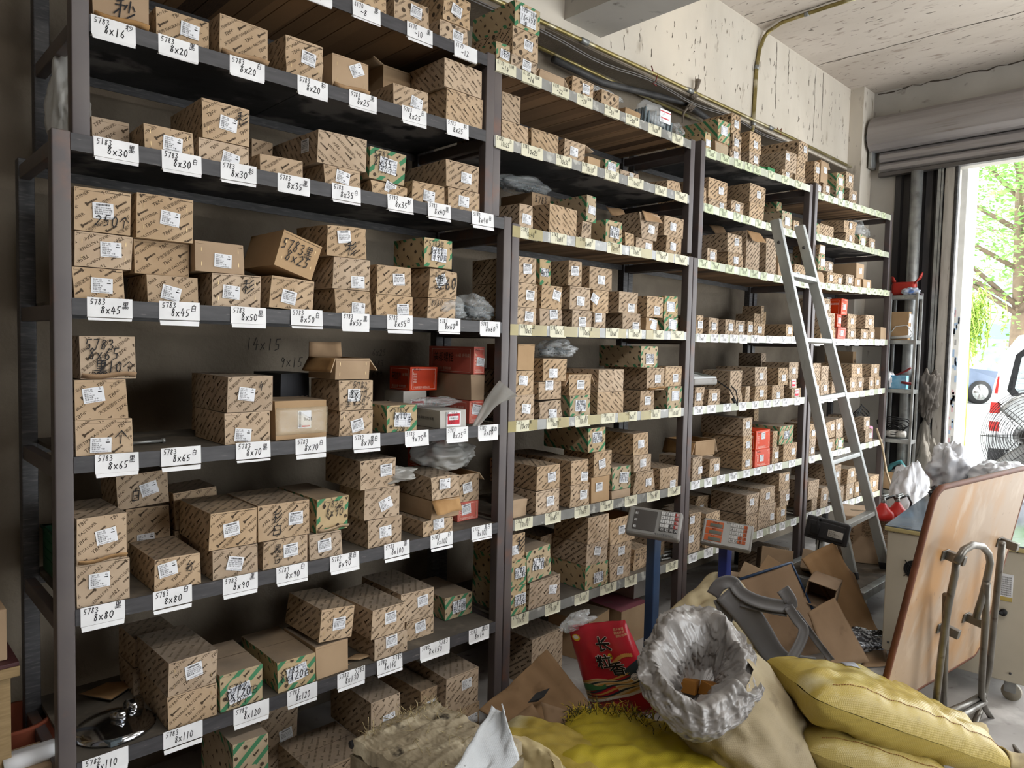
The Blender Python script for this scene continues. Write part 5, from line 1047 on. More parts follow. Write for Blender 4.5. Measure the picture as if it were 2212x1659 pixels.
FAR_T = blocks(20, .0078, .0085); FAR_T2 = blocks(3, .010, .010)
GREEN_T = scaled(text2d('大宝紧固件'), .008)
def rows(w, h, th, far, rng, pitch=.0215, kind='T'):
    """printed diagonal rows, clipped to a w x h face -> verts, faces"""
    V = []; F = []; c, s = math.cos(th), math.sin(th); ext = math.hypot(w, h) + .05; cx, cy = w / 2, h / 2
    m = .0025; k0 = int(ext / pitch / 2) + 1; ph = rng.uniform(0, pitch)
    for k in range(-k0, k0 + 1):
        off = k * pitch + ph; x = -ext / 2 - rng.uniform(0, .2); odd = k % 2
        while x < ext / 2:
            if kind == 'S': seq = [disc2d(.011), FAR_T2 if far else NAME_T2, disc2d(.009)] if odd else [FAR_T if far else NAME_T]
            else: seq = [FAR_T2 if far else NAME_T2, BOLT] if odd else [FAR_T if far else NAME_T]
            for (tv, tf, tw) in seq:
                # quick reject
                mx, my = x + tw / 2, off; gx, gy = cx + mx * c - my * s, cy + mx * s + my * c
                if -tw / 2 < gx < w + tw / 2 and -tw / 2 < gy < h + tw / 2:
                    P = [(cx + (x + a) * c - (off + b) * s, cy + (x + a) * s + (off + b) * c) for a, b in tv]
                    ins = [m < p[0] < w - m and m < p[1] < h - m for p in P]
                    if all(ins):
                        i = len(V); V += P; F += [tuple(i + j for j in f) for f in tf]
                    elif True:
                        for f in tf:
                            n_in = sum(ins[j] for j in f)
                            if n_in == len(f): q = [P[j] for j in f]
                            else:
                                q = [P[j] for j in f]
                                if n_in == 0 and (all(p[0] < m for p in q) or all(p[0] > w - m for p in q) or all(p[1] < m for p in q) or all(p[1] > h - m for p in q)): continue
                                q = clip_poly(q, m, m, w - m, h - m)
                            if len(q) >= 3: i = len(V); V += q; F.append(tuple(range(i, i + len(q))))
                x += tw + (.018 if odd else .022)
    return V, F
def bands(w, h, th, rng):
    """broad green diagonal bands; between them small fastener pictures -> (green V, F), (ink V, F)"""
    GV, GF, V, F = [], [], [], []; c, s = math.cos(th), math.sin(th); ext = math.hypot(w, h) + .1; cx, cy = w / 2, h / 2; pitch = .047; ph = rng.uniform(0, pitch)
    for k in range(-5, 6):
        o = k * pitch + ph
        P = [(cx + a * c - b * s, cy + a * s + b * c) for a, b in ((-ext, o), (ext, o), (ext, o + .015), (-ext, o + .015))]
        q = clip_poly(P, 0, 0, w, h)
        if len(q) >= 3: i = len(GV); GV += q; GF.append(tuple(range(i, i + len(q))))
        x = -ext / 2 + rng.uniform(0, .04)
        while x < ext / 2:
            tv, tf, tw = rng.choice([bolt2d(.024, .006), disc2d(.007), bolt2d(.02, .005)])
            for f in tf:
                q = clip_poly([(cx + (x + tv[j][0]) * c - (o + .031 + tv[j][1]) * s, cy + (x + tv[j][0]) * s + (o + .031 + tv[j][1]) * c) for j in f], .003, .003, w - .003, h - .003)
                if len(q) >= 3: i = len(V); V += q; F.append(tuple(range(i, i + len(q))))
            x += tw + .028
    return (GV, GF), (V, F)
# --- stickers (each one mesh, shared by all cartons that carry it)
def rect(b, x0, y0, x1, y1, mi=1, z=-.0004): b.add([(x0, z, y0), (x1, z, y0), (x1, z, y1), (x0, z, y1)], [(0, 1, 2, 3)], mi)
def put2d(b, t, x, y, k, mi=1, z=-.0004, mx=None):
    V, F, w = t; kx = k if mx is None or w * k <= mx else mx / w
    b.add([(x + a * kx, z, y + c * k) for a, c in V], F, mi)
def sticker(kind):
    b = MB()
    W_, H_ = dict(a=(.054, .042), b=(.052, .044), c=(.074, .054), e=(.075, .06), d=(.05, .06), f=(.10, .075))[kind]
    x0, y0 = -W_ / 2, -H_ / 2
    b.add([(x0, 0, y0), (-x0, 0, y0), (-x0, 0, -y0), (x0, 0, -y0), (x0, .0012, y0), (-x0, .0012, y0), (-x0, .0012, -y0), (x0, .0012, -y0)],
          [(0, 1, 2, 3), (0, 4, 5, 1), (1, 5, 6, 2), (2, 6, 7, 3), (3, 7, 4, 0)], 0)
    if kind == 'a':
        put2d(b, text2d('TBF® 田'), x0 + .004, .0135, .0042); put2d(b, text2d('型号:GB5783'), x0 + .004, .009, .003)
        for i, s_ in enumerate(('级别:8.8', '规格:M8*45', '颜色:油黑', '数量:0.25  千套')): put2d(b, text2d(s_), x0 + .004, .0025 - i * .0052, .0036)
        put2d(b, text2d('天津市天宝紧固件有限公司'), x0 + .004, -.0192, .0024)
        b.add([(.014, -.0004, .013), (.021, -.0004, .013), (.0175, -.0004, .019), (.0155, -.0005, .0142), (.0195, -.0005, .0142), (.0175, -.0005, .0175)], [(0, 1, 2)], 1); b.add([(.0155, -.0006, .0140), (.0195, -.0006, .0140), (.0175, -.0006, .0172)], [(0, 1, 2)], 0)
        rect(b, .012, .006, .022, .0088)
    elif kind == 'b':
        rg = random.Random(2); x = x0 + .009
        while x < -x0 - .009: w = rg.choice([.0006, .0009, .0014]); rect(b, x, .0135, x + w, .019); x += w + rg.choice([.0006, .001])
        put2d(b, text2d('TBF®'), x0 + .004, .0065, .0042); put2d(b, text2d('名称:六角螺栓'), x0 + .019, .0068, .003)
        for i, s_ in enumerate(('型号:国标 GB5783 8.8级', '规格:黑色 M8*55 全牙', '重量:件重 10.0公斤')): put2d(b, text2d(s_), x0 + .004, .001 - i * .0055, .0036, mx=.045)
        put2d(b, text2d('浙江天宝紧固件有限公司'), x0 + .012, -.0195, .0026)
    elif kind in 'cf':
        k = W_ / .074
        for i in range(5): rect(b, x0 + .003, y0 + .006 + i * .0095 * k, -x0 - .003, y0 + .0064 + i * .0095 * k)
        for x in (x0 + .003, x0 + .018 * k, .012 * k, .022 * k, -x0 - .0034): rect(b, x, y0 + .006, x + .0004, y0 + .006 + .038 * k)
        put2d(b, text2d('紧固件制造有限公司'), x0 + .016, -y0 - .008 * k, .0042 * k)
        if kind == 'c':
            for i, s_ in enumerate(('备注', '数量', '规格', '名称')): put2d(b, text2d(s_), x0 + .005, y0 + .0075 + i * .0095, .0045); put2d(b, text2d(('合格', '8.8级', '发黑', '螺栓')[i]), .0235, y0 + .0075 + i * .0095, .0042)
    elif kind == 'e':
        rect(b, x0 + .006, y0 + .008, -x0 - .006, -y0 - .008, 2, -.0005); rect(b, x0 + .012, -.004, -x0 - .012, .012, 0, -.0007); put2d(b, text2d('六角螺栓 GB'), x0 + .014, 0, .006, 1, -.001)
    elif kind == 'd':
        rg = random.Random(4); z = y0 + .004
        while z < -y0 - .004: h = rg.choice([.0008, .0014]); rect(b, x0 + .003, z, x0 + .012, z + h); z += h + .0012
        put2d(b, text2d('8x25'), -.004, -.004, .012); rect(b, x0 + .014, y0 + .004, -x0 - .004, y0 + .009, 2)
    return b.mesh('shipping_label', [M['paper'], M['ink_blue'] if kind == 'c' else M['ink_black'], M['ink_red']]), W_, H_
STK = {k: sticker(k) for k in 'abcdef'}
ORD = 'first second third fourth fifth sixth seventh eighth ninth tenth eleventh twelfth thirteenth fourteenth fifteenth'.split()
SHELFN = dict(G='topmost shelf', F='second shelf down', A='third shelf down', B='fourth shelf down', C='fifth shelf down', D='sixth shelf down', E='lowest shelf')
SHELFN['0'] = 'floor'
LOOK = dict(T='brown printed carton', U='brown carton printed upside down', L='wide printed carton', P='plain brown carton', G='green-striped carton', O='orange-red carton',
            W='grey-white carton', S='globe-printed carton', K='black carton', N='small green carton', R='carton with dusty pink lid')
STL = dict(a='', b='', c='', d='', e='', n='', f='')
SLOT = dict(body=0)
def carton(rec, label, group, seed):
    bay, n, k, N, x, w, y, z, h, d, s, op = rec
    rng = random.Random(seed); far = bay >= 3; b = MB(); cr = op.get('cr', 0)
    fl = op.get('fl'); below = z + h < 1.75
    bu = rng.uniform(.0005, .0035); corner = {(i, j, l): Vector((rng.uniform(-1, 1), rng.uniform(-1, 1), -rng.random() if l else 0)) * (.003 + cr) * (1 if l else .35) for i in (0, 1) for j in (0, 1) for l in (0, 1)}
    sx, sy = rng.uniform(-.004, .004), rng.uniform(-.003, .003); dent = -rng.uniform(0, .0025)
    nx_, nz_ = rng.uniform(0, 50), rng.uniform(0, 50)
    def df(p):
        X, Y, Z = p; fx, fy, fz = X / w + .5, Y / d, Z / h
        o = Vector((X, Y, Z))
        if s in 'KN' or True:
            for (i, j, l), c in corner.items():
                wt = (fx if i else 1 - fx) * (fy if j else 1 - fy) * (fz if l else 1 - fz)
                o += c * max(0, wt) ** 1.5
            o.x += bu * math.sin(PI * fy) * math.sin(PI * fz) * (2 * fx - 1) * 1.2 + sx * fz
            o.y += -bu * math.sin(PI * fx) * math.sin(PI * fz) * (1 - 2 * fy) + sy * fz
            o.z += dent * math.sin(PI * fx) * math.sin(PI * fy) * fz
            if cr: o.y += cr * .5 * nz3(nx_ + X * 18, Z * 18, nz_) * (1 - fy); o.x += cr * .4 * nz3(nz_ + Y * 14, Z * 18, nx_) * (2 * fx - 1)
        return o
    g = 8 if cr else 5
    def face(fn, mi, nu=g, nv=g): b.grid(lambda a, c: df(fn(a, c)), nu, nv, mi, smooth=False)
    bm, tm = dict(T=(0, 1), U=(0, 1), L=(0, 1), S=(0, 1), P=(2, 1), G=(3, 1), O=(4, 4), W=(5, 5), K=(6, 6), N=(7, 7), R=(2, 8))[s]
    if not below and tm == 1: tm = bm
    face(lambda a, c: ((a - .5) * w, 0, c * h), bm); face(lambda a, c: (-.5 * w, (1 - a) * d, c * h), bm); face(lambda a, c: (.5 * w, a * d, c * h), bm)
    face(lambda a, c: ((.5 - a) * w, d, c * h), bm); face(lambda a, c: ((a - .5) * w, (1 - c) * d, 0), bm)
    if not fl: face(lambda a, c: ((a - .5) * w, c * d, h), tm)
    else:   # open top: inside walls and bottom
        t = .004; D = min(h * .8, .08)
        face(lambda a, c: ((.5 - a) * (w - 2 * t), t, h - D + c * D), 9); face(lambda a, c: (-.5 * w + t, t + a * (d - 2 * t), h - D + c * D), 9); face(lambda a, c: (.5 * w - t, d - t - a * (d - 2 * t), h - D + c * D), 9)
        face(lambda a, c: ((a - .5) * (w - 2 * t), d - t, h - D + c * D), 9); face(lambda a, c: ((a - .5) * (w - 2 * t), t + c * (d - 2 * t), h - D), 9)
        for (fa) in ((lambda a, c: ((a - .5) * w, c * t, h)), (lambda a, c: ((a - .5) * w, d - t + c * t, h)), (lambda a, c: (-.5 * w + a * t, c * d, h)), (lambda a, c: (.5 * w - t + a * t, c * d, h))): face(fa, 9, g, 1)
    th = R_(rng.uniform(33, 41))
    if s == 'U': th += PI
    if s == 'L': th = -th - PI * rng.choice((0, 1))
    front = lambda a, c, o: df((a - w / 2, -o, c)); left = lambda a, c, o: df((-w / 2 - o, d - a, c)); right = lambda a, c, o: df((w / 2 + o, a, c)); top = lambda a, c, o: df((a - w / 2, c, h + o))
    def decal(fn, V, F, mi, o=.0007): b.add([fn(p[0], p[1], o) for p in V], F, mi)
    tl = R_(rng.uniform(36, 48))
    if s in 'TULS':
        kd = 'S' if s == 'S' else 'T'
        decal(front, *rows(w, h, th, far, rng, kind=kd), 10); decal(left, *rows(d, h, th if s != 'L' else -tl, True if bay > 1 else far, rng, kind=kd), 10)
        decal(right, *rows(d, h, tl, True, rng, kind=kd), 10)
        if not fl and below: decal(top, *rows(w, d, R_(90) - th, True, rng, .026), 12)
    if s == 'G':
        for fn, (a, c) in ((front, (w, h)), (left, (d, h)), (right, (d, h))):
            gr, ik = bands(a, c, R_(42) if fn is not left else R_(-48), rng); decal(fn, *gr, 11); decal(fn, *ik, 10, .0009)
    if s == 'O':
        def txt(fn, t, x_, z_, k_, mi, mx): V, F, tw = text2d(t); k2 = min(1, mx / (tw * k_)); decal(fn, [(x_ + p[0] * k_ * k2, z_ + p[1] * k_) for p in V], F, mi, .0009)
        txt(left, '美都螺栓', d * .12, h * .45, h * .28, 12, d * .45); txt(left, '精品品质 值得信赖', d * .12, h * .12, h * .09, 13, d * .7); txt(left, '8.8级 高强度', d * .62, h * .62, h * .1, 13, d * .3); txt(front, 'MeiDu', w * .12, h * .84, h * .1, 12, w * .4)
        for i, t in enumerate(('名称:', '规格:', '等级:', '数量:')): txt(front, t, w * .12, h * (.66 - i * .11), h * .06, 13, w * .2)
        txt(front, '宁波紧固件有限公司', w * .12, h * .1, h * .07, 13, w * .6)
        for fn, W2 in ((front, w), (left, d)):
            for (x0, z0, x1, z1) in ((.07, .06, .93, .075), (.07, .9, .93, .915), (.07, .06, .08, .91), (.92, .06, .93, .91)): decal(fn, [(x0 * W2, z0 * h), (x1 * W2, z0 * h), (x1 * W2, z1 * h), (x0 * W2, z1 * h)], [(0, 1, 2, 3)], 13, .0006)
    if s == 'W':
        V, F, tw = text2d('地址:河北永年标准件市场'); kk = h * .14; decal(left, [(d * .25 + p[0] * kk * min(1, d * .6 / (tw * kk)), h * .42 + p[1] * kk) for p in V], F, 12); dv, dfc, _ = disc2d(h * .16, 14); decal(left, [(d * .08 + p[0], h * .5 + p[1]) for p in dv], dfc, 12)
    if s == 'K':
        for i in range(3):
            V, F, tw = text2d('EYBC'); decal(front if i < 2 else left, [(w * (.1 + .45 * i) % (w * .6) + p[0] * .014, h * (.3 + .25 * i) + p[1] * .014) for p in V], F, 14)
    if s == 'L':   # finger hole at the lid edge
        dv, dfc, _ = disc2d(.008, 12); q = clip_poly([(w * .52 + p[0], h - .001 + p[1]) for p in dv], 0, 0, w, h - .0005); decal(front, q, [tuple(range(len(q)))], 15, .0008)
    # lid / flap lines and glued edge strips
    e = rng.uniform(.004, .009)
    if s in 'TULPSG' and rng.random() < .7: decal(front, [(w * .02, h - e), (w * .98, h - e * rng.uniform(.7, 1.3)), (w * .98, h - e - .0007), (w * .02, h - e - .0007)], [(3, 2, 1, 0)[::-1]], 15, .0005)
    if not fl and below and tm == 1:
        decal(top, [(.0, d * .5 - .0008), (w, d * .5 - .0008), (w, d * .5 + .0008), (0, d * .5 + .0008)], [(0, 1, 2, 3)], 15, .0006)
    if op.get('stp') or s == 'O' or (s in 'TUP' and rng.random() < .3):
        for fx, fz in ((.12, .25), (.12, .72), (.88, .3), (.88, .75)): decal(front, [(w * fx - .001, h * fz - .006), (w * fx + .001, h * fz - .006), (w * fx + .001, h * fz + .006), (w * fx - .001, h * fz + .006)], [(0, 1, 2, 3)], 16, .0012)
    for (t, fx, fz, sz) in op.get('hw', []):
        hh = sz * h; V, F, tw = handwrite(t, 0, 0, hh, rng, .1 if far else .085); kx = min(1, w * .8 / tw); x_ = max(.004, min(w * .98 - tw * kx, fx * w - tw * kx / 2))
        decal(front, [(x_ + p[0] * kx, h * (1 - fz) - hh / 2 + p[1]) for p in V], F, 14, .0042)
    mats = [M['card'], M['card_dust'], M['card_plain'], M['card_green'], M['orange'], M['whitecard'], M['blackcard'], M['greencard'], M['redtop'], M['card_in'], M['ink'], M['ink_green'], M['ink_black'] if s in 'OW' else M['ink_top'], M['ink_white'], M['ink_white'] if s == 'K' else M['ink_black'], M['ink'], M['staple']]
    nm = {'O': 'orange_carton', 'G': 'striped_carton', 'K': 'black_carton', 'W': 'white_carton', 'N': 'green_carton'}.get(s, 'carton')
    ob = b.build(nm, mats); ro = R_(op.get('roll', 0)); yw = R_(op.get('yaw', 0) + (rng.uniform(-1.2, 1.2) if 'yaw' not in op else 0))
    lift = abs(math.sin(ro)) * w / 2 + .0004
    ob.location = (x + w / 2, y, z + lift); ob.rotation_euler = (0, -ro, yw); tag(ob, label, 'carton', group)
    # sticker
    st = op.get('st')
    if st is None: st = (rng.choice('ab'), rng.uniform(.4, .65), rng.uniform(.4, .65), rng.uniform(-4, 4)) if s in 'TU' else ('n',)
    if st[0] != 'n':
        me, W_, H_ = STK[st[0]]; sc = min(1, w * .72 / W_, h * .8 / H_); fx, fz = st[1], st[2]
        p = df(((fx - .5) * w, 0, h * (1 - fz))); so = link('shipping_label', me, ob, (p.x, p.y - .0022, p.z), (0, R_(-st[3]), 0)); so.scale = (sc, 1, sc); so['label'] = 'white printed label'
    if op.get('ls'):
        me, W_, H_ = STK['b']; so = link('shipping_label', me, ob, (-w / 2 - .0035, d * .25, h * .6), (0, 0, R_(-90))); so['label'] = 'white barcode label on its end'
    # flaps
    def flap(hinge, axis, L, depth, ang, name='flap'):
        bb = MB(); rg = random.Random(seed + 3)
        def fn(a, c):
            cc = c * depth; bend = .012 * math.sin(a * 5 + seed) * c; q = Vector(hinge) + Vector(axis) * (a * L); out = Vector((axis[1], -axis[0], 0)); return q + out * (cc * math.cos(ang)) + Vector((0, 0, 1)) * (cc * math.sin(ang)) + out * bend
        bb.sheet(fn, 6, 4, .003, 0, 1); return bb.build(name, [M['card'], M['card_in']], ob)
    if fl:
        A_ = dict(b=[('b', 80), ('l', -60), ('r', -50)], l=[('l', 20), ('b', 60)], r=[('r', -20), ('b', 65)], f=[('f', -62), ('b', 60)], o=[('l', -75), ('r', -70)])[fl]
        for sd, an in A_:
            dep = min(d, w) * .42; a_ = R_(an)
            if sd == 'b': flap((w / 2, d, h), (-1, 0, 0), w, dep, a_)
            if sd == 'f': flap((-w / 2, 0, h), (1, 0, 0), w, dep, a_)
            if sd == 'l': flap((-w / 2, d, h), (0, -1, 0), d, dep, a_)
            if sd == 'r': flap((w / 2, 0, h), (0, 1, 0), d, dep, a_)
    if op.get('lip'):
        bb = MB(); bb.sheet(lambda a, c: ((a - .5) * w * .98, -.002 - .014 * c, .004 + .012 * c - .004 * math.sin(a * 6)), 6, 2, .003); bb.build('flap', [M['card_in'] if s != 'G' else M['card']], ob)
    if op.get('tape'):
        bb = MB(); bb.sheet(lambda a, c: ((a - .5) * w * 1.01, -.0032 - .001 * math.sin(a * 9 + c * 7), h * (.12 + .7 * c)), 10, 8, .0006); tp = bb.build('packing_tape', M['cleartape'], ob); tp['label'] = 'clear shiny packing tape'
    return ob
M['cleartape'] = mat('clear_tape', 'D8CBB0', .12, alpha=.22, spec=.8, bump=.6, bscale=40)
M['ink_top'] = mat('dust_dulled_ink', '6E6150', .9)
# order the stacks along each shelf, so each carton can say which one it is
from collections import defaultdict
front_ = defaultdict(list); back_ = defaultdict(list); stacks = []
cur = None
for r in CARTONS:
    if r[2] == 0: cur = []; stacks.append(cur)
    cur.append(r)
for st in stacks: (back_ if st[0][6] > .19 and st[0][1] != '0' else front_)[(st[0][0], st[0][1])].append(st)
seed = 0
for dct, isb in ((front_, False), (back_, True)):
    for (bay, n), L in dct.items():
        L.sort(key=lambda t: t[0][4])
        for i, st in enumerate(L):
            N = len(st)
            for k, r in enumerate(st):
                pos = ('%s carton' % ORD[i] if N == 1 else ('bottom' if k == 0 else 'top' if k == N - 1 else 'middle') + ' of %s stack' % ORD[i])
                pl = 'on the %s' % SHELFN[n] if n != '0' else 'on the floor under'
                lab = '%s, %s %s, %s, %s rack' % (LOOK[r[10]], pos, 'along' if not isb else 'behind', pl.replace('on the ', '') if n != '0' else pl, RACKN[bay])
                lab = lab.replace('on the floor under,', 'on the floor under')
                seed += 1
                carton(r, lab, 'fastener cartons %s of the %s rack' % (pl, RACKN[bay]) if n != '0' else 'fastener cartons on the floor under the racks', seed * 7 + bay)
# ------------------------------------------------------------------ things on the floor and among the racks
M['alu'] = mat('ladder_aluminium', 'B7BAB8', .38, 'A3A6A4', 10, metal=.2, stretch=(1, 1, .2), stain=[('7C7A74', 9, .62, .75)])
M['plast_grey'] = mat('scale_housing', '8E8B87', .45, '807D79', 6, stain=[('6E675F', 8, .6, .75)])
M['plast_face'] = mat('scale_faceplate', '8B8A88', .4, '7E7D7B', 6)
M['plast_face2'] = mat('pale_faceplate', 'B9BBBB', .4, 'ABADAD', 6)
M['lcd'] = mat('dark_display', '4A4745', .25, spec=.6)
M['lcd2'] = mat('grey_display', '6B7068', .3)
M['key'] = mat('pale_key', 'C9CACA', .5); M['key_d'] = mat('dark_key', '3C3B3C', .5); M['key_r'] = mat('red_key', '9C3A35', .5); M['key_o'] = mat('orange_key', 'C4653A', .5)
M['pole_blue'] = mat('blue_painted_pole', '253E5E', .35, '1F3450', 8, spec=.5)
M['pole_blue2'] = mat('bright_blue_pole', '26357E', .35, '1F2C6A', 8, spec=.5)
M['black_pl'] = mat('black_plastic', '2A2A2C', .45, '333335', 9)
M['cab'] = mat('cream_cabinet', 'B9B1A0', .55, 'ADA594', 4, stain=[('8C8474', 10, .65, .75)])
M['glass_blue'] = mat('blue_glass_top', '5D6A78', .12, '7B8792', 5, spec=.9, coat=.4)
M['wood_board'] = mat('table_underside', 'A08A74', .5, 'A67C4E', 1.6, stretch=(2, 1, 1), contrast=(.45, .6), stain=[('B39F8A', 5, .55, .75), ('6E5644', 22, .68, .76)], coat=.2)  # orange-brown streaks are reflections and shadow painted into the board colour
M['loose'] = mat('loose_cardboard', '92775B', .85, '82684D', 5, bump=.2, bscale=25, objvar=.08, stain=[('6F5840', 7, .62, .76)])
M['wood_edge'] = mat('dark_wood_edge', '6B3F2A', .55, '57321F', 14)
M['tube_steel'] = mat('worn_tube_steel', '77736C', .35, '625E57', 12, metal=.6, stain=[('4F453B', 22, .6, .72)])
M['ysack'] = mat('yellow_woven_sack', 'A8944A', .42, '9A863E', 5, weave=.5, weave_s=55, bump=.3, objvar=.05, spec=.5, stain=[('BDB595', 3.2, .58, .72), ('7E7038', 9, .66, .78)])
M['ysack2'] = mat('bright_yellow_sack', 'B3A22F', .5, 'A39228', 5, weave=.5, weave_s=55, bump=.3, spec=.3, stain=[('8C7D2A', 6, .62, .75)])
M['tansack'] = mat('tan_woven_sack', 'A5977C', .7, '948669', 6, weave=.4, weave_s=60, bump=.3, stain=[('6F6350', 9, .62, .75)])
M['creamsack'] = mat('cream_woven_sack', 'B7A77F', .7, 'A39269', 6, weave=.4, weave_s=60, bump=.3, stain=[('85765A', 7, .6, .74)])
M['whitesack'] = mat('white_woven_sack', 'BFC2C4', .45, 'AFB2B5', 8, weave=.5, weave_s=60, bump=.3, stain=[('77777A', 60, .68, .72)])
M['liner'] = mat('milky_plastic_liner', '989491', .32, '86827F', 6, spec=.7, bump=.5, bscale=22)
M['stitch'] = mat('red_brown_stitching', '8A5A2C', .8)
M['bag_clear'] = mat('clear_plastic_bag', 'CFD2D3', .16, 'BFC3C4', 6, alpha=.3, spec=.9, bump=.8, bscale=16)
M['bag_milky'] = mat('milky_plastic_bag', 'C4C2BC', .3, 'B3B1AB', 6, alpha=.62, spec=.6, bump=.6, bscale=14)
M['bag_white'] = mat('white_carrier_bag', 'D4D5DA', .4, 'C2C3C9', 6, spec=.5, bump=.6, bscale=14)
M['bag_black'] = mat('black_plastic_bag', '1D1D20', .35, '2A2A2D', 7, spec=.6, bump=.7, bscale=16)
M['zinc'] = mat('zinc_bolts', '7F8B90', .35, '66737A', 40, metal=.7)
M['chrome'] = mat('chrome', 'B4B6BA', .12, metal=1.0)
M['redbag'] = mat('red_rice_bag', 'B0202F', .3, '9E1B29', 5, spec=.5, bump=.35, bscale=12)
M['stool'] = mat('grey_plastic_stool', '7B7B7D', .4, '706F71', 5, stain=[('9C9B9B', 5, .6, .75)])
M['redpaint'] = mat('red_extinguisher', 'C0302B', .35, 'AE2722', 8, stain=[('D9B9B0', 7, .62, .72)])
M['teal'] = mat('teal_tool_plastic', '3A6E73', .4)
M['white_pl'] = mat('white_plastic', 'D6D8D8', .4)
M['terra'] = mat('terracotta', '8C4A35', .8, '7A3F2C', 6)
M['greencrate'] = mat('dark_green_crate', '1C5238', .5, '17452F', 8)
M['foam'] = mat('weathered_foam', '9C9079', .95, '7D725D', 9, bump=1.0, bscale=45, stain=[('BDB299', 11, .55, .7), ('3E372E', 16, .61, .7)])
def frame(TL, TR, BL):
    """right-handed frame on a panel: x right, y up, z toward the viewer, origin lower left"""
    TL, TR, BL = Vector(TL), Vector(TR), Vector(BL); X = TR - TL; w = X.length; X.normalize(); Y = TL - BL; Y -= X * Y.dot(X); h = Y.length; Y.normalize(); Z = X.cross(Y)
    O = BL
    return Matrix(((X.x, Y.x, Z.x, O.x), (X.y, Y.y, Z.y, O.y), (X.z, Y.z, Z.z, O.z), (0, 0, 0, 1))), w, h
def put_text(b, mt, s, x, y, k, mi, z=.001, mx=None, ang=0):
    V, F, w = text2d(s); kx = k if mx is None or w * k <= mx else mx / w; c, sn = math.cos(ang), math.sin(ang)
    b.add([mt @ Vector((x + a * kx * c - d * k * sn, y + a * kx * sn + d * k * c, z)) for a, d in V], F, mi)
def ridge(p): return 1 - 2 * abs(noise.noise(p))
def blob(b, c, r, seed, mi=0, amp=.25, fr=2.2, n=40, flat=None, sq=1.0, mtx=None):
    """crumpled bag: a sphere folded by ridged noise, sitting flat"""
    c = Vector(c); rs = random.Random(seed); o = Vector((rs.uniform(0, 90), rs.uniform(0, 90), rs.uniform(0, 90))); n = max(n, 40)
    def fn(u, v):
        a = 2 * PI * u; t = PI * v; d = Vector((math.sin(t) * math.cos(a), math.sin(t) * math.sin(a), math.cos(t)))
        k = 1 + amp * (1.1 * noise.noise(d * fr * .7 + o) + .42 * ridge(d * fr * 1.3 + o) + .2 * ridge(d * fr * 3 + o) + .09 * ridge(d * fr * 7 + o) - .35)
        p = Vector((d.x * r[0] * k, d.y * r[1] * k, d.z * r[2] * k))
        if flat is not None and p.z < -r[2] * flat: p.z = -r[2] * flat + (p.z + r[2] * flat) * .01
        if mtx is not None: p = mtx @ p
        return c + p
    b.grid(fn, n + 16, n, mi, True, flip=True)
def sack(b, c, L, Wd, T, yaw, seed, mi=0, pitch=0, droop=0, nu=56, nv=34, end=.14, wr=.019, z0=None, stitch=None):
    """filled woven sack lying down: pillow of two sheets joined at the side seams, gathered ends; u along its length"""
    rs = random.Random(seed); o = Vector((rs.uniform(0, 99), rs.uniform(0, 99), rs.uniform(0, 99))); R = Matrix.Rotation(yaw, 4, 'Z') @ Matrix.Rotation(pitch, 4, 'Y'); c = Vector(c)
    def pt(u, v, s, off=0):
        x = (u - .5) * 2; y = (v - .5) * 2
        e = max(0, 1 - abs(x) ** 5) ; th = (max(0, 1 - abs(x) ** 5)) ** .5 * (max(0, 1 - abs(y) ** 3.2)) ** .42
        w = 1 - end * abs(x) ** 6 + .03 * noise.noise(Vector((x * 2, s, 0)) + o)
        X = x * L / 2; Y = y * Wd / 2 * w; Z = s * T / 2 * th
        fold = noise.noise(Vector((X * 7, Y * 16, s * 3)) + o) * wr * (abs(x) ** 2 * 1.6 + .35) + noise.noise(Vector((X * 18, Y * 22, 0)) + o) * wr * .5 + ridge(Vector((X * 9, Y * 5, s)) + o) * wr * .5 * (abs(y) ** 2 + .25) + noise.noise(Vector((X * 4, Y * 4, s)) + o) * wr * 1.2
        Z += s * fold * (th + .1) + s * off
        Z -= droop * (max(0, -x - .1)) ** 2 * .0 + droop * (x + .2) ** 2 * (1 if x > -.2 else .15)
        p = Vector((X, Y, Z)); q = c + R @ p
        if z0 is not None and q.z < z0: q.z = z0 + (q.z - z0) * .05
        return q
    b.grid(lambda u, v: pt(u, v, 1), nu, nv, mi); b.grid(lambda u, v: pt(u, v, -1), nu, nv, mi, flip=True)
    if stitch is not None:
        for vv in (.03, .06)[:1]:
            P = [pt(i / 60, vv, 1, .002) for i in range(4, 57)]
            for i in range(0, len(P) - 1):
                a, q = P[i], P[i + 1]; m_ = a + (q - a) * .6; b.tube([a, m_], .0016, 4, stitch)
    return pt
def finish(b, name, mats, parent=None, uv=None):
    o = b.build(name, mats, parent)
    if uv: uvbox(o.data, uv)
    return o
def local(b, org):
    org = Vector(org); b.v = [(p[0] - org.x, p[1] - org.y, p[2] - org.z) for p in b.v]; return b
class Kit:
    """a thing whose parts are written in world coordinates"""
    def __init__(s, name, label, cat, org, group=None): s.o = thing(name, label, cat, org, group=group); s.org = Vector(org)
    def put(s, name, b, mats, label=None, uv=None, sub=None):
        local(b, s.org); o = b.build(name, mats, s.o if sub is None else sub)
        if label: o['label'] = label
        if uv: uvbox(o.data, uv)
        return o
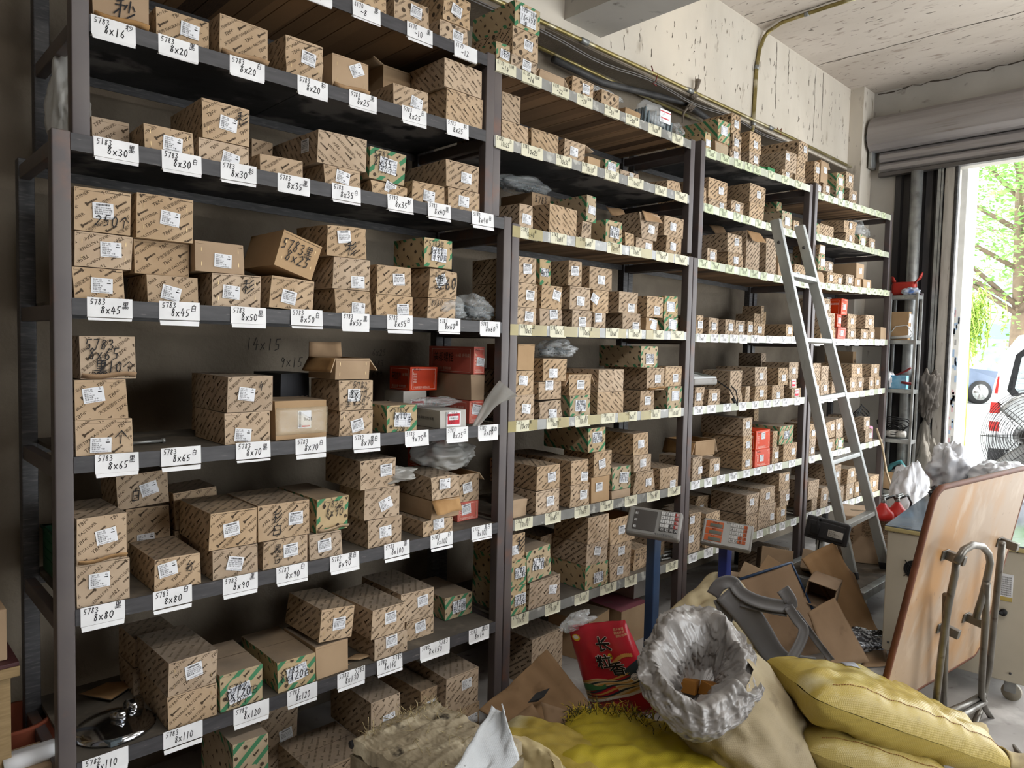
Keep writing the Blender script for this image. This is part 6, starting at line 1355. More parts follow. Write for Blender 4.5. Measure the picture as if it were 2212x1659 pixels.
# ---- two platform scales seen from the front, one from behind
def platform_scale(label, TL, TR, BL, pu, y, pm, kind):
    mt, w, h = frame(TL, TR, BL); c = mt @ Vector((w / 2, h / 2, -.03)); base = Vector((c.x + .05, c.y + .04, 0))
    k = Kit('platform_scale', label, 'weighing scale', base)
    b = MB(); b.rbox((base.x - .12, base.y - .05, .07), (base.x + .2, base.y + .24, .10), .006)
    for sx in (-.09, .17):
        for sy in (-.02, .2): b.tube([(base.x + sx, base.y + sy, 0), (base.x + sx, base.y + sy, .07)], .02, 10)
    k.put('platform', b, M['steel_dark'])
    b = MB(); b.rbox((base.x - .027, base.y - .03, .1), (base.x + .027, base.y + .018, c.z - .02), .006); k.put('pole', b, pm)
    b = MB(); b.rbox((0, 0, -.045), (w, h, 0), .012, 0, mt, 3); b.rbox((.006, .006, -.06), (w - .006, h - .006, -.04), .006, 1, mt); hd = k.put('housing', b, [M['plast_grey'], mat('red_brown_underside', '6E2F33', .5)])
    def part(name, mats, fn):
        b = MB(); fn(b); return k.put(name, b, mats)
    X = lambda a: a * w; Y = lambda a: a * h
    def plate(b): b.rbox((X(.035), Y(.06), 0), (X(.965), Y(.94), .0015), .001, 0, mt)
    part('faceplate', M['plast_face'] if kind == 1 else M['plast_face2'], plate)
    if kind == 1:
        def disp(b):
            b.rbox((X(.12), Y(.16), .0012), (X(.55), Y(.88), .0035), .001, 0, mt)
            for i in range(3): b.rbox((X(.14 + .0 * i), Y(.22 + .24 * i), .003), (X(.19), Y(.30 + .24 * i), .0045), .001, 1, mt); put_text(b, mt, ('总', '单', '重')[i], X(.15), Y(.23 + .24 * i), Y(.06), 0, .0047)
        part('display', [M['lcd'], M['key']], disp)
        cols, kx, ky = 4, .62, .80; keys = ['7', '8', '9', '累', '4', '5', '6', '计', '1', '2', '3', '清', '0', '.', '去', '置', '存', '取', '开', '关']
    else:
        for i in range(3):
            def d(b, i=i):
                b.rbox((X(.07), Y(.66 - .26 * i), .001), (X(.42), Y(.9 - .26 * i), .003), .001, 0, mt); b.rbox((X(.15), Y(.68 - .26 * i), .003), (X(.40), Y(.81 - .26 * i), .0042), .001, 1, mt); put_text(b, mt, ('重量 kg', '单价', '总价')[i], X(.2), Y(.835 - .26 * i), Y(.05), 2, .0045)
            part('display', [M['key_o'], M['lcd2'], M['ink_black']], d)
        keys = ['7', '8', '9', '去', '4', '5', '6', '清', '1', '2', '3', '单', '0', '.', '存', '累', '存', '取', '累', '开']; kx, ky = .56, .80
    for i, s in enumerate(keys):
        r_, c_ = divmod(i, 4); x0 = X(kx) + c_ * X(.085); y0 = Y(ky) - r_ * Y(.145)
        red = (c_ == 3 and r_ < 4) if kind == 1 else (c_ == 3 or (r_ >= 3 and c_ == 2)); dark = kind == 1 and r_ > 2 and not (r_ == 3 and c_ < 2)
        def kf(b):
            b.rbox((x0, y0, .0012), (x0 + X(.072), y0 + Y(.115), .005), .001, 0, mt); put_text(b, mt, s, x0 + X(.022), y0 + Y(.02), Y(.075), 1, .0053)
        part('key', [(M['key_r'] if kind == 1 else M['key_o']) if red else M['key_d'] if dark else M['key'], M['key'] if (dark or (red and kind == 1)) else M['ink_black']], kf)
    def logo(b): put_text(b, mt, ('电子计价秤 型号标识' if kind == 1 else '型号-30kg'), X(.55 if kind == 1 else .06), Y(.075), Y(.05), 0, .0022, X(.35)); put_text(b, mt, '电子秤', X(.74 if kind == 1 else .47), Y(.955 if kind == 1 else .93) - Y(.04), Y(.04), 0, .0022)
    part('maker_lettering', M['ink_black'], logo)
    return k
platform_scale('platform scale on a dark blue pole with a keypad and one wide blank display', at_d(1366, 1091, 3.33), at_d(1481, 1108, 3.24), at_d(1349, 1149, 3.27), 1412, -.3, M['pole_blue'], 1)
platform_scale('platform scale on a bright blue pole with three orange-framed displays', at_d(1524, 1117, 3.62), at_d(1632, 1136, 3.52), at_d(1511, 1172, 3.57), 1578, -.3, M['pole_blue2'], 2)
mt, w, h = frame(at_d(1726, 1106, 4.35), at_d(1817, 1130, 4.2), at_d(1735, 1158, 4.32)); c = mt @ Vector((w / 2, h / 2, -.03)); base = Vector((c.x, c.y + .04, 0))
k = Kit('platform_scale', 'platform scale turned away, its black back with a grey rating plate showing', 'weighing scale', base)
b = MB(); b.rbox((0, 0, -.05), (w, h, 0), .012, 0, mt, 3); b.rbox((.02, .02, -.0), (w - .02, h * .85, .012), .006, 0, mt); k.put('housing', b, M['black_pl'])
b = MB(); b.rbox((w * .55, h * .3, .012), (w * .9, h * .6, .0135), .001, 0, mt)
for i, s in enumerate(('型号 NO.', '最大秤量30kg', '电源 DC6V')): put_text(b, mt, s, w * .57, h * (.5 - .08 * i), h * .05, 1, .0142, w * .3)
k.put('rating_plate', b, [M['whitecard'], M['ink_black']])
b = MB(); b.rbox((w * .15, h * .25, .012), (w * .36, h * .72, .03), .008, 0, mt); k.put('plug_socket', b, M['dark'])
b = MB(); q0 = mt @ Vector((w * .3, h * .55, .03)); b.tube([q0 + Vector((0, 0, -.1)), q0, q0 + Vector((.0, -.005, .06)), q0 + Vector((.03, -.01, .05)), q0 + Vector((.035, -.01, -.04)), q0 + Vector((.02, 0, -.2)), q0 + Vector((.05, .0, -.26)), q0 + Vector((.04, .04, -.34))], .004, 6); k.put('power_cord', b, M['dark'])
b = MB(); b.rbox((base.x - .02, base.y - .02, .08), (base.x + .02, base.y + .02, c.z - .02), .004); k.put('pole', b, M['alu'])
b = MB(); b.rbox((base.x - .1, base.y - .03, 0), (base.x + .12, base.y + .2, .085), .006); k.put('platform', b, M['steel_dark'])
# counter scale lying on cartons, third rack
zs = max(r[7] + r[8] for r in CARTONS if r[0] == 3 and r[1] == 'C' and r[4] < 4.0 and r[2] == 0 and r[4] > 3.6 and r[10] == 'T')
k = Kit('counter_scale', 'grey counter scale lying on small cartons on the third rack', 'weighing scale', (3.68, .02, zs + .008))
b = MB(); b.rbox((3.665, .03, zs + .008), (3.93, .25, zs + .05), .012); k.put('housing', b, M['plast_grey'])
mt, w, h = frame((3.67, .19, zs + .078), (3.925, .19, zs + .078), (3.67, .035, zs + .053)); b = MB(); b.rbox((0, 0, -.01), (w, h, .004), .004, 0, mt)
for i in range(4):
    for j in range(3): b.rbox((w * (.08 + .12 * i), h * (.12 + .27 * j), .004), (w * (.18 + .12 * i), h * (.33 + .27 * j), .006), .001, 1, mt)
b.rbox((w * .6, h * .2, .004), (w * .93, h * .8, .0055), .001, 2, mt); k.put('keypad', b, [M['plast_face2'], M['key'], M['lcd2']])
b = MB(); b.rbox((3.67, .2, zs + .085), (3.86, .26, zs + .1), .004); b.rbox((3.75, .22, zs + .05), (3.78, .24, zs + .085), .003); k.put('back_display', b, M['white_pl'])
b = MB(); b.tube([(3.93, .1, zs + .03), (3.96, .05, zs + .03), (3.99, -.02, zs - .02), (4.03, -.04, zs - .09), (4.07, -.03, zs - .12), (4.11, -.01, zs - .09), (4.1, .0, zs - .03), (4.05, .02, zs + .01)], .004, 6); b.tube([(4.0, -.035, zs - .075), (4.02, -.04, zs - .1)], .009, 8); k.put('power_cord', b, M['dark'])
# ---- ladder
TLp, TRp = at_y(1675, 475, -.17), at_y(1727, 488, -.19); BLp, BRp = at_z(1843, 1250, .205), at_z(1914, 1229, .205)
k = Kit('ladder', 'aluminium ladder leaning against the third rack, feet beside the tall printed carton', 'ladder', (BLp + BRp) / 2)
X = ((TRp - TLp).normalized() + (BRp - BLp).normalized()).normalized()
for a, c in ((BLp, TLp), (BRp, TRp)):
    b = MB(); d = c - a; D = d.normalized(); Yv = D.cross(X).normalized(); mt = Matrix(((X.x, Yv.x, D.x, a.x), (X.y, Yv.y, D.y, a.y), (X.z, Yv.z, D.z, a.z), (0, 0, 0, 1)))
    b.rbox((-.014, -.032, 0), (.014, .032, d.length), .003, 0, mt); k.put('rail', b, M['alu'])
    b = MB(); b.rbox((-.017, -.036, -.0), (.017, .036, .05), .004, 0, mt); k.put('foot', b, M['black_pl'])
for vl, vr in ((593, 607), (735, 738), (862, 852), (1000, 980), (1140, 1107)):
    def onr(a, c, v):
        lo, hi = 0.0, 1.0
        for _ in range(40):
            m_ = (lo + hi) / 2; p = a + (c - a) * m_; dd = p - CP; vv = 829.5 - 1541.778 * dd.dot(Vector(AX[1])) / dd.dot(Vector(AX[2]))
            if vv > v: lo = m_
            else: hi = m_
        return a + (c - a) * lo
    p, q = onr(BLp, TLp, vl), onr(BRp, TRp, vr); b = MB(); d = q - p; D = d.normalized(); U = (TLp - BLp).normalized(); U = (U - D * U.dot(D)).normalized(); Nn = D.cross(U); mt = Matrix(((D.x, Nn.x, U.x, p.x), (D.y, Nn.y, U.y, p.y), (D.z, Nn.z, U.z, p.z), (0, 0, 0, 1)))
    b.rbox((.012, -.03, -.014), (d.length - .012, .03, .014), .003, 0, mt); k.put('rung', b, M['alu'])
b = MB(); 
for (p, q) in ((TLp, BLp), (TRp, BRp)):
    m_ = p + (q - p) * .06; b.tube([m_ - X * .02, m_ + X * .02], .01, 10)
k.put('bolt', b, M['steel_dark'])
# ---- low bench of square tube carrying the tall carton
by0, by1 = -.66, -.05
k = Kit('low_bench', 'low galvanised square-tube bench under the tall printed carton', 'bench', (4.9, by1, 0))
for (x, y) in ((4.55, by0), (5.55, by0), (4.55, by1 - .05), (5.55, by1 - .05)):
    b = MB(); b.rbox((x, y, 0), (x + .05, y + .05, .15), .003); k.put('leg', b, M['galv'])
for (a, c) in (((4.55, by0, .15), (5.6, by0 + .05, .2)), ((4.55, by1 - .05, .15), (5.6, by1, .2)), ((4.55, by0 + .05, .15), (4.6, by1 - .05, .2)), ((5.55, by0 + .05, .15), (5.6, by1 - .05, .2))):
    b = MB(); b.rbox(a, c, .003); k.put('frame_bar', b, M['galv'])
b = MB(); b.box((4.6, by0 + .05, .17), (5.55, by1 - .05, .2)); k.put('bench_top', b, M['board_grey'])
# tall carton with a printed tick list
P1 = at_z(1822, 1238, .203)
k = None
TLc, TRc, BLc = at_d(1813, 1112, 5.02), at_d(1920, 1125, 4.93), at_d(1822, 1222, 5.02)
mt, w, h = frame(TLc, TRc, BLc); zc = .203; yawc = math.atan2(mt[1][0], mt[0][0]); hh = max(.3, TLc.z - zc)
b = MB(); mt2 = Matrix.Translation((BLc.x, BLc.y, zc)) @ Matrix.Rotation(yawc, 4, 'Z') @ Matrix.Rotation(PI / 2, 4, 'X')
dpt = .42
b.rbox((0, 0, -dpt), (w, hh, 0), .004, 0, mt2)
put_text(b, mt2, 'Dear Irea', w * .1, hh * .93, hh * .10, 1, .001, hh * .55, -PI / 2)
cols = ('大灯总成 □', '前杠 □ 雾灯', '保险杠 □ 灯', '□ 倒车镜 □ 门', '□ 机盖 □ 叶子板', '□ 尾灯 □ 水箱', '□ 冷凝器 □ 网')
for i, s in enumerate(cols): put_text(b, mt2, s, w * (.34 + .075 * i), hh * .95, hh * .05, 1, .001, hh * .8, -PI / 2)
put_text(b, mt2, 'ACCESSORY', w * .86, hh * .7, hh * .05, 1, .001, hh * .4, -PI / 2); put_text(b, mt2, '汽车灯', w * .92, hh * .4, hh * .08, 1, .001, None, -PI / 2)
b.rbox((w * .2, hh, -dpt * .55), (w * .8, hh + .0015, -dpt * .48), .0005, 2, mt2)
o = b.build('tall_carton', [M['card_plain'], M['ink'], M['cleartape']]); tag(o, 'large brown carton with a printed tick list standing on the low bench behind the ladder', 'carton')
ctop = zc + hh
# fire extinguishers lying on the carton
for i, (u, v, lab) in enumerate(((1907, 1105, 'dusty red fire extinguisher on the tall carton, behind its twin'), (1938, 1103, 'dusty red fire extinguisher on the tall carton, the one nearer the cabinet'))):
    c = at_z(u, v, ctop + .06); k = Kit('fire_extinguisher', lab, 'fire extinguisher', (c.x, c.y, ctop + .002), 'fire extinguishers')
    b = MB(); b.lathe([(.05, 0), (.072, .012), (.074, .03), (.068, .055), (.04, .08), (.015, .118)], (c.x, c.y, ctop + .003), 20); k.put('cylinder', b, M['redpaint'])
    b = MB(); b.tube([(c.x, c.y, ctop + .115), (c.x, c.y, ctop + .15)], .014, 10); b.rbox((c.x - .03, c.y - .012, ctop + .15), (c.x + .09, c.y + .012, ctop + .16), .003); b.rbox((c.x - .02, c.y - .01, ctop + .165), (c.x + .08, c.y + .01, ctop + .173), .003); k.put('valve_handle', b, M['galv'])
    b = MB(); b.tube([(c.x + .02, c.y, ctop + .14), (c.x + .1, c.y - .03, ctop + .16), (c.x + .16, c.y - .04, ctop + .1), (c.x + .15, c.y - .03, ctop + .04)], .008, 8); k.put('hose', b, M['black_pl'])
# ---- cream cabinet on castors
CX = 4.0; CY0, CY1 = -.95, -1.575; CZ0, CZ1 = .105, .77; CL = 1.5
yc = math.radians(6)
k = Kit('rolling_cabinet', 'cream metal cabinet on castors with a blue glass top and a round vent', 'cabinet', (CX, (CY0 + CY1) / 2, 0))
Rz = Matrix.Translation((CX, CY0, 0)) @ Matrix.Rotation(yc, 4, 'Z')     # local: x into the depth, y negative toward the camera's right
wd = CY0 - CY1
def cb(b, a, c, r=.003, mi=0): b.rbox(a, c, r, mi, Rz)
b = MB(); cb(b, (0, -wd, CZ0), (CL, 0, CZ1 - .03), .006); k.put('body', b, M['cab'])
b = MB(); cb(b, (-.012, -wd - .01, CZ1 - .03), (CL + .01, .012, CZ1 - .008), .004); k.put('top_frame', b, mat('cream_trim', 'B7A878', .5))
b = MB(); cb(b, (-.01, -wd - .008, CZ1 - .007), (CL, .01, CZ1), .002); k.put('glass_top', b, M['glass_blue'])
b = MB(); fm = Rz @ Matrix.Translation((-.001, -.13, .56)) @ Matrix.Rotation(-PI / 2, 4, 'Y')
for r in (.016, .026, .036, .045): b.tube([fm @ Vector((r * math.cos(t), r * math.sin(t), .003)) for t in np.linspace(0, 2 * PI, 24, endpoint=False)], .0016, 5, closed=True)
for t in range(4): b.tube([fm @ Vector((0, 0, .004)), fm @ Vector((.06 * math.cos(t * PI / 2 + .78), .06 * math.sin(t * PI / 2 + .78), .003))], .002, 5)
b.add([fm @ Vector((.045 * math.cos(t), .045 * math.sin(t), .0015)) for t in np.linspace(0, 2 * PI, 24, endpoint=False)], [tuple(range(24))], 0); k.put('vent_grille', b, M['dark'])
b = MB()
for (y, z) in ((-.03, .74), (-.33, .74), (-.03, .15), (-.56, .15), (-.56, .74)):
    p = Rz @ Vector((-.001, y, z)); b.tube([p, p + Vector((-.003, 0, 0))], .006, 8)
k.put('screw', b, M['steel_dark'])
b = MB(); lm = Rz @ Matrix.Translation((-.002, -.50, .56)) @ Matrix.Rotation(-PI / 2, 4, 'Y') @ Matrix.Rotation(PI / 2, 4, 'Z')
b.rbox((-.05, -.065, -.001), (.05, .065, .001), .0005, 0, lm); b.rbox((-.05, .045, .001), (.05, .065, .0015), .0004, 2, lm)
for i in range(9): put_text(b, lm, '请仔细阅读使用说明书后操作', -.045, .032 - .0105 * i, .006, 1, .0015, .09)
k.put('instruction_sheet', b, [M['paper'], M['ink_black'], mat('yellow_warning', 'B7A25B', .6)])
b = MB(); p = Rz @ Vector((-.002, -.52, .44)); b.tube([p, p + Vector((-.02, 0, 0))], .016, 12); q = p + Vector((-.018, 0, 0)); b.tube([q, q + Vector((-.004, .03, -.005)), q + Vector((-.003, .055, .012))], [.009, .006, .005], 8); k.put('latch', b, M['dark'])
for (x, y) in ((.06, -.06), (.06, -wd + .06), (CL - .08, -.06), (CL - .08, -wd + .06)):
    p = Rz @ Vector((x, y, 0)); b = MB()
    b.tube([(p.x - .012, p.y, .042), (p.x + .012, p.y, .042)], .042, 18); cw = k.put('castor', b, mat('cream_castor_wheel', 'A59E90', .6, '8B8476', 9))
    b = MB(); b.rbox((p.x - .018, p.y - .02, .04), (p.x - .014, p.y + .03, .105), .002); b.rbox((p.x + .014, p.y - .02, .04), (p.x + .018, p.y + .03, .105), .002); b.rbox((p.x - .03, p.y - .03, .1), (p.x + .03, p.y + .03, .116), .003); k.put('castor_fork', b, M['galv'], sub=cw)
# ---- folded table leaning: board seen from below with tube legs
TLb, TRb, BLb = at_d(2028, 1058, 2.60), at_d(2230, 1010, 3.172), at_d(1900, 1540, 2.782)
mt, w, h = frame(TLb, TRb, BLb); 
Zt = Vector((mt[0][2], mt[1][2], mt[2][2]))
k = Kit('folding_table', 'folded table leaning on edge, worn wooden underside and bent steel tube legs facing out', 'table', Vector(((mt @ Vector((w / 2, 0, 0))).x, (mt @ Vector((w / 2, 0, 0))).y, 0)))
b = MB()
def rr(x0, y0, x1, y1, r, n=6):
    P = []
    for (cx, cy, a0) in ((x1 - r, y1 - r, 0), (x0 + r, y1 - r, 90), (x0 + r, y0 + r, 180), (x1 - r, y0 + r, 270)):
        for i in range(n + 1): a = R_(a0 + 90 * i / n); P.append((cx + r * math.cos(a), cy + r * math.sin(a)))
    return P
P = rr(0, 0, w, h, .06); n = len(P)
b.add([mt @ Vector((x, y, 0)) for x, y in P], [tuple(range(n))]); b.add([mt @ Vector((x, y, -.02)) for x, y in P], [tuple(range(n))[::-1]])
k.put('table_board', b, M['wood_board'])
b = MB(); b.tube([mt @ Vector((x, y, -.01)) for x, y in P], .0125, 6, closed=True); k.put('edge_banding', b, M['wood_edge'])
def onboard(u, v, z):
    """point on the plane z above the board under a view ray"""
    nrm = Vector((mt[0][2], mt[1][2], mt[2][2])); o0 = mt @ Vector((0, 0, z)); d = ray(u, v); return CP + d * ((o0 - CP).dot(nrm) / d.dot(nrm))
def tubes(name, pts, z, r=.0135, zs=None, foot=None):
    b = MB(); P = [onboard(u, v, z if zs is None else zs[i]) for i, (u, v) in enumerate(pts)] + ([at_z(foot[0], foot[1], .012)] if foot else [])
    Q = [P[0]]
    for i in range(1, len(P)): 
        Q += [P[i - 1] + (P[i] - P[i - 1]) * t for t in (.5, 1)]
    b.tube(P, r, 12); return k.put(name, b, M['tube_steel'])
tubes('table_leg', [(2067, 1205), (2063, 1240), (2048, 1310), (2035, 1400), (2022, 1515)], .075, foot=(2012, 1575))
tubes('table_leg', [(2044, 1285), (2042, 1370), (2038, 1520)], .05, foot=(2042, 1570))
tubes('table_leg', [(2066, 1215), (2082, 1188), (2102, 1177), (2122, 1180), (2135, 1195), (2139, 1215), (2134, 1240), (2122, 1290), (2108, 1335)], .10)
tubes('table_leg', [(2165, 1172), (2160, 1215), (2148, 1330), (2138, 1440), (2120, 1530)], .07, foot=(2104, 1565))
tubes('table_leg', [(2132, 1260), (2128, 1350), (2122, 1450), (2120, 1500), (2128, 1530), (2150, 1565)], .11, zs=[.11, .11, .11, .115, .12, .13], foot=(2214, 1645))
tubes('cross_bar', [(2028, 1546), (2085, 1522), (2124, 1500)], .1); tubes('cross_bar', [(2040, 1562), (2090, 1538), (2127, 1516)], .12)
for (u, v) in ((2040, 1198), (2158, 1170), (2085, 1333), (2030, 1355)):
    p = onboard(u, v, .0); c_ = mt.inverted() @ p; b = MB(); b.rbox((c_.x - .03, c_.y - .02, .001), (c_.x + .03, c_.y + .02, .005), .001, 0, mt); b.rbox((c_.x + .0, c_.y - .018, .004), (c_.x + .028, c_.y + .018, .07), .002, 0, mt); k.put('bracket', b, M['tube_steel'])
# ------------------------------------------------------------------ sacks, bags, loose cardboard
def lay_sack(label, A, B, Wd, T, seed, m, extra=.1, stitch=True, z0=.004, dz=0, group='filled yellow sacks'):
    A, B = Vector(A), Vector(B); d = B - A; hz = math.hypot(d.x, d.y); b = MB(); c = (A + B) / 2 + Vector((0, 0, dz))
    sack(b, c, d.length + extra, Wd, T, math.atan2(d.y, d.x), seed, 0, math.atan2(-d.z, hz), nu=100, nv=60, z0=z0)
    org = Vector((c.x, c.y, max(0, c.z - T / 2))); local(b, org); o = b.build('filled_sack', m); o.location = org; uvbox(o.data, 1); tag(o, label, 'sack', group)
    if stitch:
        bb = MB(); R = Matrix.Rotation(math.atan2(d.y, d.x), 4, 'Z') @ Matrix.Rotation(math.atan2(-d.z, hz), 4, 'Y'); L = d.length + extra
        bb2 = MB(); pt = sack(bb2, c, L, Wd, T, math.atan2(d.y, d.x), seed, 0, math.atan2(-d.z, hz), nu=2, nv=2, z0=z0)
        P = [pt(i / 90, .1, 1, .0025) for i in range(6, 85)]
        for i in range(len(P) - 1): bb.tube([P[i], P[i] + (P[i + 1] - P[i]) * .65], .0014, 4)
        local(bb, org); s_ = bb.build('seam_stitching', M['stitch'], o)
    return o, pt if stitch else None
A_, B_ = at_z(1735, 1476, .45), at_z(2085, 1600, .17)
o1, _ = lay_sack('yellow filled sack on top of the stack by the folding table, with a grey sticker', A_, B_, .36, .2, 3, [M['ysack']], .12)
Am = at_z(1738, 1580, .25); Ab = at_z(1740, 1650, .1)
lay_sack('yellow filled sack in the middle of the stack by the folding table', Am, at_z(2000, 1665, .11), .36, .17, 8, [M['ysack']], .1)
lay_sack('yellow filled sack at the bottom of the stack by the folding table', Ab, at_z(1950, 1740, .08), .4, .16, 13, [M['ysack']], .1)
# sticker and gathered mouth of the top sack
d_ = (B_ - A_); cS = (A_ + B_) / 2; yS = math.atan2(d_.y, d_.x); pS = math.atan2(-d_.z, math.hypot(d_.x, d_.y)); tmp = MB(); ptS = sack(tmp, cS, d_.length + .12, .36, .2, yS, 3, 0, pS, nu=2, nv=2, z0=.004)
b = MB(); b.sheet(lambda a, c: ptS(.27 + .075 * a, .62 + .12 * c, 1, .003), 6, 6, .0006); stp = local(b, o1.location).build('sticker', mat('grey_sticker_paper', 'A5A6AE', .5, '8C8D96', 30), o1); stp['label'] = 'grey sticker'
b = MB(); rg = random.Random(4)
def mouth(u, v):
    p = ptS(.985, v, 1); a = yS; f = .05 * u * (1 + .6 * math.sin(v * 23)) ; return p + Vector((math.cos(a) * f, math.sin(a) * f, -.03 * u + .025 * math.sin(v * 31) * u + .02 * math.sin(v * 12)))
b.sheet(mouth, 6, 44, .004); local(b, o1.location).build('gathered_mouth', [M['creamsack']], o1)
# bright sack in front, with a frayed corner
A2, B2 = at_z(1235, 1640, .13), at_z(1630, 1735, .11)
o2, pt2 = lay_sack('bright yellow filled sack in front with a frayed thread corner', A2, B2, .56, .26, 21, [M['ysack2']], .16, z0=.003, dz=0)
b = MB(); rg = random.Random(9)
for i in range(620):
    u, v = rg.uniform(.02, .5), rg.uniform(.58, .99)
    if rg.random() < (u - .1) * 1.6 or abs(v - .8 - .1 * math.sin(u * 9)) > .14: continue
    p = pt2(u, v, 1, .002); q = p + Vector((rg.uniform(-.05, .05), rg.uniform(-.04, .04), rg.uniform(.0, .05))); b.tube([p, (p + q) / 2 + Vector((rg.uniform(-.01, .01), rg.uniform(-.01, .01), .012)), q], [.0016, .0013, .0006], 3, 0 if rg.random() < .55 else 1, False)
fr = local(b, o2.location).build('frayed_threads', [mat('dark_fray', '3A3A1C', .9), mat('yellow_fray', 'BFA832', .8)], o2); fr['kind'] = 'stuff'; fr['label'] = 'dark and yellow frayed threads'
lay_sack('pale yellow woven sack lying at the front left of the bright one', at_z(1075, 1640, .12), at_z(1350, 1740, .12), .42, .26, 31, [M['ysack']], .12, dz=0)
# open tan sack with a milky liner folded out
def ringed(b, rings, n=56, mi=0, seed=0, amp=.02, fr=5, flip=False):
    o = Vector((seed * 1.3, seed * 2.1, 0)); K = len(rings)
    def fn(u, v):
        f = v * (K - 1); i = min(int(f), K - 2); t = f - i; (c0, r0, n0, a0), (c1, r1, n1, a1) = rings[i], rings[i + 1]
        c = Vector(c0).lerp(Vector(c1), t); r = r0 + (r1 - r0) * t; N_ = Vector(n0).lerp(Vector(n1), t).normalized(); am = a0 + (a1 - a0) * t
        X = N_.orthogonal().normalized(); X = (Vector((1, 0, 0)) - N_ * N_.x).normalized(); Y = N_.cross(X); a = 2 * PI * u; d = X * math.cos(a) + Y * math.sin(a)
        w = noise.noise(Vector((math.cos(a) * fr * .6, math.sin(a) * fr * .6, v * 5)) + o) + .6 * noise.noise(Vector((math.cos(a) * fr * 1.7, math.sin(a) * fr * 1.7, v * 3)) + o) + .5 * ridge(Vector((math.cos(a) * fr * .8, math.sin(a) * fr * .8, v * 4)) + o) + .3 * ridge(Vector((math.cos(a) * fr * 2.2, math.sin(a) * fr * 2.2, v * 9)) + o)
        p = c + d * (r * 1.0 + am * w) + N_ * am * .8 * noise.noise(Vector((math.cos(a) * fr, math.sin(a) * fr, v * 4 + 9)) + o)
        if p.z < .003: p.z = .003
        return p
    b.grid(fn, n, (K - 1) * 5, mi, True, flip)
Cr = at_d(1510, 1432, 2.58); Cb = at_z(1640, 1690, .0); Nr = Vector((-.38, -.22, .88)).normalized(); up = Vector((0, 0, 1))
L = lambda t, dx=0: Cb.lerp(Cr, t) + Vector((dx, -dx * .8, 0))
o3 = thing('open_sack', 'tan woven sack standing open with a milky plastic liner folded out', 'sack', (Cb.x, Cb.y, 0))
b = MB(); ringed(b, [(L(0), .17, up, .01), (L(.06), .23, up, .015), (L(.3, .03), .25, (-.1, -.1, 1), .022), (L(.6, .04), .235, (-.2, -.2, 1), .03), (L(.85, .02), .195, Nr, .025), (L(.98), .17, Nr, .012)], seed=2); ob = local(b, o3.location).build('sack_body', M['tansack'], o3); uvbox(ob.data, 1)
Xl = (Vector((1, 0, 0)) - Nr * Nr.x).normalized(); Yl = Nr.cross(Xl); ol = Vector((3.7, 8.1, 2.2))
def liner(u, v):
    a = 2 * PI * u; ca, sa = math.cos(a), math.sin(a); n_ = lambda f, k: noise.noise(Vector((ca * f, sa * f, k)) + ol)
    R = .195 * (1 + .12 * math.cos(2 * (a - .5)) + .22 * n_(1.1, 0)); H = .045 * n_(1.3, 5) + .035 * math.cos(a - 2.3) + .02 * n_(3.2, 9); S = .075 + .05 * n_(1.4, 3) + .03 * math.cos(a + 2.2)
    if v < .4: t = v / .4; r = R * (.93 + .16 * math.sin(t * PI) - .03 * t); z = -S * (1 - t) ** 1.2 + H * t
    elif v < .55: t = (v - .4) / .15; r = R * (.90 - .2 * t); z = H + .035 * math.sin(t * PI) * (1 + n_(2, 4)) - .01 * t
    else: t = (v - .55) / .45; r = R * (.70 - .22 * math.sin(min(1, t * 1.6) * PI / 2) - (.48 * max(0, t - .75) / .25)); z = H * (1 - t) - .01 - .19 * t ** .8
    q = Vector((ca * 2.1, sa * 2.1, v * 2.6)) + ol; cr = .018 * ridge(q) + .012 * ridge(q * 2.3) + .007 * ridge(q * 5.5) + .003 * ridge(q * 12); fade = 1 - max(0, v - .8) * 4.5
    sq = 1 if v < .45 else 1 - .55 * min(1, (v - .45) / .2)
    return Cr + Xl * ca * (r + cr * fade) + Yl * sa * (r * sq + cr * fade) + Nr * (z + cr * .7 * fade)
b = MB(); b.grid(liner, 220, 130); ob = local(b, o3.location).build('plastic_liner', M['liner'], o3); ob['label'] = 'milky crumpled plastic liner folded over the mouth'
for i, (dx, dy, rz) in enumerate(((.0, .035, .3), (.03, -.035, -.2))):
    c = Cr - Nr * .15 + Vector((dx, dy, 0)); m_ = Matrix.Translation(c) @ Matrix.Rotation(rz, 4, 'Z') @ Matrix.Rotation(.3, 4, 'Y'); b = MB(); b.rbox((-.035, -.028, -.02), (.035, .028, .03), .003, 0, m_); o = b.build('small_box', mat('amber_box', '8F5F22', .6, '7A4F1A', 8)); tag(o, ('small amber box inside the open sack, deeper', 'small amber box inside the open sack, near its rim')[i], 'box', 'boxes in the open sack')
# red rice bag
mt, w, h = frame(at_d(1221, 1345, 3.10), at_d(1345, 1332, 3.00), at_d(1283, 1538, 3.14))
dzr = .02 - min((mt @ Vector((x, -.01, z))).z for x in (0, w * 1.15) for z in (0, -.1)); mt = Matrix.Translation((0, 0, dzr)) @ mt
def rb(x, y, s, off=0):
    """x, y in 0..1 on the face of the bag; widens downward"""
    k = 1.0 + .22 * (1 - y); e = (max(0, 1 - abs(2 * x - 1) ** 4) ** .5) * (max(0, 1 - max(0, (y - .55) / .45) ** 3) ** .7) * (1 if y > .12 else (y / .12) ** .6)
    z = (.055 * e + .006 * nz3(x * 5, y * 5, s)) * s + (.0 if s > 0 else -.0) + s * off
    return mt @ Vector(((x - .5) * w * k + w * .5 + w * .1 * (1 - y), y * h * 1.02, z - .02))
rbag = thing('rice_bag', 'red printed rice bag leaning upright between the racks and the sacks', 'bag', rb(.5, .02, 0))
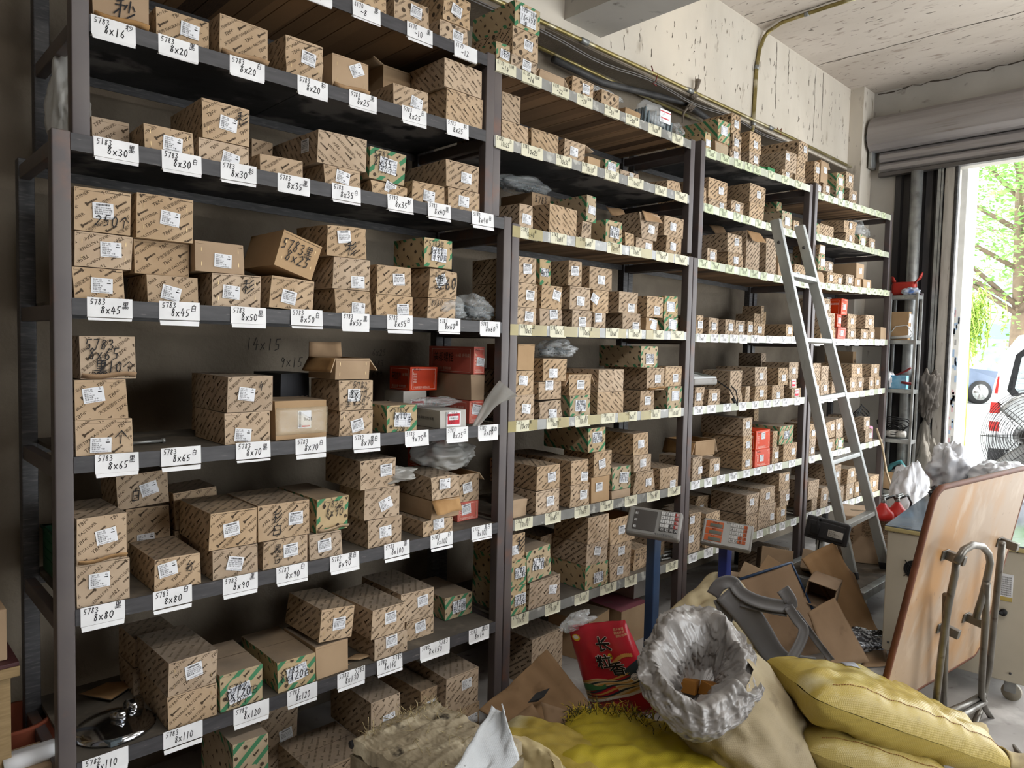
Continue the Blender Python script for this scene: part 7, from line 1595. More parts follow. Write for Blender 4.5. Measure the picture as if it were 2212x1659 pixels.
b = MB(); b.grid(lambda u, v: rb(u, v, 1), 40, 44); b.grid(lambda u, v: rb(u, v, -1), 40, 44, flip=True); local(b, rbag.location).build('bag_body', M['redbag'], rbag)
bm = [mat('bag_black_ink', '1B1718', .4), mat('bag_white_ink', 'D8CFC8', .4), mat('bag_yellow_ink', 'D9B32F', .4), mat('bag_cream_ink', 'C7AE84', .45), mat('bag_dark_teal', '2A3438', .4), mat('bag_wheat', 'B98746', .45), mat('bag_green_ink', '3E6A42', .45)]
b = MB()
def dec(V, F, mi, off=.0015): b.add([rb(max(0, min(1, x)), max(0, min(1, y)), 1, off) for x, y in V], F, mi)
def dtxt(s, x, y, k, mi, sx=1.0, off=.002, bold=0, mx=None):
    V, F, tw = text2d(s); ar = h / w; kx = k * ar * sx
    if mx and tw * kx > mx: kx = mx / tw
    for (ox, oy) in ([(0, 0)] if not bold else [(math.cos(a) * bold, math.sin(a) * bold) for a in np.linspace(0, 2 * PI, 9)[:-1]]): dec([(x + p[0] * kx + ox * ar, y + p[1] * k + oy) for p in V], F, mi, off)
for ch, x, y in (('长', .44, .77), ('粒', .38, .60), ('香', .54, .52)): dtxt(ch, x, y, .105, 1, 1, .0022, .007); dtxt(ch, x, y, .105, 0, 1, .0034, .003)
dv, dfc, _ = disc2d(.5, 18)
def disc(x, y, rx, ry, mi, off=.002): dec([(x + (p[0] - .5) * 2 * rx, y + p[1] * 2 * ry) for p in dv], dfc, mi, off)
disc(.62, .705, .035, .03, 2); dtxt('米', .60, .69, .03, 0, 1, .0032); disc(.13, .90, .075, .03, 2); disc(.13, .905, .05, .017, 1, .003)
dtxt('家乡味道', .78, .93, .018, 3); dtxt('精选好米', .78, .9, .018, 3); dtxt('颗粒饱满', .8, .87, .018, 3)
# landscape band: terraces of cream and dark teal, wheat ears, white caption strip
def band(f0, f1, mi, off, x0=0.02, x1=.98, n=40):
    V = []; F = []
    for i in range(n + 1):
        x = x0 + (x1 - x0) * i / n; V += [(x, f0(x)), (x, f1(x))]
        if i: F.append((2 * i - 2, 2 * i, 2 * i + 1, 2 * i - 1))
    dec(V, F, mi, off)
low = lambda x: .22 + .10 * x
band(low, lambda x: .42 + .1 * x + .035 * math.sin(x * 7), 3, .0016)
for i in range(7):
    f = .03 * i; band(lambda x, f=f: low(x) + .02 + f + .016 * math.sin(x * 9 + i), lambda x, f=f: low(x) + .034 + f + .016 * math.sin(x * 9 + i + .5), 4 if i % 2 else 5, .0022)
band(lambda x: .40 + .1 * x + .02 * math.sin(x * 11), lambda x: .47 + .12 * x + .03 * math.sin(x * 8), 4, .002, .62, .99); band(lambda x: .34 + .1 * x, lambda x: .40 + .08 * x + .02 * math.sin(x * 15), 6, .0026, .02, .4)
disc(.86, .46, .055, .04, 1, .003); disc(.86, .466, .043, .03, 4, .0036); disc(.86, .468, .036, .025, 1, .0042); dtxt('绿色食品', .83, .452, .014, 0, 1, .005)
for j in range(4):
    for i in range(13):
        x = .6 + .027 * i; y = .60 + .02 * j + .085 * math.sin(i / 12 * 2.2) - .012 * j; disc(x, y, .016, .008, 5, .0024 + .0002 * j)
band(lambda x: low(x) - .006, lambda x: low(x) + .022, 1, .003); dtxt('东北大米长粒香优质粳米精制而成', .12, .235 + .0, .016, 0, 1, .004, 0, .8)
band(lambda x: .055 + .02 * x, lambda x: .065 + .02 * x, 1, .0018, .12, .95); band(lambda x: .03, lambda x: .05, 0, .002, .02, .14)
pr_ = local(b, rbag.location).build('bag_print', bm, rbag); pr_['label'] = 'black, cream and yellow print on the bag'
b = MB(); blob(b, rb(.25, 1.02, 0) + Vector((0, .02, .0)), (.09, .03, .035), 7, 0, .5); tag(b.build('plastic_wrap', M['bag_clear']), 'crumpled clear plastic wrap behind the top of the red rice bag', 'plastic wrap')
# crate with weathered foam on top
P = [at_z(757, 1610, .40), at_z(942, 1527, .40), at_z(1037, 1572, .40)]; P[2] = P[1] + (P[2] - P[1]) * 1.9; P.append(P[0] + P[2] - P[1])
cr_ = thing('foam_topped_crate', 'battered crate topped with torn weathered foam and a black edge strip', 'crate', ((P[0] + P[2]) / 2) * 1.0)
cr_.location.z = 0
b = MB(); lo = [Vector((p.x, p.y, 0)) for p in P]; b.add(lo + [p + Vector((0, 0, -.03)) for p in P], [(0, 1, 5, 4)[::-1], (1, 2, 6, 5)[::-1], (2, 3, 7, 6)[::-1], (3, 0, 4, 7)[::-1], (4, 5, 6, 7)[::-1], (0, 1, 2, 3)]); local(b, cr_.location).build('crate_body', M['foam'], cr_)
b = MB()
def foam(u, v):
    p = (P[0] * (1 - u) + P[1] * u) * (1 - v) + (P[3] * (1 - u) + P[2] * u) * v; e = min(u, v, 1 - u, 1 - v)
    return p + Vector((0, 0, .010 * math.sin(u * 3) + .005 * ridge(Vector((u * 5, v * 8, 3))) + .003 * ridge(Vector((u * 22, v * 20, 5))) + .009 * max(-1, min(1, 3 * math.sin(v * 20 + u * 1.5))) * (.5 + noise.noise(Vector((u * 3, v * 3, 7)))) - (.04 if e < .01 else 0) + .012))
b.grid(foam, 110, 80); local(b, cr_.location).build('torn_foam', M['foam'], cr_)
b = MB(); b.tube([P[0] + Vector((0, 0, .0)), P[0].lerp(P[1], .5) + Vector((0, 0, .008)), P[1] + Vector((0, 0, .01))], .012, 8); local(b, cr_.location).build('edge_strip', M['black_pl'], cr_)
b = MB(); rg = random.Random(6)
for i in range(160):
    p = foam(rg.uniform(.1, 1), rg.choice([rg.uniform(0, .1), rg.uniform(.0, 1)])); b.tube([p, p + Vector((rg.uniform(-.03, .03), rg.uniform(-.03, .03), rg.uniform(0, .035)))], .0009, 3, 0, False)
fz = local(b, cr_.location).build('loose_fibres', M['creamsack'], cr_); fz['kind'] = 'stuff'
def sheet4(name, label, cat, C, th, mats, bend=0, nu=14, nv=14, seed=0, rough=.006, group=None, parent=None, wav=0):
    """sheet through four corners TL, TR, BR, BL"""
    C = [Vector(c) for c in C]; n = (C[1] - C[0]).cross(C[3] - C[0]).normalized()
    def fn(u, v):
        p = (C[0] * (1 - u) + C[1] * u) * (1 - v) + (C[3] * (1 - u) + C[2] * u) * v
        return p + n * (bend * math.sin(PI * u) + rough * noise.noise(Vector((u * 4, v * 4, seed))) + wav * math.sin(u * 34) * .5)
    b = MB(); b.sheet(fn, nu, nv, th, 0, 1 if isinstance(mats, list) and len(mats) > 1 else None); org = Vector(C[3]); org.z = min(c.z for c in C)
    if parent is not None: return local(b, parent.location).build(name, mats, parent)
    o = local(b, org).build(name, mats); o.location = org; tag(o, label, cat, group); return o
D_ = at_d
# white woven scrap and slumped tan sack at the very front
o = sheet4('woven_sack_flap', 'white woven sack corner standing up at the front beside the foam crate', 'sack', [D_(1062, 1524, 2.16), D_(1084, 1520, 2.14), D_(1122, 1640, 2.08), D_(960, 1700, 1.95)], .004, M['whitesack'], .03, 20, 20, 3, .015); uvbox(o.data, 1)
oo = thing('slumped_sack', 'slumped tan sack with a torn pale mouth in the front corner', 'sack', at_z(1120, 1690, 0))
b = MB(); c = D_(1120, 1700, 2.16); blob(b, (c.x, c.y, .16), (.26, .2, .19), 12, 0, .2, 2.2, 44, .78); ob = local(b, oo.location).build('sack_body', M['creamsack'], oo); uvbox(ob.data, 1)
b = MB(); ringed(b, [(Vector((c.x, c.y, .30)), .15, (-.2, -.3, 1), .01), (Vector((c.x, c.y, .355)), .14, (-.2, -.3, 1), .014), (Vector((c.x, c.y, .36)), .12, (-.2, -.3, 1), .016), (Vector((c.x, c.y, .31)), .1, (-.2, -.3, 1), .012), (Vector((c.x, c.y, .27)), .01, (-.2, -.3, 1), .0)], n=80, seed=9, fr=3); ob = local(b, oo.location).build('torn_mouth', M['creamsack'], oo)
# loose cardboard
CB = [M['loose'], M['loose']]
fl_ = sheet4('flattened_carton', 'flattened corrugated carton with a slot hole leaning in front of the second rack post', 'cardboard', [D_(1034, 1533, 2.98), D_(1181, 1402, 3.16), D_(1276, 1522, 3.04), D_(1152, 1592, 2.9)], .005, CB, .02, 24, 24, 4, .02, wav=.004)
sheet4('flap', None, None, [D_(1150, 1520, 2.9), D_(1184, 1575, 2.84), D_(1186, 1600, 2.8), D_(1095, 1560, 2.86)], .004, CB, .0, 8, 8, 5, .006, parent=fl_)
sheet4('flap', None, None, [D_(1169, 1517, 2.86), D_(1262, 1546, 2.84), D_(1236, 1600, 2.78), D_(1184, 1592, 2.78)], .005, CB, .0, 8, 8, 6, .004, parent=fl_)
b = MB(); b.add([D_(1140, 1518, 2.93), D_(1158, 1497, 2.96), D_(1188, 1486, 2.97), D_(1175, 1505, 2.95), D_(1160, 1516, 2.92)], [(4, 3, 2, 1, 0)]); local(b, fl_.location).build('slot_hole', M['dark'], fl_)
g_ = 'loose cardboard in the middle of the floor'
p1 = sheet4('cardboard_sheet', 'brown cardboard panel with a dark taped edge behind the grey stool', 'cardboard', [D_(1584, 1256, 3.92), D_(1709, 1215, 4.02), D_(1800, 1408, 3.98), D_(1665, 1440, 3.84)], .006, CB, .01, 14, 14, 7, .01, g_)
b = MB(); b.tube([D_(1584, 1256, 3.92), D_(1709, 1215, 4.02), D_(1757, 1320, 3.99)], .008, 6); local(b, p1.location).build('taped_edge', M['pole_blue'], p1)
sheet4('cardboard_sheet', 'long brown cardboard panel leaning against the bench by the ladder foot', 'cardboard', [D_(1732, 1208, 4.12), D_(1802, 1171, 4.22), D_(1907, 1382, 4.16), D_(1862, 1404, 4.05)], .006, CB, .03, 14, 14, 8, .012, g_)
sheet4('cardboard_sheet', 'folded dark cardboard strip behind the long leaning panel', 'cardboard', [D_(1803, 1173, 4.3), D_(1845, 1240, 4.34), D_(1897, 1372, 4.3), D_(1880, 1395, 4.22)], .006, CB, .02, 10, 10, 9, .01, g_)
sheet4('cardboard_sheet', 'plain brown cardboard panel standing just behind the yellow sack stack', 'cardboard', [D_(1745, 1324, 3.72), D_(1802, 1291, 3.82), D_(1878, 1430, 3.76), D_(1790, 1440, 3.66)], .006, CB, .012, 12, 12, 10, .006, g_)
sheet4('cardboard_scrap', 'flat brown cardboard scrap on the floor beside the sack stack', 'cardboard', [at_z(1870, 1400, .03), at_z(1912, 1398, .02), at_z(1922, 1436, .015), at_z(1860, 1440, .015)], .006, CB, .004, 6, 6, 11, .004, g_)
def loose_carton(name, label, TL, TR, BL, dep, mats, op=False, group=None, deco=None):
    mt, w, h = frame(TL, TR, BL); b = MB(); t = .004
    if not op: b.rbox((0, 0, -dep), (w, h, 0), .003, 0, mt)
    else:
        for a, c in (((0, 0, -dep), (w, h, -dep + t)), ((0, 0, -dep), (t, h, 0)), ((w - t, 0, -dep), (w, h, 0)), ((0, 0, -dep), (w, t, 0)), ((0, h - t, -dep), (w, h, 0))): b.box(a, c, 0, mt)
    if deco: deco(b, mt, w, h)
    org = mt @ Vector((w / 2, 0, -dep / 2)); o = local(b, org).build(name, mats); o.location = org; tag(o, label, 'carton', group); return o
gl = 'discarded cartons on the floor'
loose_carton('discarded_carton', 'empty brown carton lying open between the stool and the ladder', D_(1743, 1252, 3.98), D_(1806, 1275, 3.9), D_(1733, 1300, 4.0), .2, CB, True, gl)
loose_carton('discarded_carton', 'tilted plain carton marked in pen under the third rack, behind the cardboard', D_(1655, 1196, 4.45), D_(1686, 1216, 4.4), D_(1639, 1228, 4.43), .25, [M['card_plain'], M['ink_black']], False, gl)
loose_carton('discarded_carton', 'carton with a rounded dented lid on the floor below the third rack', D_(1642, 1178, 4.75), D_(1710, 1190, 4.7), D_(1642, 1222, 4.72), .3, [M['card_plain']], False, gl)
loose_carton('discarded_carton', 'printed carton on the floor between the pole scale and the ladder', D_(1730, 1183, 4.7), D_(1790, 1196, 4.62), D_(1728, 1225, 4.66), .3, [M['card']], False, gl)
loose_carton('discarded_carton', 'flat printed carton under the second platform scale', D_(1545, 1228, 4.35), D_(1608, 1238, 4.28), D_(1548, 1262, 4.3), .3, [M['card']], False, gl)
loose_carton('discarded_carton', 'long buff carton lying behind the cardboard panel with a blue edge', D_(1593, 1205, 4.3), D_(1650, 1232, 4.22), D_(1593, 1245, 4.26), .2, [M['card']], False, gl)
# cream padded paper sack and the tan heap under the stool
o = thing('padded_paper_sack', 'cream padded paper sack draped over a tan heap behind the liner sack', 'sack', at_z(1530, 1400, 0))
b = MB(); c = at_z(1525, 1455, .12); blob(b, (c.x, c.y, .18), (.27, .22, .2), 15, 0, .22, 2.2, 40, .95); ob = local(b, o.location).build('tan_heap', M['creamsack'], o)
b = MB(); C = [D_(1441, 1322, 3.45), D_(1538, 1238, 3.72), D_(1573, 1252, 3.7), D_(1700, 1322, 3.5), D_(1560, 1340, 3.36)]
def pad(u, v):
    p = (C[0] * (1 - u) + C[1] * u) * (1 - v) + (C[4] * (1 - u) + C[2].lerp(C[3], .35) * u) * v; return p + Vector((0, -.02, .03)) * math.sin(PI * v) + Vector((0, 0, .006)) * (math.sin(u * 22) * math.sin(v * 22)) + Vector((0, 0, .02)) * noise.noise(Vector((u * 4, v * 4, 2)))
b.sheet(pad, 36, 30, .006); local(b, o.location).build('padded_cover', mat('cream_padded_paper', 'BDAF8E', .8, 'AB9C7A', 7, bump=.3, bscale=30), o)
# grey plastic stool on its side
st_ = thing('plastic_stool', 'grey plastic stool frame lying on its side among the sacks', 'stool', at_z(1690, 1450, 0))
def strap(name, pts, w0, t0, ang=0):
    P = [D_(u, v, t) for u, v, t in pts]; b = MB(); n = len(P); V = []; K = 10
    Q = []
    for i in range(n - 1):
        for j in range(4):
            s = j / 4; p0, p1, p2, p3 = P[max(i - 1, 0)], P[i], P[i + 1], P[min(i + 2, n - 1)]
            Q.append(.5 * ((2 * p1) + (p2 - p0) * s + (2 * p0 - 5 * p1 + 4 * p2 - p3) * s * s + (3 * p1 - p0 - 3 * p2 + p3) * s ** 3))
    Q.append(P[-1]); view = (CP - P[n // 2]).normalized()
    for i, p in enumerate(Q):
        tg = (Q[min(i + 1, len(Q) - 1)] - Q[max(i - 1, 0)]).normalized(); sd = tg.cross(view).normalized(); nn = sd.cross(tg).normalized(); ww = w0 if not isinstance(w0, (list, tuple)) else w0[0] + (w0[1] - w0[0]) * i / (len(Q) - 1)
        if ang: sd, nn = sd * math.cos(ang) + nn * math.sin(ang), nn * math.cos(ang) - sd * math.sin(ang)
        for (a, c) in ((-1, .0), (-.96, .7), (-.8, 1), (-.5, .45), (.5, .45), (.8, 1), (.96, .7), (1, 0), (.8, -.3), (-.8, -.3)): V.append(p + sd * a * ww / 2 + nn * c * t0)
    F = [(i * K + k, i * K + (k + 1) % K, (i + 1) * K + (k + 1) % K, (i + 1) * K + k) for i in range(len(Q) - 1) for k in range(K)] + [tuple(range(K))[::-1], tuple((len(Q) - 1) * K + k for k in range(K))]
    b.add(V, F, 0, True); return local(b, st_.location).build(name, M['stool'], st_)
strap('seat_rim', [(1540, 1285, 3.35), (1556, 1262, 3.34), (1582, 1258, 3.33), (1600, 1280, 3.3), (1640, 1300, 3.26), (1700, 1310, 3.24), (1706, 1296, 3.24), (1690, 1272, 3.26)], .06, .014)
strap('leg', [(1556, 1292, 3.34), (1568, 1325, 3.33), (1560, 1350, 3.34), (1540, 1375, 3.36), (1520, 1400, 3.38)], .07, .014)
strap('leg', [(1570, 1275, 3.33), (1605, 1315, 3.3), (1640, 1365, 3.3), (1668, 1408, 3.3), (1700, 1432, 3.3), (1760, 1440, 3.3)], (.14, .085), .02)
strap('leg', [(1702, 1310, 3.22), (1722, 1340, 3.2), (1736, 1360, 3.18), (1728, 1390, 3.16), (1708, 1425, 3.14), (1690, 1450, 3.13), (1675, 1465, 3.13)], .045, .012)
strap('leg', [(1718, 1322, 3.22), (1740, 1352, 3.22), (1768, 1390, 3.24), (1795, 1425, 3.26)], .03, .012)
strap('stretcher', [(1600, 1300, 3.3), (1650, 1312, 3.27), (1700, 1322, 3.24)], .045, .012)
strap('stretcher', [(1655, 1458, 3.2), (1680, 1462, 3.15), (1700, 1440, 3.14), (1716, 1412, 3.15)], .04, .012)
# black plastic wrapped goods by the sacks
b = MB(); blob(b, at_z(1862, 1378, .09) + Vector((-.05, 0, .0)), (.05, .18, .06), 4, 0, .35, 3, 30, None, 1, Matrix.Rotation(.9, 4, 'Z')); o = b.build('wrapped_bundle', mat('black_white_wrap', '3A3B40', .18, 'B9BCC2', 9, spec=.9, stretch=(8, 1, 8), contrast=(.5, .6))); tag(o, 'shiny black wrapped bundle poking out behind the cardboard panel', 'bundle')
b = MB(); blob(b, at_z(1600, 1300, .12) + Vector((-.22, .05, 0)), (.15, .11, .11), 23, 0, .4, 3, 34, .8); tag(b.build('plastic_bag', M['bag_black']), 'crumpled black plastic bag on the floor under the third rack post', 'plastic bag')
# ------------------------------------------------------------------ small things on the shelves
def top_at(bay, n, x, y=0.1):
    z = zat(bay, n, x)
    for r in CARTONS:
        if r[0] == bay and r[1] == n and r[4] - .002 <= x <= r[4] + r[5] + .002 and r[6] - .01 <= y <= r[6] + r[9]: z = max(z, r[7] + r[8] + .001)
    return z
def bolts(b, c, r, n, seed, mi=0):
    rg = random.Random(seed)
    for i in range(n):
        p = Vector(c) + Vector((rg.uniform(-1, 1) * r[0], rg.uniform(-1, 1) * r[1], rg.uniform(-.6, 1) * r[2])); a = rg.uniform(-.7, .7) + rg.choice([0, PI]); d = Vector((math.cos(a), math.sin(a), rg.uniform(-.25, .25))).normalized()
        b.tube([p, p + d * .04], .004, 6, mi, True, False, False); b.tube([p - d * .005, p], .0072, 6, mi, True, False, False)
def pbag(label, c, r, seed, m='bag_clear', nb=0, amp=.35, tail=None, group='plastic bags on the racks', rot=0):
    org = Vector((c[0], c[1], c[2] - r[2] * .78 + .001)); o = thing('plastic_bag', label, 'plastic bag', org, group=group)
    b = MB(); blob(b, c, r, seed, 0, amp, 2.4, 36, .75, 1, Matrix.Rotation(rot, 4, 'Z'))
    if tail:
        q = Vector(c) + Vector(tail); b.sheet(lambda u, v: Vector(c) + Vector((0, 0, r[2] * .5)) + (q - Vector(c)) * v + Vector((r[0] * .8 * (u - .5) * (1 - .4 * v), .012 * math.sin(u * 9 + v * 5), .014 * math.sin(u * 12 + seed) * v)), 16, 10, .001)
    local(b, org).build('bag_film', M[m], o)
    if nb: bb = MB(); bolts(bb, (c[0], c[1], c[2] - r[2] * .25), (r[0] * .62, r[1] * .5, r[2] * .35), nb, seed); ob = local(bb, org).build('bolts_inside', M['zinc'], o); ob['kind'] = 'stuff'
    return o
z = zat(1, 'B', 1.85); pbag('thin clear bag over a few bolts on the fourth shelf of the nearest rack', (1.83, .06, z + .045), (.085, .05, .05), 3, 'bag_clear', 12)
z = zat(1, 'B', 2.0); pbag('clear plastic bag full of zinc bolts at the end of the 8x60 shelf', (2.0, .085, z + .052), (.085, .065, .062), 5, 'bag_clear', 60)
p = at_y(122, 240, .3); b_ = pbag('limp clear plastic bag hanging beside the topmost left post', (.545, .3, top_at(1, 'A', .56, .2) + .16), (.05, .07, .17), 7, 'bag_milky', 0, .3)
x = at_y(830, 985, .12).x; pbag('folded milky plastic bag on the tallest stack of the 8x100 shelf', (x, .1, top_at(1, 'D', x, .1) + .028), (.12, .09, .032), 9, 'bag_milky', 0, .4)
x = at_y(965, 1000, .2).x; pbag('big limp clear bag over the cartons at the end of the 8x100 shelf', (x + .02, .24, top_at(1, 'D', x + .05, .2) + .07), (.15, .09, .075), 11, 'bag_milky', 0, .3)
x = at_y(925, 868, .2).x; pbag('crumpled clear plastic on the grey-white carton of the 9x75 shelf', (x, .15, top_at(1, 'C', 1.8, .15) + .02), (.11, .06, .022), 13, 'bag_clear', 0, .4)
# milky bag sticking out over the rail next to the second rack
P0, P1, P2 = at_y(1022, 925, .02), at_y(1060, 872, -.02), at_y(1098, 838, -.07)
o = thing('plastic_bag', 'milky plastic bag sticking out in front of the post beside the 8x80 tag', 'plastic bag', P0, group='plastic bags on the racks'); b = MB()
def hang(u, v):
    a = 2 * PI * u; c = P0.lerp(P1, min(1, v * 2)) if v < .5 else P1.lerp(P2, v * 2 - 1); r = .012 + .04 * v ** 1.2 + .006 * math.sin(a * 3 + v * 5); D = (P2 - P0).normalized(); X = D.orthogonal().normalized(); Y = D.cross(X); return c + X * math.cos(a) * r * .9 + Y * math.sin(a) * r * (.75 + .2 * v)
b.grid(hang, 26, 18); local(b, P0).build('bag_film', M['bag_milky'], o)
z = top_at(1, 'C', 1.98, .05)
x = at_y(1140, 425, .25).x; pbag('clear bag of bolts on the plain carton at the back of the 10x40 shelf', (x + .06, .36, top_at(2, 'A', x + .06, .35) + .05), (.17, .07, .045), 17, 'bag_clear', 50)
x = at_y(1205, 755, .08).x; pbag('clear bag of zinc bolts on the carton stack of the 10x70 shelf', (x, .1, top_at(2, 'C', x - .03, .1) + .04), (.105, .08, .048), 19, 'bag_clear', 55, .35)
x = at_y(1322, 195, .08).x; pbag('empty clear plastic bag on a printed carton of the second topmost shelf', (x, .16, top_at(2, 'G', x - .04, .12) + .025), (.13, .06, .03), 21, 'bag_clear', 0, .4)
x = at_y(1470, 285, .08).x; pbag('small clear plastic bag near the end of the second topmost shelf', (x, .12, zat(2, 'G', x) + .045), (.05, .05, .05), 23, 'bag_clear', 0, .4)
x = at_y(1873, 505, .08).x; pbag('clear plastic bag with a long tail on the farthest rack, second shelf down', (x, .2, top_at(4, 'F', x, .15) + .07), (.2, .1, .08), 25, 'bag_clear', 0, .35)
x = at_y(1775, 1012, .08).x; pbag('clear bag of bolts on the lowest shelf of the farthest rack', (x, .12, top_at(4, 'E', x, .1) + .045), (.14, .09, .055), 27, 'bag_clear', 20, .4)
x = at_y(1900, 708, .1).x; pbag('round clear plastic bag at the end of the farthest rack, fourth shelf down', (min(x, 6.6), .3, zat(4, 'B', 6.6) + .1), (.1, .08, .12), 28, 'bag_clear', 0, .3)
# bundle of bolts wrapped in film, with a red-white slip
x = at_y(1410, 255, .1).x; zz = zat(2, 'G', x); o = thing('bolt_bundle', 'film-wrapped bundle of long bolts with a red and white slip on the second topmost shelf', 'bundle', (x, .12, zz))
b = MB(); rg = random.Random(3)
for i in range(9):
    for j in range(5): b.tube([(x - .13 + i * .03, .06 + .02 * j, zz + .003), (x - .13 + i * .03 + .01, .06 + .02 * j, zz + .09 - .015 * (i % 3))], .008, 6, 0, True, False, False)
ob = local(b, o.location).build('bolts_inside', M['zinc'], o)
b = MB(); b.rbox((x - .01, .045, zz + .04), (x + .09, .047, zz + .11), .0005); b.box((x - .01, .0445, zz + .095), (x + .09, .045, zz + .1), 1); b.box((x + .0, .0445, zz + .06), (x + .07, .045, zz + .066), 1); local(b, o.location).build('printed_slip', [M['paper'], M['ink_red']], o)
b = MB(); blob(b, (x, .1, zz + .07), (.13, .055, .075), 41, 0, .25, 2.5, 30, .8); local(b, o.location).build('bag_film', M['bag_clear'], o)
x = at_y(1347, 215, .2).x; zz = zat(2, 'G', x); b = MB(); rg = random.Random(8)
for i in range(6):
    for j in range(5): b.tube([(x - .07 + .028 * i, .3, zz + .014 + .026 * j), (x - .07 + .028 * i, .36, zz + .014 + .026 * j)], .012, 6, 0, True, False, False)
tag(b.build('nut_stack', M['galv']), 'stack of bright hexagon nuts at the back of the second topmost shelf', 'nuts')
# chrome lamp, hexagon nut, loose bolts, cardboard scraps on the lowest shelf
zz = zat(1, 'E', .7); c = at_z(222, 1560, zz + .03); c = Vector((max(c.x, .62), max(.12, min(c.y, .3)), zz))
o = thing('chrome_lamp', 'shiny chrome lamp bowl lying on the lowest shelf of the nearest rack', 'lamp', c); b = MB(); b.lathe([(.015, .045), (.06, .035), (.1, .018), (.115, .006), (.113, .003), (.09, .012), (.05, .028), (.0, .036)], c, 36); local(b, c).build('bowl', M['chrome'], o)
b = MB(); b.tube([c + Vector((-.01, -.02, .052)), c + Vector((.02, -.05, .055))], .016, 14); local(b, c).build('knob', M['chrome'], o)
b = MB(); b.tube([c + Vector((.035, .01, .05)), c + Vector((.075, .015, .04))], [.022, .03], 14); local(b, c).build('socket', M['chrome'], o)
c = at_z(248, 1600, zz + .01); c = Vector((c.x, max(.05, c.y), zz)); b = MB()
V = []; 
for zq in (0, .016):
    for r in (.03, .017):
        for k_ in range(6): V.append((c.x + r * math.cos(k_ * PI / 3), c.y + r * math.sin(k_ * PI / 3), zz + .001 + zq))
F = []
for k_ in range(6):
    j = (k_ + 1) % 6; F += [(k_, j, 12 + j, 12 + k_), (6 + j, 6 + k_, 18 + k_, 18 + j), (12 + k_, 12 + j, 18 + j, 18 + k_), (j, k_, 6 + k_, 6 + j)]
b.add(V, F); tag(b.build('hexagon_nut', M['zinc']), 'big hexagon nut lying on the lowest shelf of the nearest rack', 'nut')
zz = zat(1, 'C', .9); c = at_z(350, 952, zz + .006); c.y = max(.08, min(.4, c.y)); b = MB(); b.tube([c, c + Vector((-.09, -.01, 0))], .005, 8); b.tube([c, c + Vector((.008, .001, 0))], .009, 6); tag(b.build('long_bolt', M['galv']), 'single long bolt lying on the bare middle of the fifth shelf', 'bolt')
zz = zat(2, 'E', 2.9)
for i in range(9):
    c = at_y(1404 + i * 7, 1236 - i * 3, .03 + .01 * (i % 3)); rg = random.Random(i); a = rg.uniform(-.5, .3); c.z = zz + .008 + .009 * (i % 2); b = MB(); d = Vector((math.cos(a), math.sin(a) * .4 - .05, .0)); c.y = .05 + .02 * (i % 4); b.tube([c, c + d * .07], .006, 8); b.tube([c - d * .007, c], .01, 6); tag(b.build('long_bolt', M['galv']), 'loose zinc bolt in the heap beside the crumpled carton on the lowest shelf, second rack', 'bolt', 'loose bolts on the second rack')
zz = zat(1, 'E', 1.4)
for i, (uv, lab) in enumerate(((((690, 1455), (760, 1437), (790, 1452), (715, 1472)), 'flat brown cardboard scrap on the lowest shelf beside the plain carton'), (((745, 1425), (800, 1440), (830, 1430), (770, 1412)), 'thin cardboard scrap on the lowest shelf behind another scrap'), (((170, 1500), (230, 1475), (300, 1470), (240, 1512)), 'grey paper scrap at the bare end of the lowest shelf'))):
    C = [at_z(u, v, zz + .004 + .004 * i) for u, v in uv]
    for c in C: c.y = max(.045, min(.48, c.y)); c.x = max(.5, c.x)
    sheet4('cardboard_scrap', lab, 'cardboard', C, .003, [M['board_grey'] if i == 2 else M['card_plain'], M['card_in']], .002, 6, 6, i, .001, 'cardboard scraps')
# green crate and big bolt behind the left post
zz = zat(1, 'D', .5); o = thing('green_crate', 'dark green plastic crate at the left end of the 8x80 shelf', 'crate', (.56, .36, zz)); b = MB()
for a, c in (((.50, .27, 0), (.506, .47, .14)), ((.62, .27, 0), (.626, .47, .14)), ((.50, .27, 0), (.626, .276, .14)), ((.50, .464, 0), (.626, .47, .14)), ((.50, .27, 0), (.626, .47, .006))): b.rbox((a[0], a[1], a[2] + zz + .002), (c[0], c[1], c[2] + zz + .002), .002)
for z_ in (.04, .07, .1): b.rbox((.497, .30, zz + z_), (.5, .44, zz + z_ + .012), .001, 0)
b.tube([(.497, .265, zz + .142), (.63, .265, zz + .142), (.63, .475, zz + .142), (.497, .475, zz + .142)], .005, 6, closed=True); local(b, o.location).build('crate_shell', M['greencrate'], o)
# things at the left edge: table corner with a carton, terracotta bucket, paper roll
cT = at_d(44, 1438, 2.0); o = Kit('work_table', 'corner of a wooden table with a dark red top at the left edge', 'table', (cT.x - .4, cT.y + .2, 0))
b = MB(); b.rbox((cT.x - .75, cT.y, cT.z - .03), (cT.x, cT.y + .32, cT.z), .004); o.put('table_edge', b, mat('raw_wood_edge', '9C8460', .8, '86704E', 12, stretch=(1, 9, 9)))
b = MB(); b.rbox((cT.x - .75, cT.y + .002, cT.z), (cT.x - .002, cT.y + .318, cT.z + .012), .002); o.put('table_top', b, mat('dark_red_top', '4A2A2B', .5, '3C2223', 8))
for (x, y) in ((cT.x - .06, cT.y + .02), (cT.x - .06, cT.y + .26), (cT.x - .72, cT.y + .02), (cT.x - .72, cT.y + .26)):
    b = MB(); b.rbox((x, y, 0), (x + .04, y + .04, cT.z - .03), .003); o.put('leg', b, mat('raw_wood_edge', '9C8460'))
b = MB(); b.rbox((cT.x - .3, cT.y + .03, cT.z + .014), (cT.x - .025, cT.y + .3, cT.z + .16), .004); tag(b.build('plain_carton', M['card_plain']), 'plain brown carton on the red table corner at the left edge', 'carton')
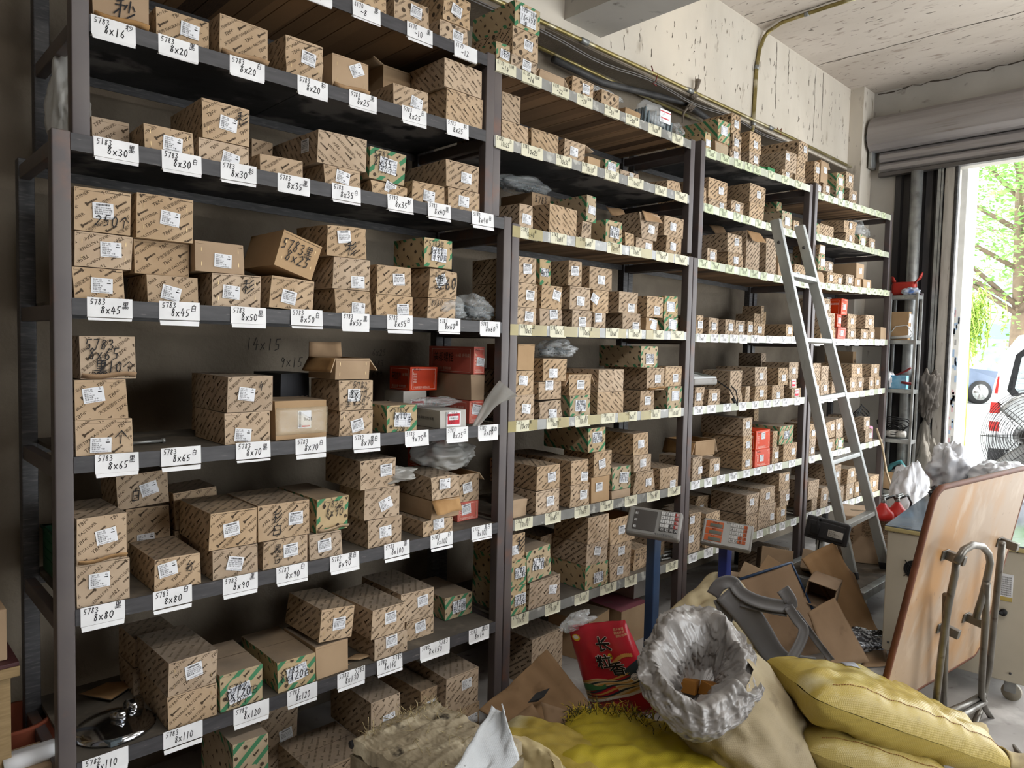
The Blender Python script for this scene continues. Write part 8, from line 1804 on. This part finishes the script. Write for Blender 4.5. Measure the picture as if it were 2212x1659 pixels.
c = at_y(30, 1440, .42); b = MB(); b.lathe([(.08, 0), (.095, .01), (.105, .28), (.11, .44), (.115, .45), (.1, .45), (.09, .05)], (c.x + .0, .43, .0), 28); tag(b.build('terracotta_bucket', M['terra']), 'terracotta coloured bucket on the floor left of the nearest rack', 'bucket')
c = at_z(60, 1615, .45); b = MB(); b.rbox((c.x - .2, c.y - .1, 0), (c.x + .06, c.y + .06, .43), .004); tag(b.build('plain_carton', M['card_plain']), 'plain brown carton on the floor at the lower left edge', 'carton')
b = MB(); r0 = Vector((c.x + .0, c.y - .06, .42 + .026)); 
def roll(u, v): a = 2 * PI * 1.4 * u; r = .024 - .004 * u; return r0 + Vector(((v - .5) * .14, math.cos(a) * r, math.sin(a) * r + .001))
b.sheet(roll, 30, 4, .0008); b.sheet(lambda u, v: r0 + Vector(((v - .5) * .14, .02 + .09 * u, -.022 + .02 * math.sin(u * 3))), 8, 4, .0008); tag(b.build('paper_sheet', M['paper']), 'curled white paper on the carton at the lower left edge', 'paper')
# ---- narrow grey shelf at the end of the racks, with its things
GX0, GX1, GY0, GY1 = 6.77, 6.91, -.21, .022
o = Kit('narrow_shelf', 'narrow light grey metal shelf standing between the farthest rack and the door', 'shelf', (6.9, -.05, 0))
GZ = [.46, .92, 1.36, 1.79, 2.18]
for (x, y) in ((GX0, GY0), (GX1 - .02, GY0), (GX0, GY1 - .02), (GX1 - .02, GY1 - .02)):
    b = MB(); b.rbox((x, y, 0), (x + .02, y + .02, 2.2), .002); o.put('post', b, M['galv'])
for z in GZ:
    b = MB(); b.rbox((GX0 + .001, GY0 + .001, z - .035), (GX1 - .001, GY1 - .001, z), .003); o.put('shelf_board', b, M['galv'])
zt = GZ[-1]
k = Kit('red_bag', 'red vinyl bag with looped handles on top of the narrow grey shelf', 'bag', (6.835, -.06, zt + .002)); b = MB(); b.rbox((6.803, -.17, zt + .002), (6.880, .03, zt + .12), .03, 0, None, 4); k.put('bag_body', b, mat('red_vinyl', 'A8332B', .35, '97291F', 7, bump=.4, bscale=20))
b = MB(); b.tube([(6.816, -.16, zt + .10), (6.807, -.2, zt + .15), (6.821, -.215, zt + .19), (6.844, -.2, zt + .15), (6.844, -.15, zt + .11)], .008, 8); k.put('handle', b, mat('red_vinyl', 'A8332B')); b = MB(); b.tube([(6.825, .0, zt + .12), (6.821, .02, zt + .16), (6.835, .03, zt + .17), (6.844, .02, zt + .12)], .012, 8); k.put('handle', b, mat('red_vinyl', 'A8332B'))
b = MB(); blob(b, (6.803, -.13, zt + .03), (.03, .07, .035), 44, 0, .4, 3, 24, .8); tag(b.build('cloth_bundle', mat('blue_white_cloth', '5A78B0', .8, 'C9CFDA', 8, contrast=(.45, .55))), 'blue and white cloth bundle beside the red vinyl bag', 'cloth')
zt = GZ[3]; b = MB(); b.rbox((6.812, -.13, zt + .001), (6.880, .02, zt + .25), .004); oc = b.build('tall_box', [M['card_plain']]); tag(oc, 'tall brown box with torn edges on the narrow grey shelf', 'carton')
b = MB(); b.sheet(lambda u, v: (6.816 + .13 * u, -.131 - .002 * math.sin(v * 9), zt + .03 + .2 * v), 6, 12, .001); b.build('pale_label', M['paper'], oc)
b = MB(); b.tube([(6.807, .0, zt + .02), (6.807, -.12, zt + .03), (6.812, -.15, zt + .035)], .013, 10); b.tube([(6.807, -.14, zt + .03), (6.803, -.17, zt + .06), (6.805, -.12, zt + .13), (6.805, -.03, zt + .12), (6.807, .02, zt + .05)], .004, 6); tag(b.build('hose_gun', M['white_pl']), 'pale hose with an orange tip on the narrow grey shelf', 'hose')
zt = GZ[2]; b = MB(); b.rbox((6.803, -.14, zt + .001), (6.862, -.0, zt + .12), .004); oc = b.build('blue_box', [mat('sky_blue_carton', '5F9CC0', .5, 'A9CBDD', 12)]); tag(oc, 'sky blue printed box on the middle of the narrow grey shelf', 'box')
b = MB(); b.tube([(6.816, -.05, zt + .12), (6.807, -.13, zt + .16), (6.798, -.17, zt + .19)], .009, 8); b.tube([(6.807, -.1, zt + .06), (6.798, -.19, zt + .05)], .012, 8); tag(b.build('pliers', mat('dark_red_handle', '7B2B2B', .4)), 'dark red handled pliers lying on the sky blue box', 'pliers')
b = MB(); blob(b, (6.825, .0, zt + .07), (.03, .035, .08), 46, 0, .3, 3, 20, .85); tag(b.build('small_bag', M['bag_white']), 'small white plastic bag behind the sky blue box', 'plastic bag')
zt = GZ[1]; k = Kit('angle_grinder', 'grey angle grinder with coiled black cord on the narrow grey shelf', 'power tool', (6.835, -.06, zt + .002)); b = MB(); b.tube([(6.825, .02, zt + .04), (6.821, -.08, zt + .045)], [.03, .034], 14); b.tube([(6.821, -.08, zt + .045), (6.821, -.15, zt + .045)], [.036, .026], 14); k.put('tool_body', b, M['whitecard'])
b = MB(); rg = random.Random(12)
for q in range(5): b.tube([(6.812 + rg.uniform(-.03, .05), -.05 + (.06 + .02 * q) * math.cos(t), zt + .07 + .018 * q + .05 * math.sin(t)) for t in np.linspace(0, 2 * PI, 14)], .005, 6)
k.put('power_cord', b, M['dark'])
zt = GZ[0]; o = Kit('tool_carton', 'open brown carton of tools on the lowest board of the narrow grey shelf', 'carton', (6.839, -.06, zt)); b = MB()
for a, c in (((6.798, -.2, .001), (6.800, .03, .16)), ((6.880, -.2, .001), (6.882, .03, .16)), ((6.798, -.2, .001), (6.882, -.196, .13)), ((6.798, .026, .001), (6.882, .03, .2)), ((6.798, -.2, .001), (6.882, .03, .006))): b.box((a[0], a[1], a[2] + zt + .001), (c[0], c[1], c[2] + zt + .001))
o.put('carton_shell', b, M['card_plain'])
k = Kit('circular_saw', 'teal power saw standing in the carton on the narrow grey shelf', 'power tool', (6.835, -.08, zt + .01)); b = MB(); b.tube([(6.825, .0, zt + .12), (6.821, -.05, zt + .22), (6.821, -.12, zt + .26), (6.821, -.16, zt + .2), (6.821, -.17, zt + .1)], [.02, .02, .02, .022, .03], 12); k.put('grip', b, M['teal']); b = MB(); b.tube([(6.816, -.08, zt + .13), (6.844, -.08, zt + .13)], .055, 18); k.put('blade_guard', b, M['galv'])
# drill with cord on the farthest rack
zt = top_at(4, 'D', 6.45, .1) ; c = Vector((6.38, .12, zt + .004)); k = Kit('power_drill', 'grey power drill with tangled black cord on the farthest rack, sixth shelf down', 'power tool', c); b = MB(); b.tube([c + Vector((-.08, 0, .04)), c + Vector((.06, 0, .05))], [.022, .034], 14); b.tube([c + Vector((.03, 0, .04)), c + Vector((.05, -.02, .004))], .018, 10); k.put('tool_body', b, M['pole_blue'])
b = MB()
for q in range(4): b.tube([c + Vector((.02 + .02 * q + (.1 + .015 * q) * math.cos(t), -.02 + .03 * math.sin(t * 2), .08 + .02 * q + .06 * math.sin(t))) for t in np.linspace(0, 2 * PI, 16)], .005, 6)
k.put('power_cord', b, M['dark'])
b = MB(); b.lathe([(.03, 0), (.034, .004), (.032, .1), (.026, .11), (.0, .112)], (6.66, .1, zat(4, 'D', 6.66) + .001), 18); tag(b.build('pink_can', mat('pink_can', 'C58AA8', .4)), 'small pink can at the end of the farthest rack, sixth shelf down', 'can')
b = MB(); cC = [at_y(1893, 925, -.03), at_y(1905, 960, -.06), at_y(1915, 1020, -.1), at_z(1935, 1080, .45), at_z(1960, 1105, .35), at_z(1985, 1130, .1)]
b.tube(cC, .009, 8); tag(b.build('hose', mat('tan_hose', '9C8B72', .5)), 'tan hose hanging from the farthest rack down to the floor', 'hose')
b = MB(); b.rbox((6.62, .50, zat(4, 'B', 6.5) + .05), (6.9, .51, zat(4, 'B', 6.5) + .4), .003); tag(b.build('white_sheet', M['white_pl']), 'white panel standing upright behind the farthest rack end', 'panel')
# ---- bags, bottle and film on the cabinet
zt = CZ1 + .001
c = at_z(1985, 1075, zt + .12); c = Vector((5.25, -.72, .3))
b = MB(); q = at_d(1965, 1052, 5.4); blob(b, (q.x, q.y, .40), (.18, .16, .40), 52, 0, .3, 2.4, 44, .97); o = b.build('carrier_bag', M['bag_white']); tag(o, 'big white carrier bag with blue lettering standing between the tall carton and cabinet', 'bag')
b = MB(); cb_ = Vector((q.x, q.y, .40)); fwd = (CP - cb_); fwd.z = 0; fwd.normalize(); rt = Vector((-fwd.y, fwd.x, 0)); mtb = Matrix(((rt.x, 0, fwd.x, cb_.x + fwd.x * .2), (rt.y, 0, fwd.y, cb_.y + fwd.y * .2), (0, 1, 0, cb_.z), (0, 0, 0, 1)))
put_text(b, mtb, '全国连锁', .0, .05, .05, 0, 0); put_text(b, mtb, '便利超市', .01, -.08, .05, 0, 0); b.box((-.09, -.2, -.001), (-.08, .2, .001), 0, mtb); b.box((.0, -.02, -.001), (.14, -.0, .001), 1, mtb)
ob = b.build('bag_lettering', [mat('blue_bag_ink', '3B56A0', .5), M['ink_red']], o)
CT = lambda u, v, t: Vector((at_d(u, v, t).x, at_d(u, v, t).y, zt))
q = CT(2052, 1020, 4.75); b = MB(); blob(b, (q.x, q.y, zt + .13), (.13, .12, .165), 55, 0, .35, 2.6, 44, .79); tag(b.build('carrier_bag', M['bag_white']), 'crumpled white plastic bag on the cabinet beside the bottle', 'bag', 'white bags on the cabinet')
q = CT(2165, 1015, 4.5); b = MB(); blob(b, (q.x, q.y, zt + .1), (.2, .16, .13), 57, 0, .3, 2.6, 44, .78); tag(b.build('carrier_bag', M['bag_white']), 'wide white plastic bag on the cabinet behind the folding table', 'bag', 'white bags on the cabinet')
q = CT(2104, 1030, 4.35); k = Kit('white_bottle', 'white plastic bottle with a black cap and red label on the cabinet', 'bottle', (q.x, q.y, zt)); b = MB(); b.lathe([(.042, 0), (.046, .006), (.046, .08), (.034, .105), (.018, .115), (.018, .122)], (q.x, q.y, zt), 24); k.put('bottle_body', b, M['white_pl'])
b = MB(); b.lathe([(.02, .117), (.021, .12), (.021, .145), (.015, .147)], (q.x, q.y, zt), 20); k.put('cap', b, M['dark'])
b = MB(); b.lathe([(.0465, .02), (.0468, .021), (.0468, .068), (.0465, .069)], (q.x, q.y, zt), 24); k.put('label_band', b, [mat('red_label', 'B8413F', .4, 'D6D2D0', 16, contrast=(.48, .52))])
b = MB(); q = CT(2035, 1062, 4.5); blob(b, (q.x, q.y, zt + .03), (.1, .06, .038), 60, 0, .5, 3, 26, .75); tag(b.build('crumpled_film', M['bag_black']), 'crumpled dark plastic film at the edge of the cabinet top', 'plastic film')
# ---- industrial fan beyond the cabinet
F0 = at_d(2232, 945, 5.6); k = Kit('floor_fan', 'large floor fan with a round wire guard at the right edge by the doorway', 'fan', (F0.x, F0.y, 0)); fdir = (CP - F0); fdir.z = 0; fdir = (fdir.normalized() * .9 + Vector((.3, -.3, 0))).normalized(); rt = Vector((-fdir.y, fdir.x, 0)); upv = Vector((0, 0, 1)); Rf = .38
for sg, nm in ((1, 'front_guard'), (-1, 'rear_guard')):
    b = MB()
    for i in range(1, 19):
        r = Rf * i / 18; d_ = .13 * (1 - (r / Rf) ** 2.2) * sg; b.tube([F0 + rt * r * math.cos(t) + upv * r * math.sin(t) + fdir * d_ for t in np.linspace(0, 2 * PI, 44, endpoint=False)], .0022, 5, closed=True)
    for t in np.linspace(0, 2 * PI, 8, endpoint=False): b.tube([F0 + (rt * math.cos(t) + upv * math.sin(t)) * (Rf * s) + fdir * (.13 * (1 - s ** 2.2) * sg) for s in np.linspace(.05, 1, 8)], .003, 5)
    k.put(nm, b, M['steel_dark'])
b = MB(); b.tube([F0 - fdir * .16, F0 + fdir * .03], .07, 18); k.put('motor', b, M['steel_dark'])
for i in range(3):
    b = MB(); a0 = i * 2 * PI / 3
    b.sheet(lambda u, v: F0 + (rt * math.cos(a0 + (u - .5) * .8) + upv * math.sin(a0 + (u - .5) * .8)) * (.06 + .29 * v) + fdir * (.05 * (u - .5) + .02), 8, 8, .003); k.put('blade', b, M['galv'])
b = MB(); b.tube([F0 - fdir * .15, Vector((F0.x, F0.y, 0)) - fdir * .15 + upv * .05], .02, 12); b.lathe([(.25, 0), (.25, .02), (.2, .04), (.03, .06)], (F0.x - fdir.x * .15, F0.y - fdir.y * .15, 0), 30); k.put('stand', b, M['steel_dark'])
# hanging cloth and rubble by the door jamb
q = at_x(2003, 850, 6.95); b = MB(); blob(b, (6.95, q.y, q.z), (.05, .075, .2), 71, 0, .45, 2.6, 44); tag(b.build('hanging_cloth', mat('grimy_cloth', '5B5651', .95, '46423E', 6, bump=.5, bscale=30)), 'grimy grey cloth bundled against the corrugated sheet beside the narrow grey shelf', 'cloth')
q = at_x(1998, 1000, 6.98); b = MB(); blob(b, (6.96, q.y, .5), (.05, .1, .5), 73, 0, .3, 2.2, 40, .97); tag(b.build('concrete_rubble', mat('broken_concrete', '8A857D', .95, '6E6A63', 6, bump=.8, bscale=40)), 'heap of broken grey concrete standing at the foot of the corrugated sheet', 'rubble')
# ------------------------------------------------------------------ outside the door
M['ground_out'] = mat('pale_pavement', 'C2C1BE', .9, 'B3B2AF', 1.5)
b = MB(); b.box((7.3, -40, -.14), (70, 45, -.02)); struct('ground_outside', b, M['ground_out'])
M['leaf'] = mat('tree_leaves', '6E9A4A', .6, '86B05E', 3); M['bark'] = mat('bark', '7B6A58', .9, '66574A', 6); M['leaf2'] = mat('yellow_leaves', '9AB552', .6, '86A046', 3)
def tree(x, y, label, seed, h, r, zc, n=7000, leaf='leaf'):
    o = thing('street_tree', label, 'tree', (x, y, -.02), group='street trees'); rg = random.Random(seed); b = MB()
    b.tube([(x, y, -.02), (x + .1, y, h * .3), (x - .05, y + .1, h * .6), (x, y, h * .9)], [.2, .16, .1, .03], 10)
    ends = []
    for i in range(26):
        a = rg.uniform(0, 2 * PI); z = rg.uniform(h * .3, h * .8); l = r * rg.uniform(.4, .95); q = Vector((x + math.cos(a) * l, y + math.sin(a) * l, z + rg.uniform(.2, 1.6))); b.tube([(x, y, z - .3), Vector((x, y, z)).lerp(q, .5) + Vector((0, 0, .3)), q], [.06, .04, .012], 6); ends.append(q)
    local(b, o.location).build('trunk', M['bark'], o)
    b = MB(); o_ = Vector((seed, 0, 0))
    for i in range(n):
        e = rg.choice(ends) if rg.random() < .6 else Vector((x + rg.gauss(0, r * .45), y + rg.gauss(0, r * .45), zc + rg.gauss(0, h * .2)))
        p = e + Vector((rg.gauss(0, .45), rg.gauss(0, .45), rg.gauss(0, .4)))
        if p.z < zc - h * .42: continue
        s = rg.uniform(.04, .085); a = rg.uniform(0, 2 * PI); t = rg.uniform(-.9, .9); u = Vector((math.cos(a), math.sin(a), t * .6)).normalized() * s; v = Vector((-math.sin(a) * .5, math.cos(a) * .5, t)).normalized() * s * .5
        b.add([p - u, p + v, p + u, p - v], [(0, 1, 2, 3)])
    local(b, o.location).build('foliage', M[leaf], o)
p = at_x(2160, 560, 18); tree(p.x, p.y - .4, 'leafy green street tree seen through the doorway', 3, 9.0, 3.1, 5.2, 20000)
p = at_x(2330, 500, 29); tree(p.x, p.y, 'taller street tree behind the first one, beyond the doorway', 5, 12, 3.6, 7.2, 16000)
p = at_x(2092, 700, 12); b = MB(); rg = random.Random(2); o = thing('hanging_creeper', 'bright green creeper hanging beside the doorway outside', 'plant', (p.x, p.y, -.02)); P0 = at_x(2100, 655, 12)
for i in range(60):
    q = P0 + Vector((rg.uniform(-.2, .2), rg.gauss(0, .14), rg.uniform(-.1, .25))); pts = [q, q + Vector((rg.uniform(-.1, .1), rg.uniform(-.15, .15), -.3)), q + Vector((rg.uniform(-.1, .1), rg.uniform(-.15, .15), -rg.uniform(.4, .85)))]; b.tube(pts, .006, 4)
    for j in range(26):
        t = rg.random(); c = pts[0].lerp(pts[2], t); s = .042; a = rg.uniform(0, 6.3); u = Vector((math.cos(a), math.sin(a), -.6)) * s; v = Vector((-math.sin(a), math.cos(a), .2)) * s * .35; b.add([c - u, c + v, c + u, c - v], [(0, 1, 2, 3)])
b.tube([(P0.x, P0.y, -.02), (P0.x, P0.y, P0.z)], .012, 6); local(b, o.location).build('foliage', M['leaf2'], o)
# pale building across the road
bx = 44; y0, y1 = at_x(2212, 800, bx).y - 6, at_x(2040, 800, bx).y + 4; o = thing('street_building', 'pale shop building across the road with a teal shopfront', 'building', (bx + 3, (y0 + y1) / 2, -.02))
b = MB(); b.box((bx, y0, -.02), (bx + 6, y1, 11)); local(b, o.location).build('facade', mat('pale_facade', 'C9CDCB', .9, 'B9BFBE', 1), o)
b = MB(); b.box((bx - .15, y0 + 2, 2.6), (bx, y1, 3.4)); local(b, o.location).build('shop_sign', mat('teal_sign', '6FA9AB', .7), o)
pa, pb_ = at_x(2095, 760, bx), at_x(2135, 760, bx)
for i in range(5):
    ya = pa.y - .3 - 2.4 * i; b = MB(); b.box((bx - .06, ya - 1.5, .0), (bx + .01, ya, 2.4)); local(b, o.location).build('window', mat('shop_window', '6E8086', .3, '8FA4A8', 2), o)
    b = MB(); b.box((bx - .06, ya - 1.6, 4.4), (bx + .01, ya - .2, 6.0)); local(b, o.location).build('window', mat('shop_window', '6E8086'), o)
# dark blue-grey car, side on
def car_body(b, prof, y0, y1, mi=0, inset=.12, shoulder=.55, hh=1.6):
    """closed side profile (x, z) extruded across y, narrowing above the shoulder"""
    n = len(prof); L = [(x, y0 + (inset * max(0, (z - shoulder)) / hh), z) for x, z in prof]; R = [(x, y1 - (inset * max(0, (z - shoulder)) / hh), z) for x, z in prof]
    b.add(L + R, [(i, (i + 1) % n, n + (i + 1) % n, n + i) for i in range(n)], mi, False); b.add(L, [tuple(range(n))], mi); b.add(R, [tuple(range(n))[::-1]], mi)
def wheel(b, bt, c, r, w, ax, mi=0):
    ax = Vector(ax).normalized(); c = Vector(c); b.tube([c - ax * w / 2, c + ax * w / 2], r, 28, mi); b.tube([c - ax * (w / 2 + .01), c + ax * (w / 2 + .01)], r * .68, 24, 1)
    u = ax.orthogonal().normalized(); v = ax.cross(u)
    for i in range(5):
        a = 2 * PI * i / 5; d = u * math.cos(a) + v * math.sin(a); e = u * math.cos(a + .35) + v * math.sin(a + .35)
        for sg in (-1, 1):
            q = c + ax * sg * (w / 2 + .014); b.add([q + d * r * .15, q + d * r * .62, q + e * r * .62, q + e * r * .15], [(0, 1, 2, 3) if sg > 0 else (3, 2, 1, 0)], 2)
wc = at_z(2112, 872, -.02); wz = .34
o = thing('dark_car', 'dark grey-blue car parked across the road, front wheel showing beside the door jamb', 'car', (wc.x, wc.y, -.02))
dirc = Vector((-AX[0][0], -AX[0][1], 0)).normalized(); ang = math.atan2(-dirc.y, -dirc.x); mc = Matrix.Translation((wc.x, wc.y, -.02)) @ Matrix.Rotation(ang, 4, 'Z') @ Matrix.Scale(1.22, 4)
# local x: image-right, wheel centre at 0; car extends to the left (nose to the right)
prof = [(.85, .35), (.95, .6), (.9, .85), (.6, .95), (-.45, 1.05), (-1.2, 1.55), (-1.6, 1.66), (-3.2, 1.66), (-3.7, 1.1), (-3.75, .4), (-3.2, .3), (.5, .3)]
b = MB(); car_body(b, prof, -.05, 1.75, 0, .2, .95, .7); b.v = [tuple(mc @ Vector(p)) for p in b.v]; local(b, o.location).build('body', mat('car_paint', '4F5B6E', .25, '5A667A', 2, coat=.5, metal=.2), o)
b = MB(); b.add([(-.5, .3, 1.06), (-1.22, .35, 1.54), (-1.22, 1.4, 1.54), (-.5, 1.45, 1.06)], [(0, 1, 2, 3), (3, 2, 1, 0)]); b.v = [(p[0] + .03, p[1], p[2] + .03) for p in b.v]; b.v = [tuple(mc @ Vector(p)) for p in b.v]; local(b, o.location).build('windscreen', mat('car_glass', '5C8078', .08, spec=.9), o)
b = MB(); b.add([(-.75, -.02, 1.08), (-1.3, .06, 1.5), (-2.1, .06, 1.52), (-2.1, -.02, 1.08)], [(0, 1, 2, 3), (3, 2, 1, 0)]); b.v = [tuple(mc @ (Vector(p) + Vector((0, -.04, 0)))) for p in b.v]; local(b, o.location).build('side_window', mat('car_glass', '5C8078'), o)
for x in (0, -2.75):
    b = MB(); wheel(b, None, (x, .02, wz), wz, .22, (0, 1, 0)); b.v = [tuple(mc @ Vector(p)) for p in b.v]; local(b, o.location).build('wheel', [M['dark'], M['galv'], M['chrome']], o)
b = MB(); b.rbox((-.75, -.25, 1.0), (-.6, -.05, 1.15), .04); b.v = [tuple(mc @ Vector(p)) for p in b.v]; local(b, o.location).build('wing_mirror', M['dark'], o)
# white van, rear corner toward the shop
vl = at_d(2136, 905, 10.5); vdir = Vector((.80, -.60, 0)); vr = at_d(2136, 905, 10.5)
o = thing('white_van', 'white van parked outside with its rear window and red tail lamps showing', 'van', (vl.x, vl.y, -.02)); ang = R_(-80); mv = Matrix.Translation((vl.x, vl.y, -.02)) @ Matrix.Rotation(ang, 4, 'Z')
# local: x across the rear (image right), y along the body away from the camera
prof = [(0, .35), (.0, .95), (.03, 1.25), (.14, 1.75), (.30, 2.0), (.55, 2.06), (1.1, 2.06), (1.35, 2.0), (1.5, 1.75), (1.62, 1.25), (1.65, .95), (1.65, .35)]
b = MB(); n = len(prof); V = []
for (yy, sx) in ((0, .985), (.06, 1), (2.6, 1), (3.4, .98)):
    V += [(.82 + (x - .82) * sx, yy + (.12 * max(0, z - 1.0) if yy < .1 else 0), z if yy < 3 else min(z, 1.5)) for x, z in prof]
F = [(k_ * n + i, k_ * n + (i + 1) % n, (k_ + 1) * n + (i + 1) % n, (k_ + 1) * n + i) for k_ in range(3) for i in range(n)] + [tuple(range(n))[::-1], tuple(3 * n + i for i in range(n))]
b.add([mv @ Vector(p) for p in V], [f[::-1] for f in F]); local(b, o.location).build('body', mat('white_car_paint', 'D4D5D6', .3, coat=.4), o)
def vq(nm, pts, m, th=.012):
    b = MB(); k_ = len(pts); A = [mv @ Vector((x, .12 * max(0, z - 1.0) - th - .003, z)) for x, z in pts]; B = [mv @ Vector((x, .12 * max(0, z - 1.0) - .001, z)) for x, z in pts]; b.add(A + B, [tuple(range(k_))[::-1], tuple(range(k_))] + [(i, (i + 1) % k_, k_ + (i + 1) % k_, k_ + i) for i in range(k_)]); return local(b, o.location).build(nm, m, o)
vq('rear_window_seal', [(.26, 1.12), (.2, 1.2), (.28, 1.72), (.36, 1.8), (1.22, 1.8), (1.3, 1.72), (1.36, 1.2), (1.3, 1.12)], M['dark']); vq('rear_window', [(.34, 1.17), (.29, 1.24), (.35, 1.68), (.41, 1.74), (1.18, 1.74), (1.24, 1.68), (1.3, 1.24), (1.24, 1.17)], mat('van_glass', 'B9C2C4', .08, spec=.9), .02)
for x0, x1 in ((.0, .13), (1.52, 1.65)):
    vq('tail_lamp', [(x0 + .005, .86), (x0 + .01, 1.02), (x1, 1.02), (x1, .86)], mat('red_lamp', 'B5322E', .2, coat=.5), .03); vq('tail_lamp', [(x0 + .005, .6), (x0 + .005, .74), (x1, .74), (x1, .6)], mat('red_lamp', 'B5322E'), .03); vq('tail_lamp', [(x0 + .05, 1.15), (x0 + .08, 1.4), (x0 + .1, 1.4), (x0 + .09, 1.15)], mat('red_lamp', 'B5322E'), .02)
vq('red_strip', [(.42, .99), (.42, 1.05), (1.25, 1.05), (1.25, .99)], mat('red_lamp', 'B5322E'), .01); vq('rear_bumper', [(-.02, .35), (-.02, .55), (1.67, .55), (1.67, .35)], mat('pale_bumper', 'A9AAAA', .5), .06)
for (x, y) in ((.1, .6), (1.55, .6), (.1, 2.9), (1.55, 2.9)):
    b = MB(); wheel(b, None, (x, y, .31), .31, .2, (1, 0, 0)); b.v = [tuple(mv @ Vector(p)) for p in b.v]; local(b, o.location).build('wheel', [M['dark'], M['galv'], M['chrome']], o)
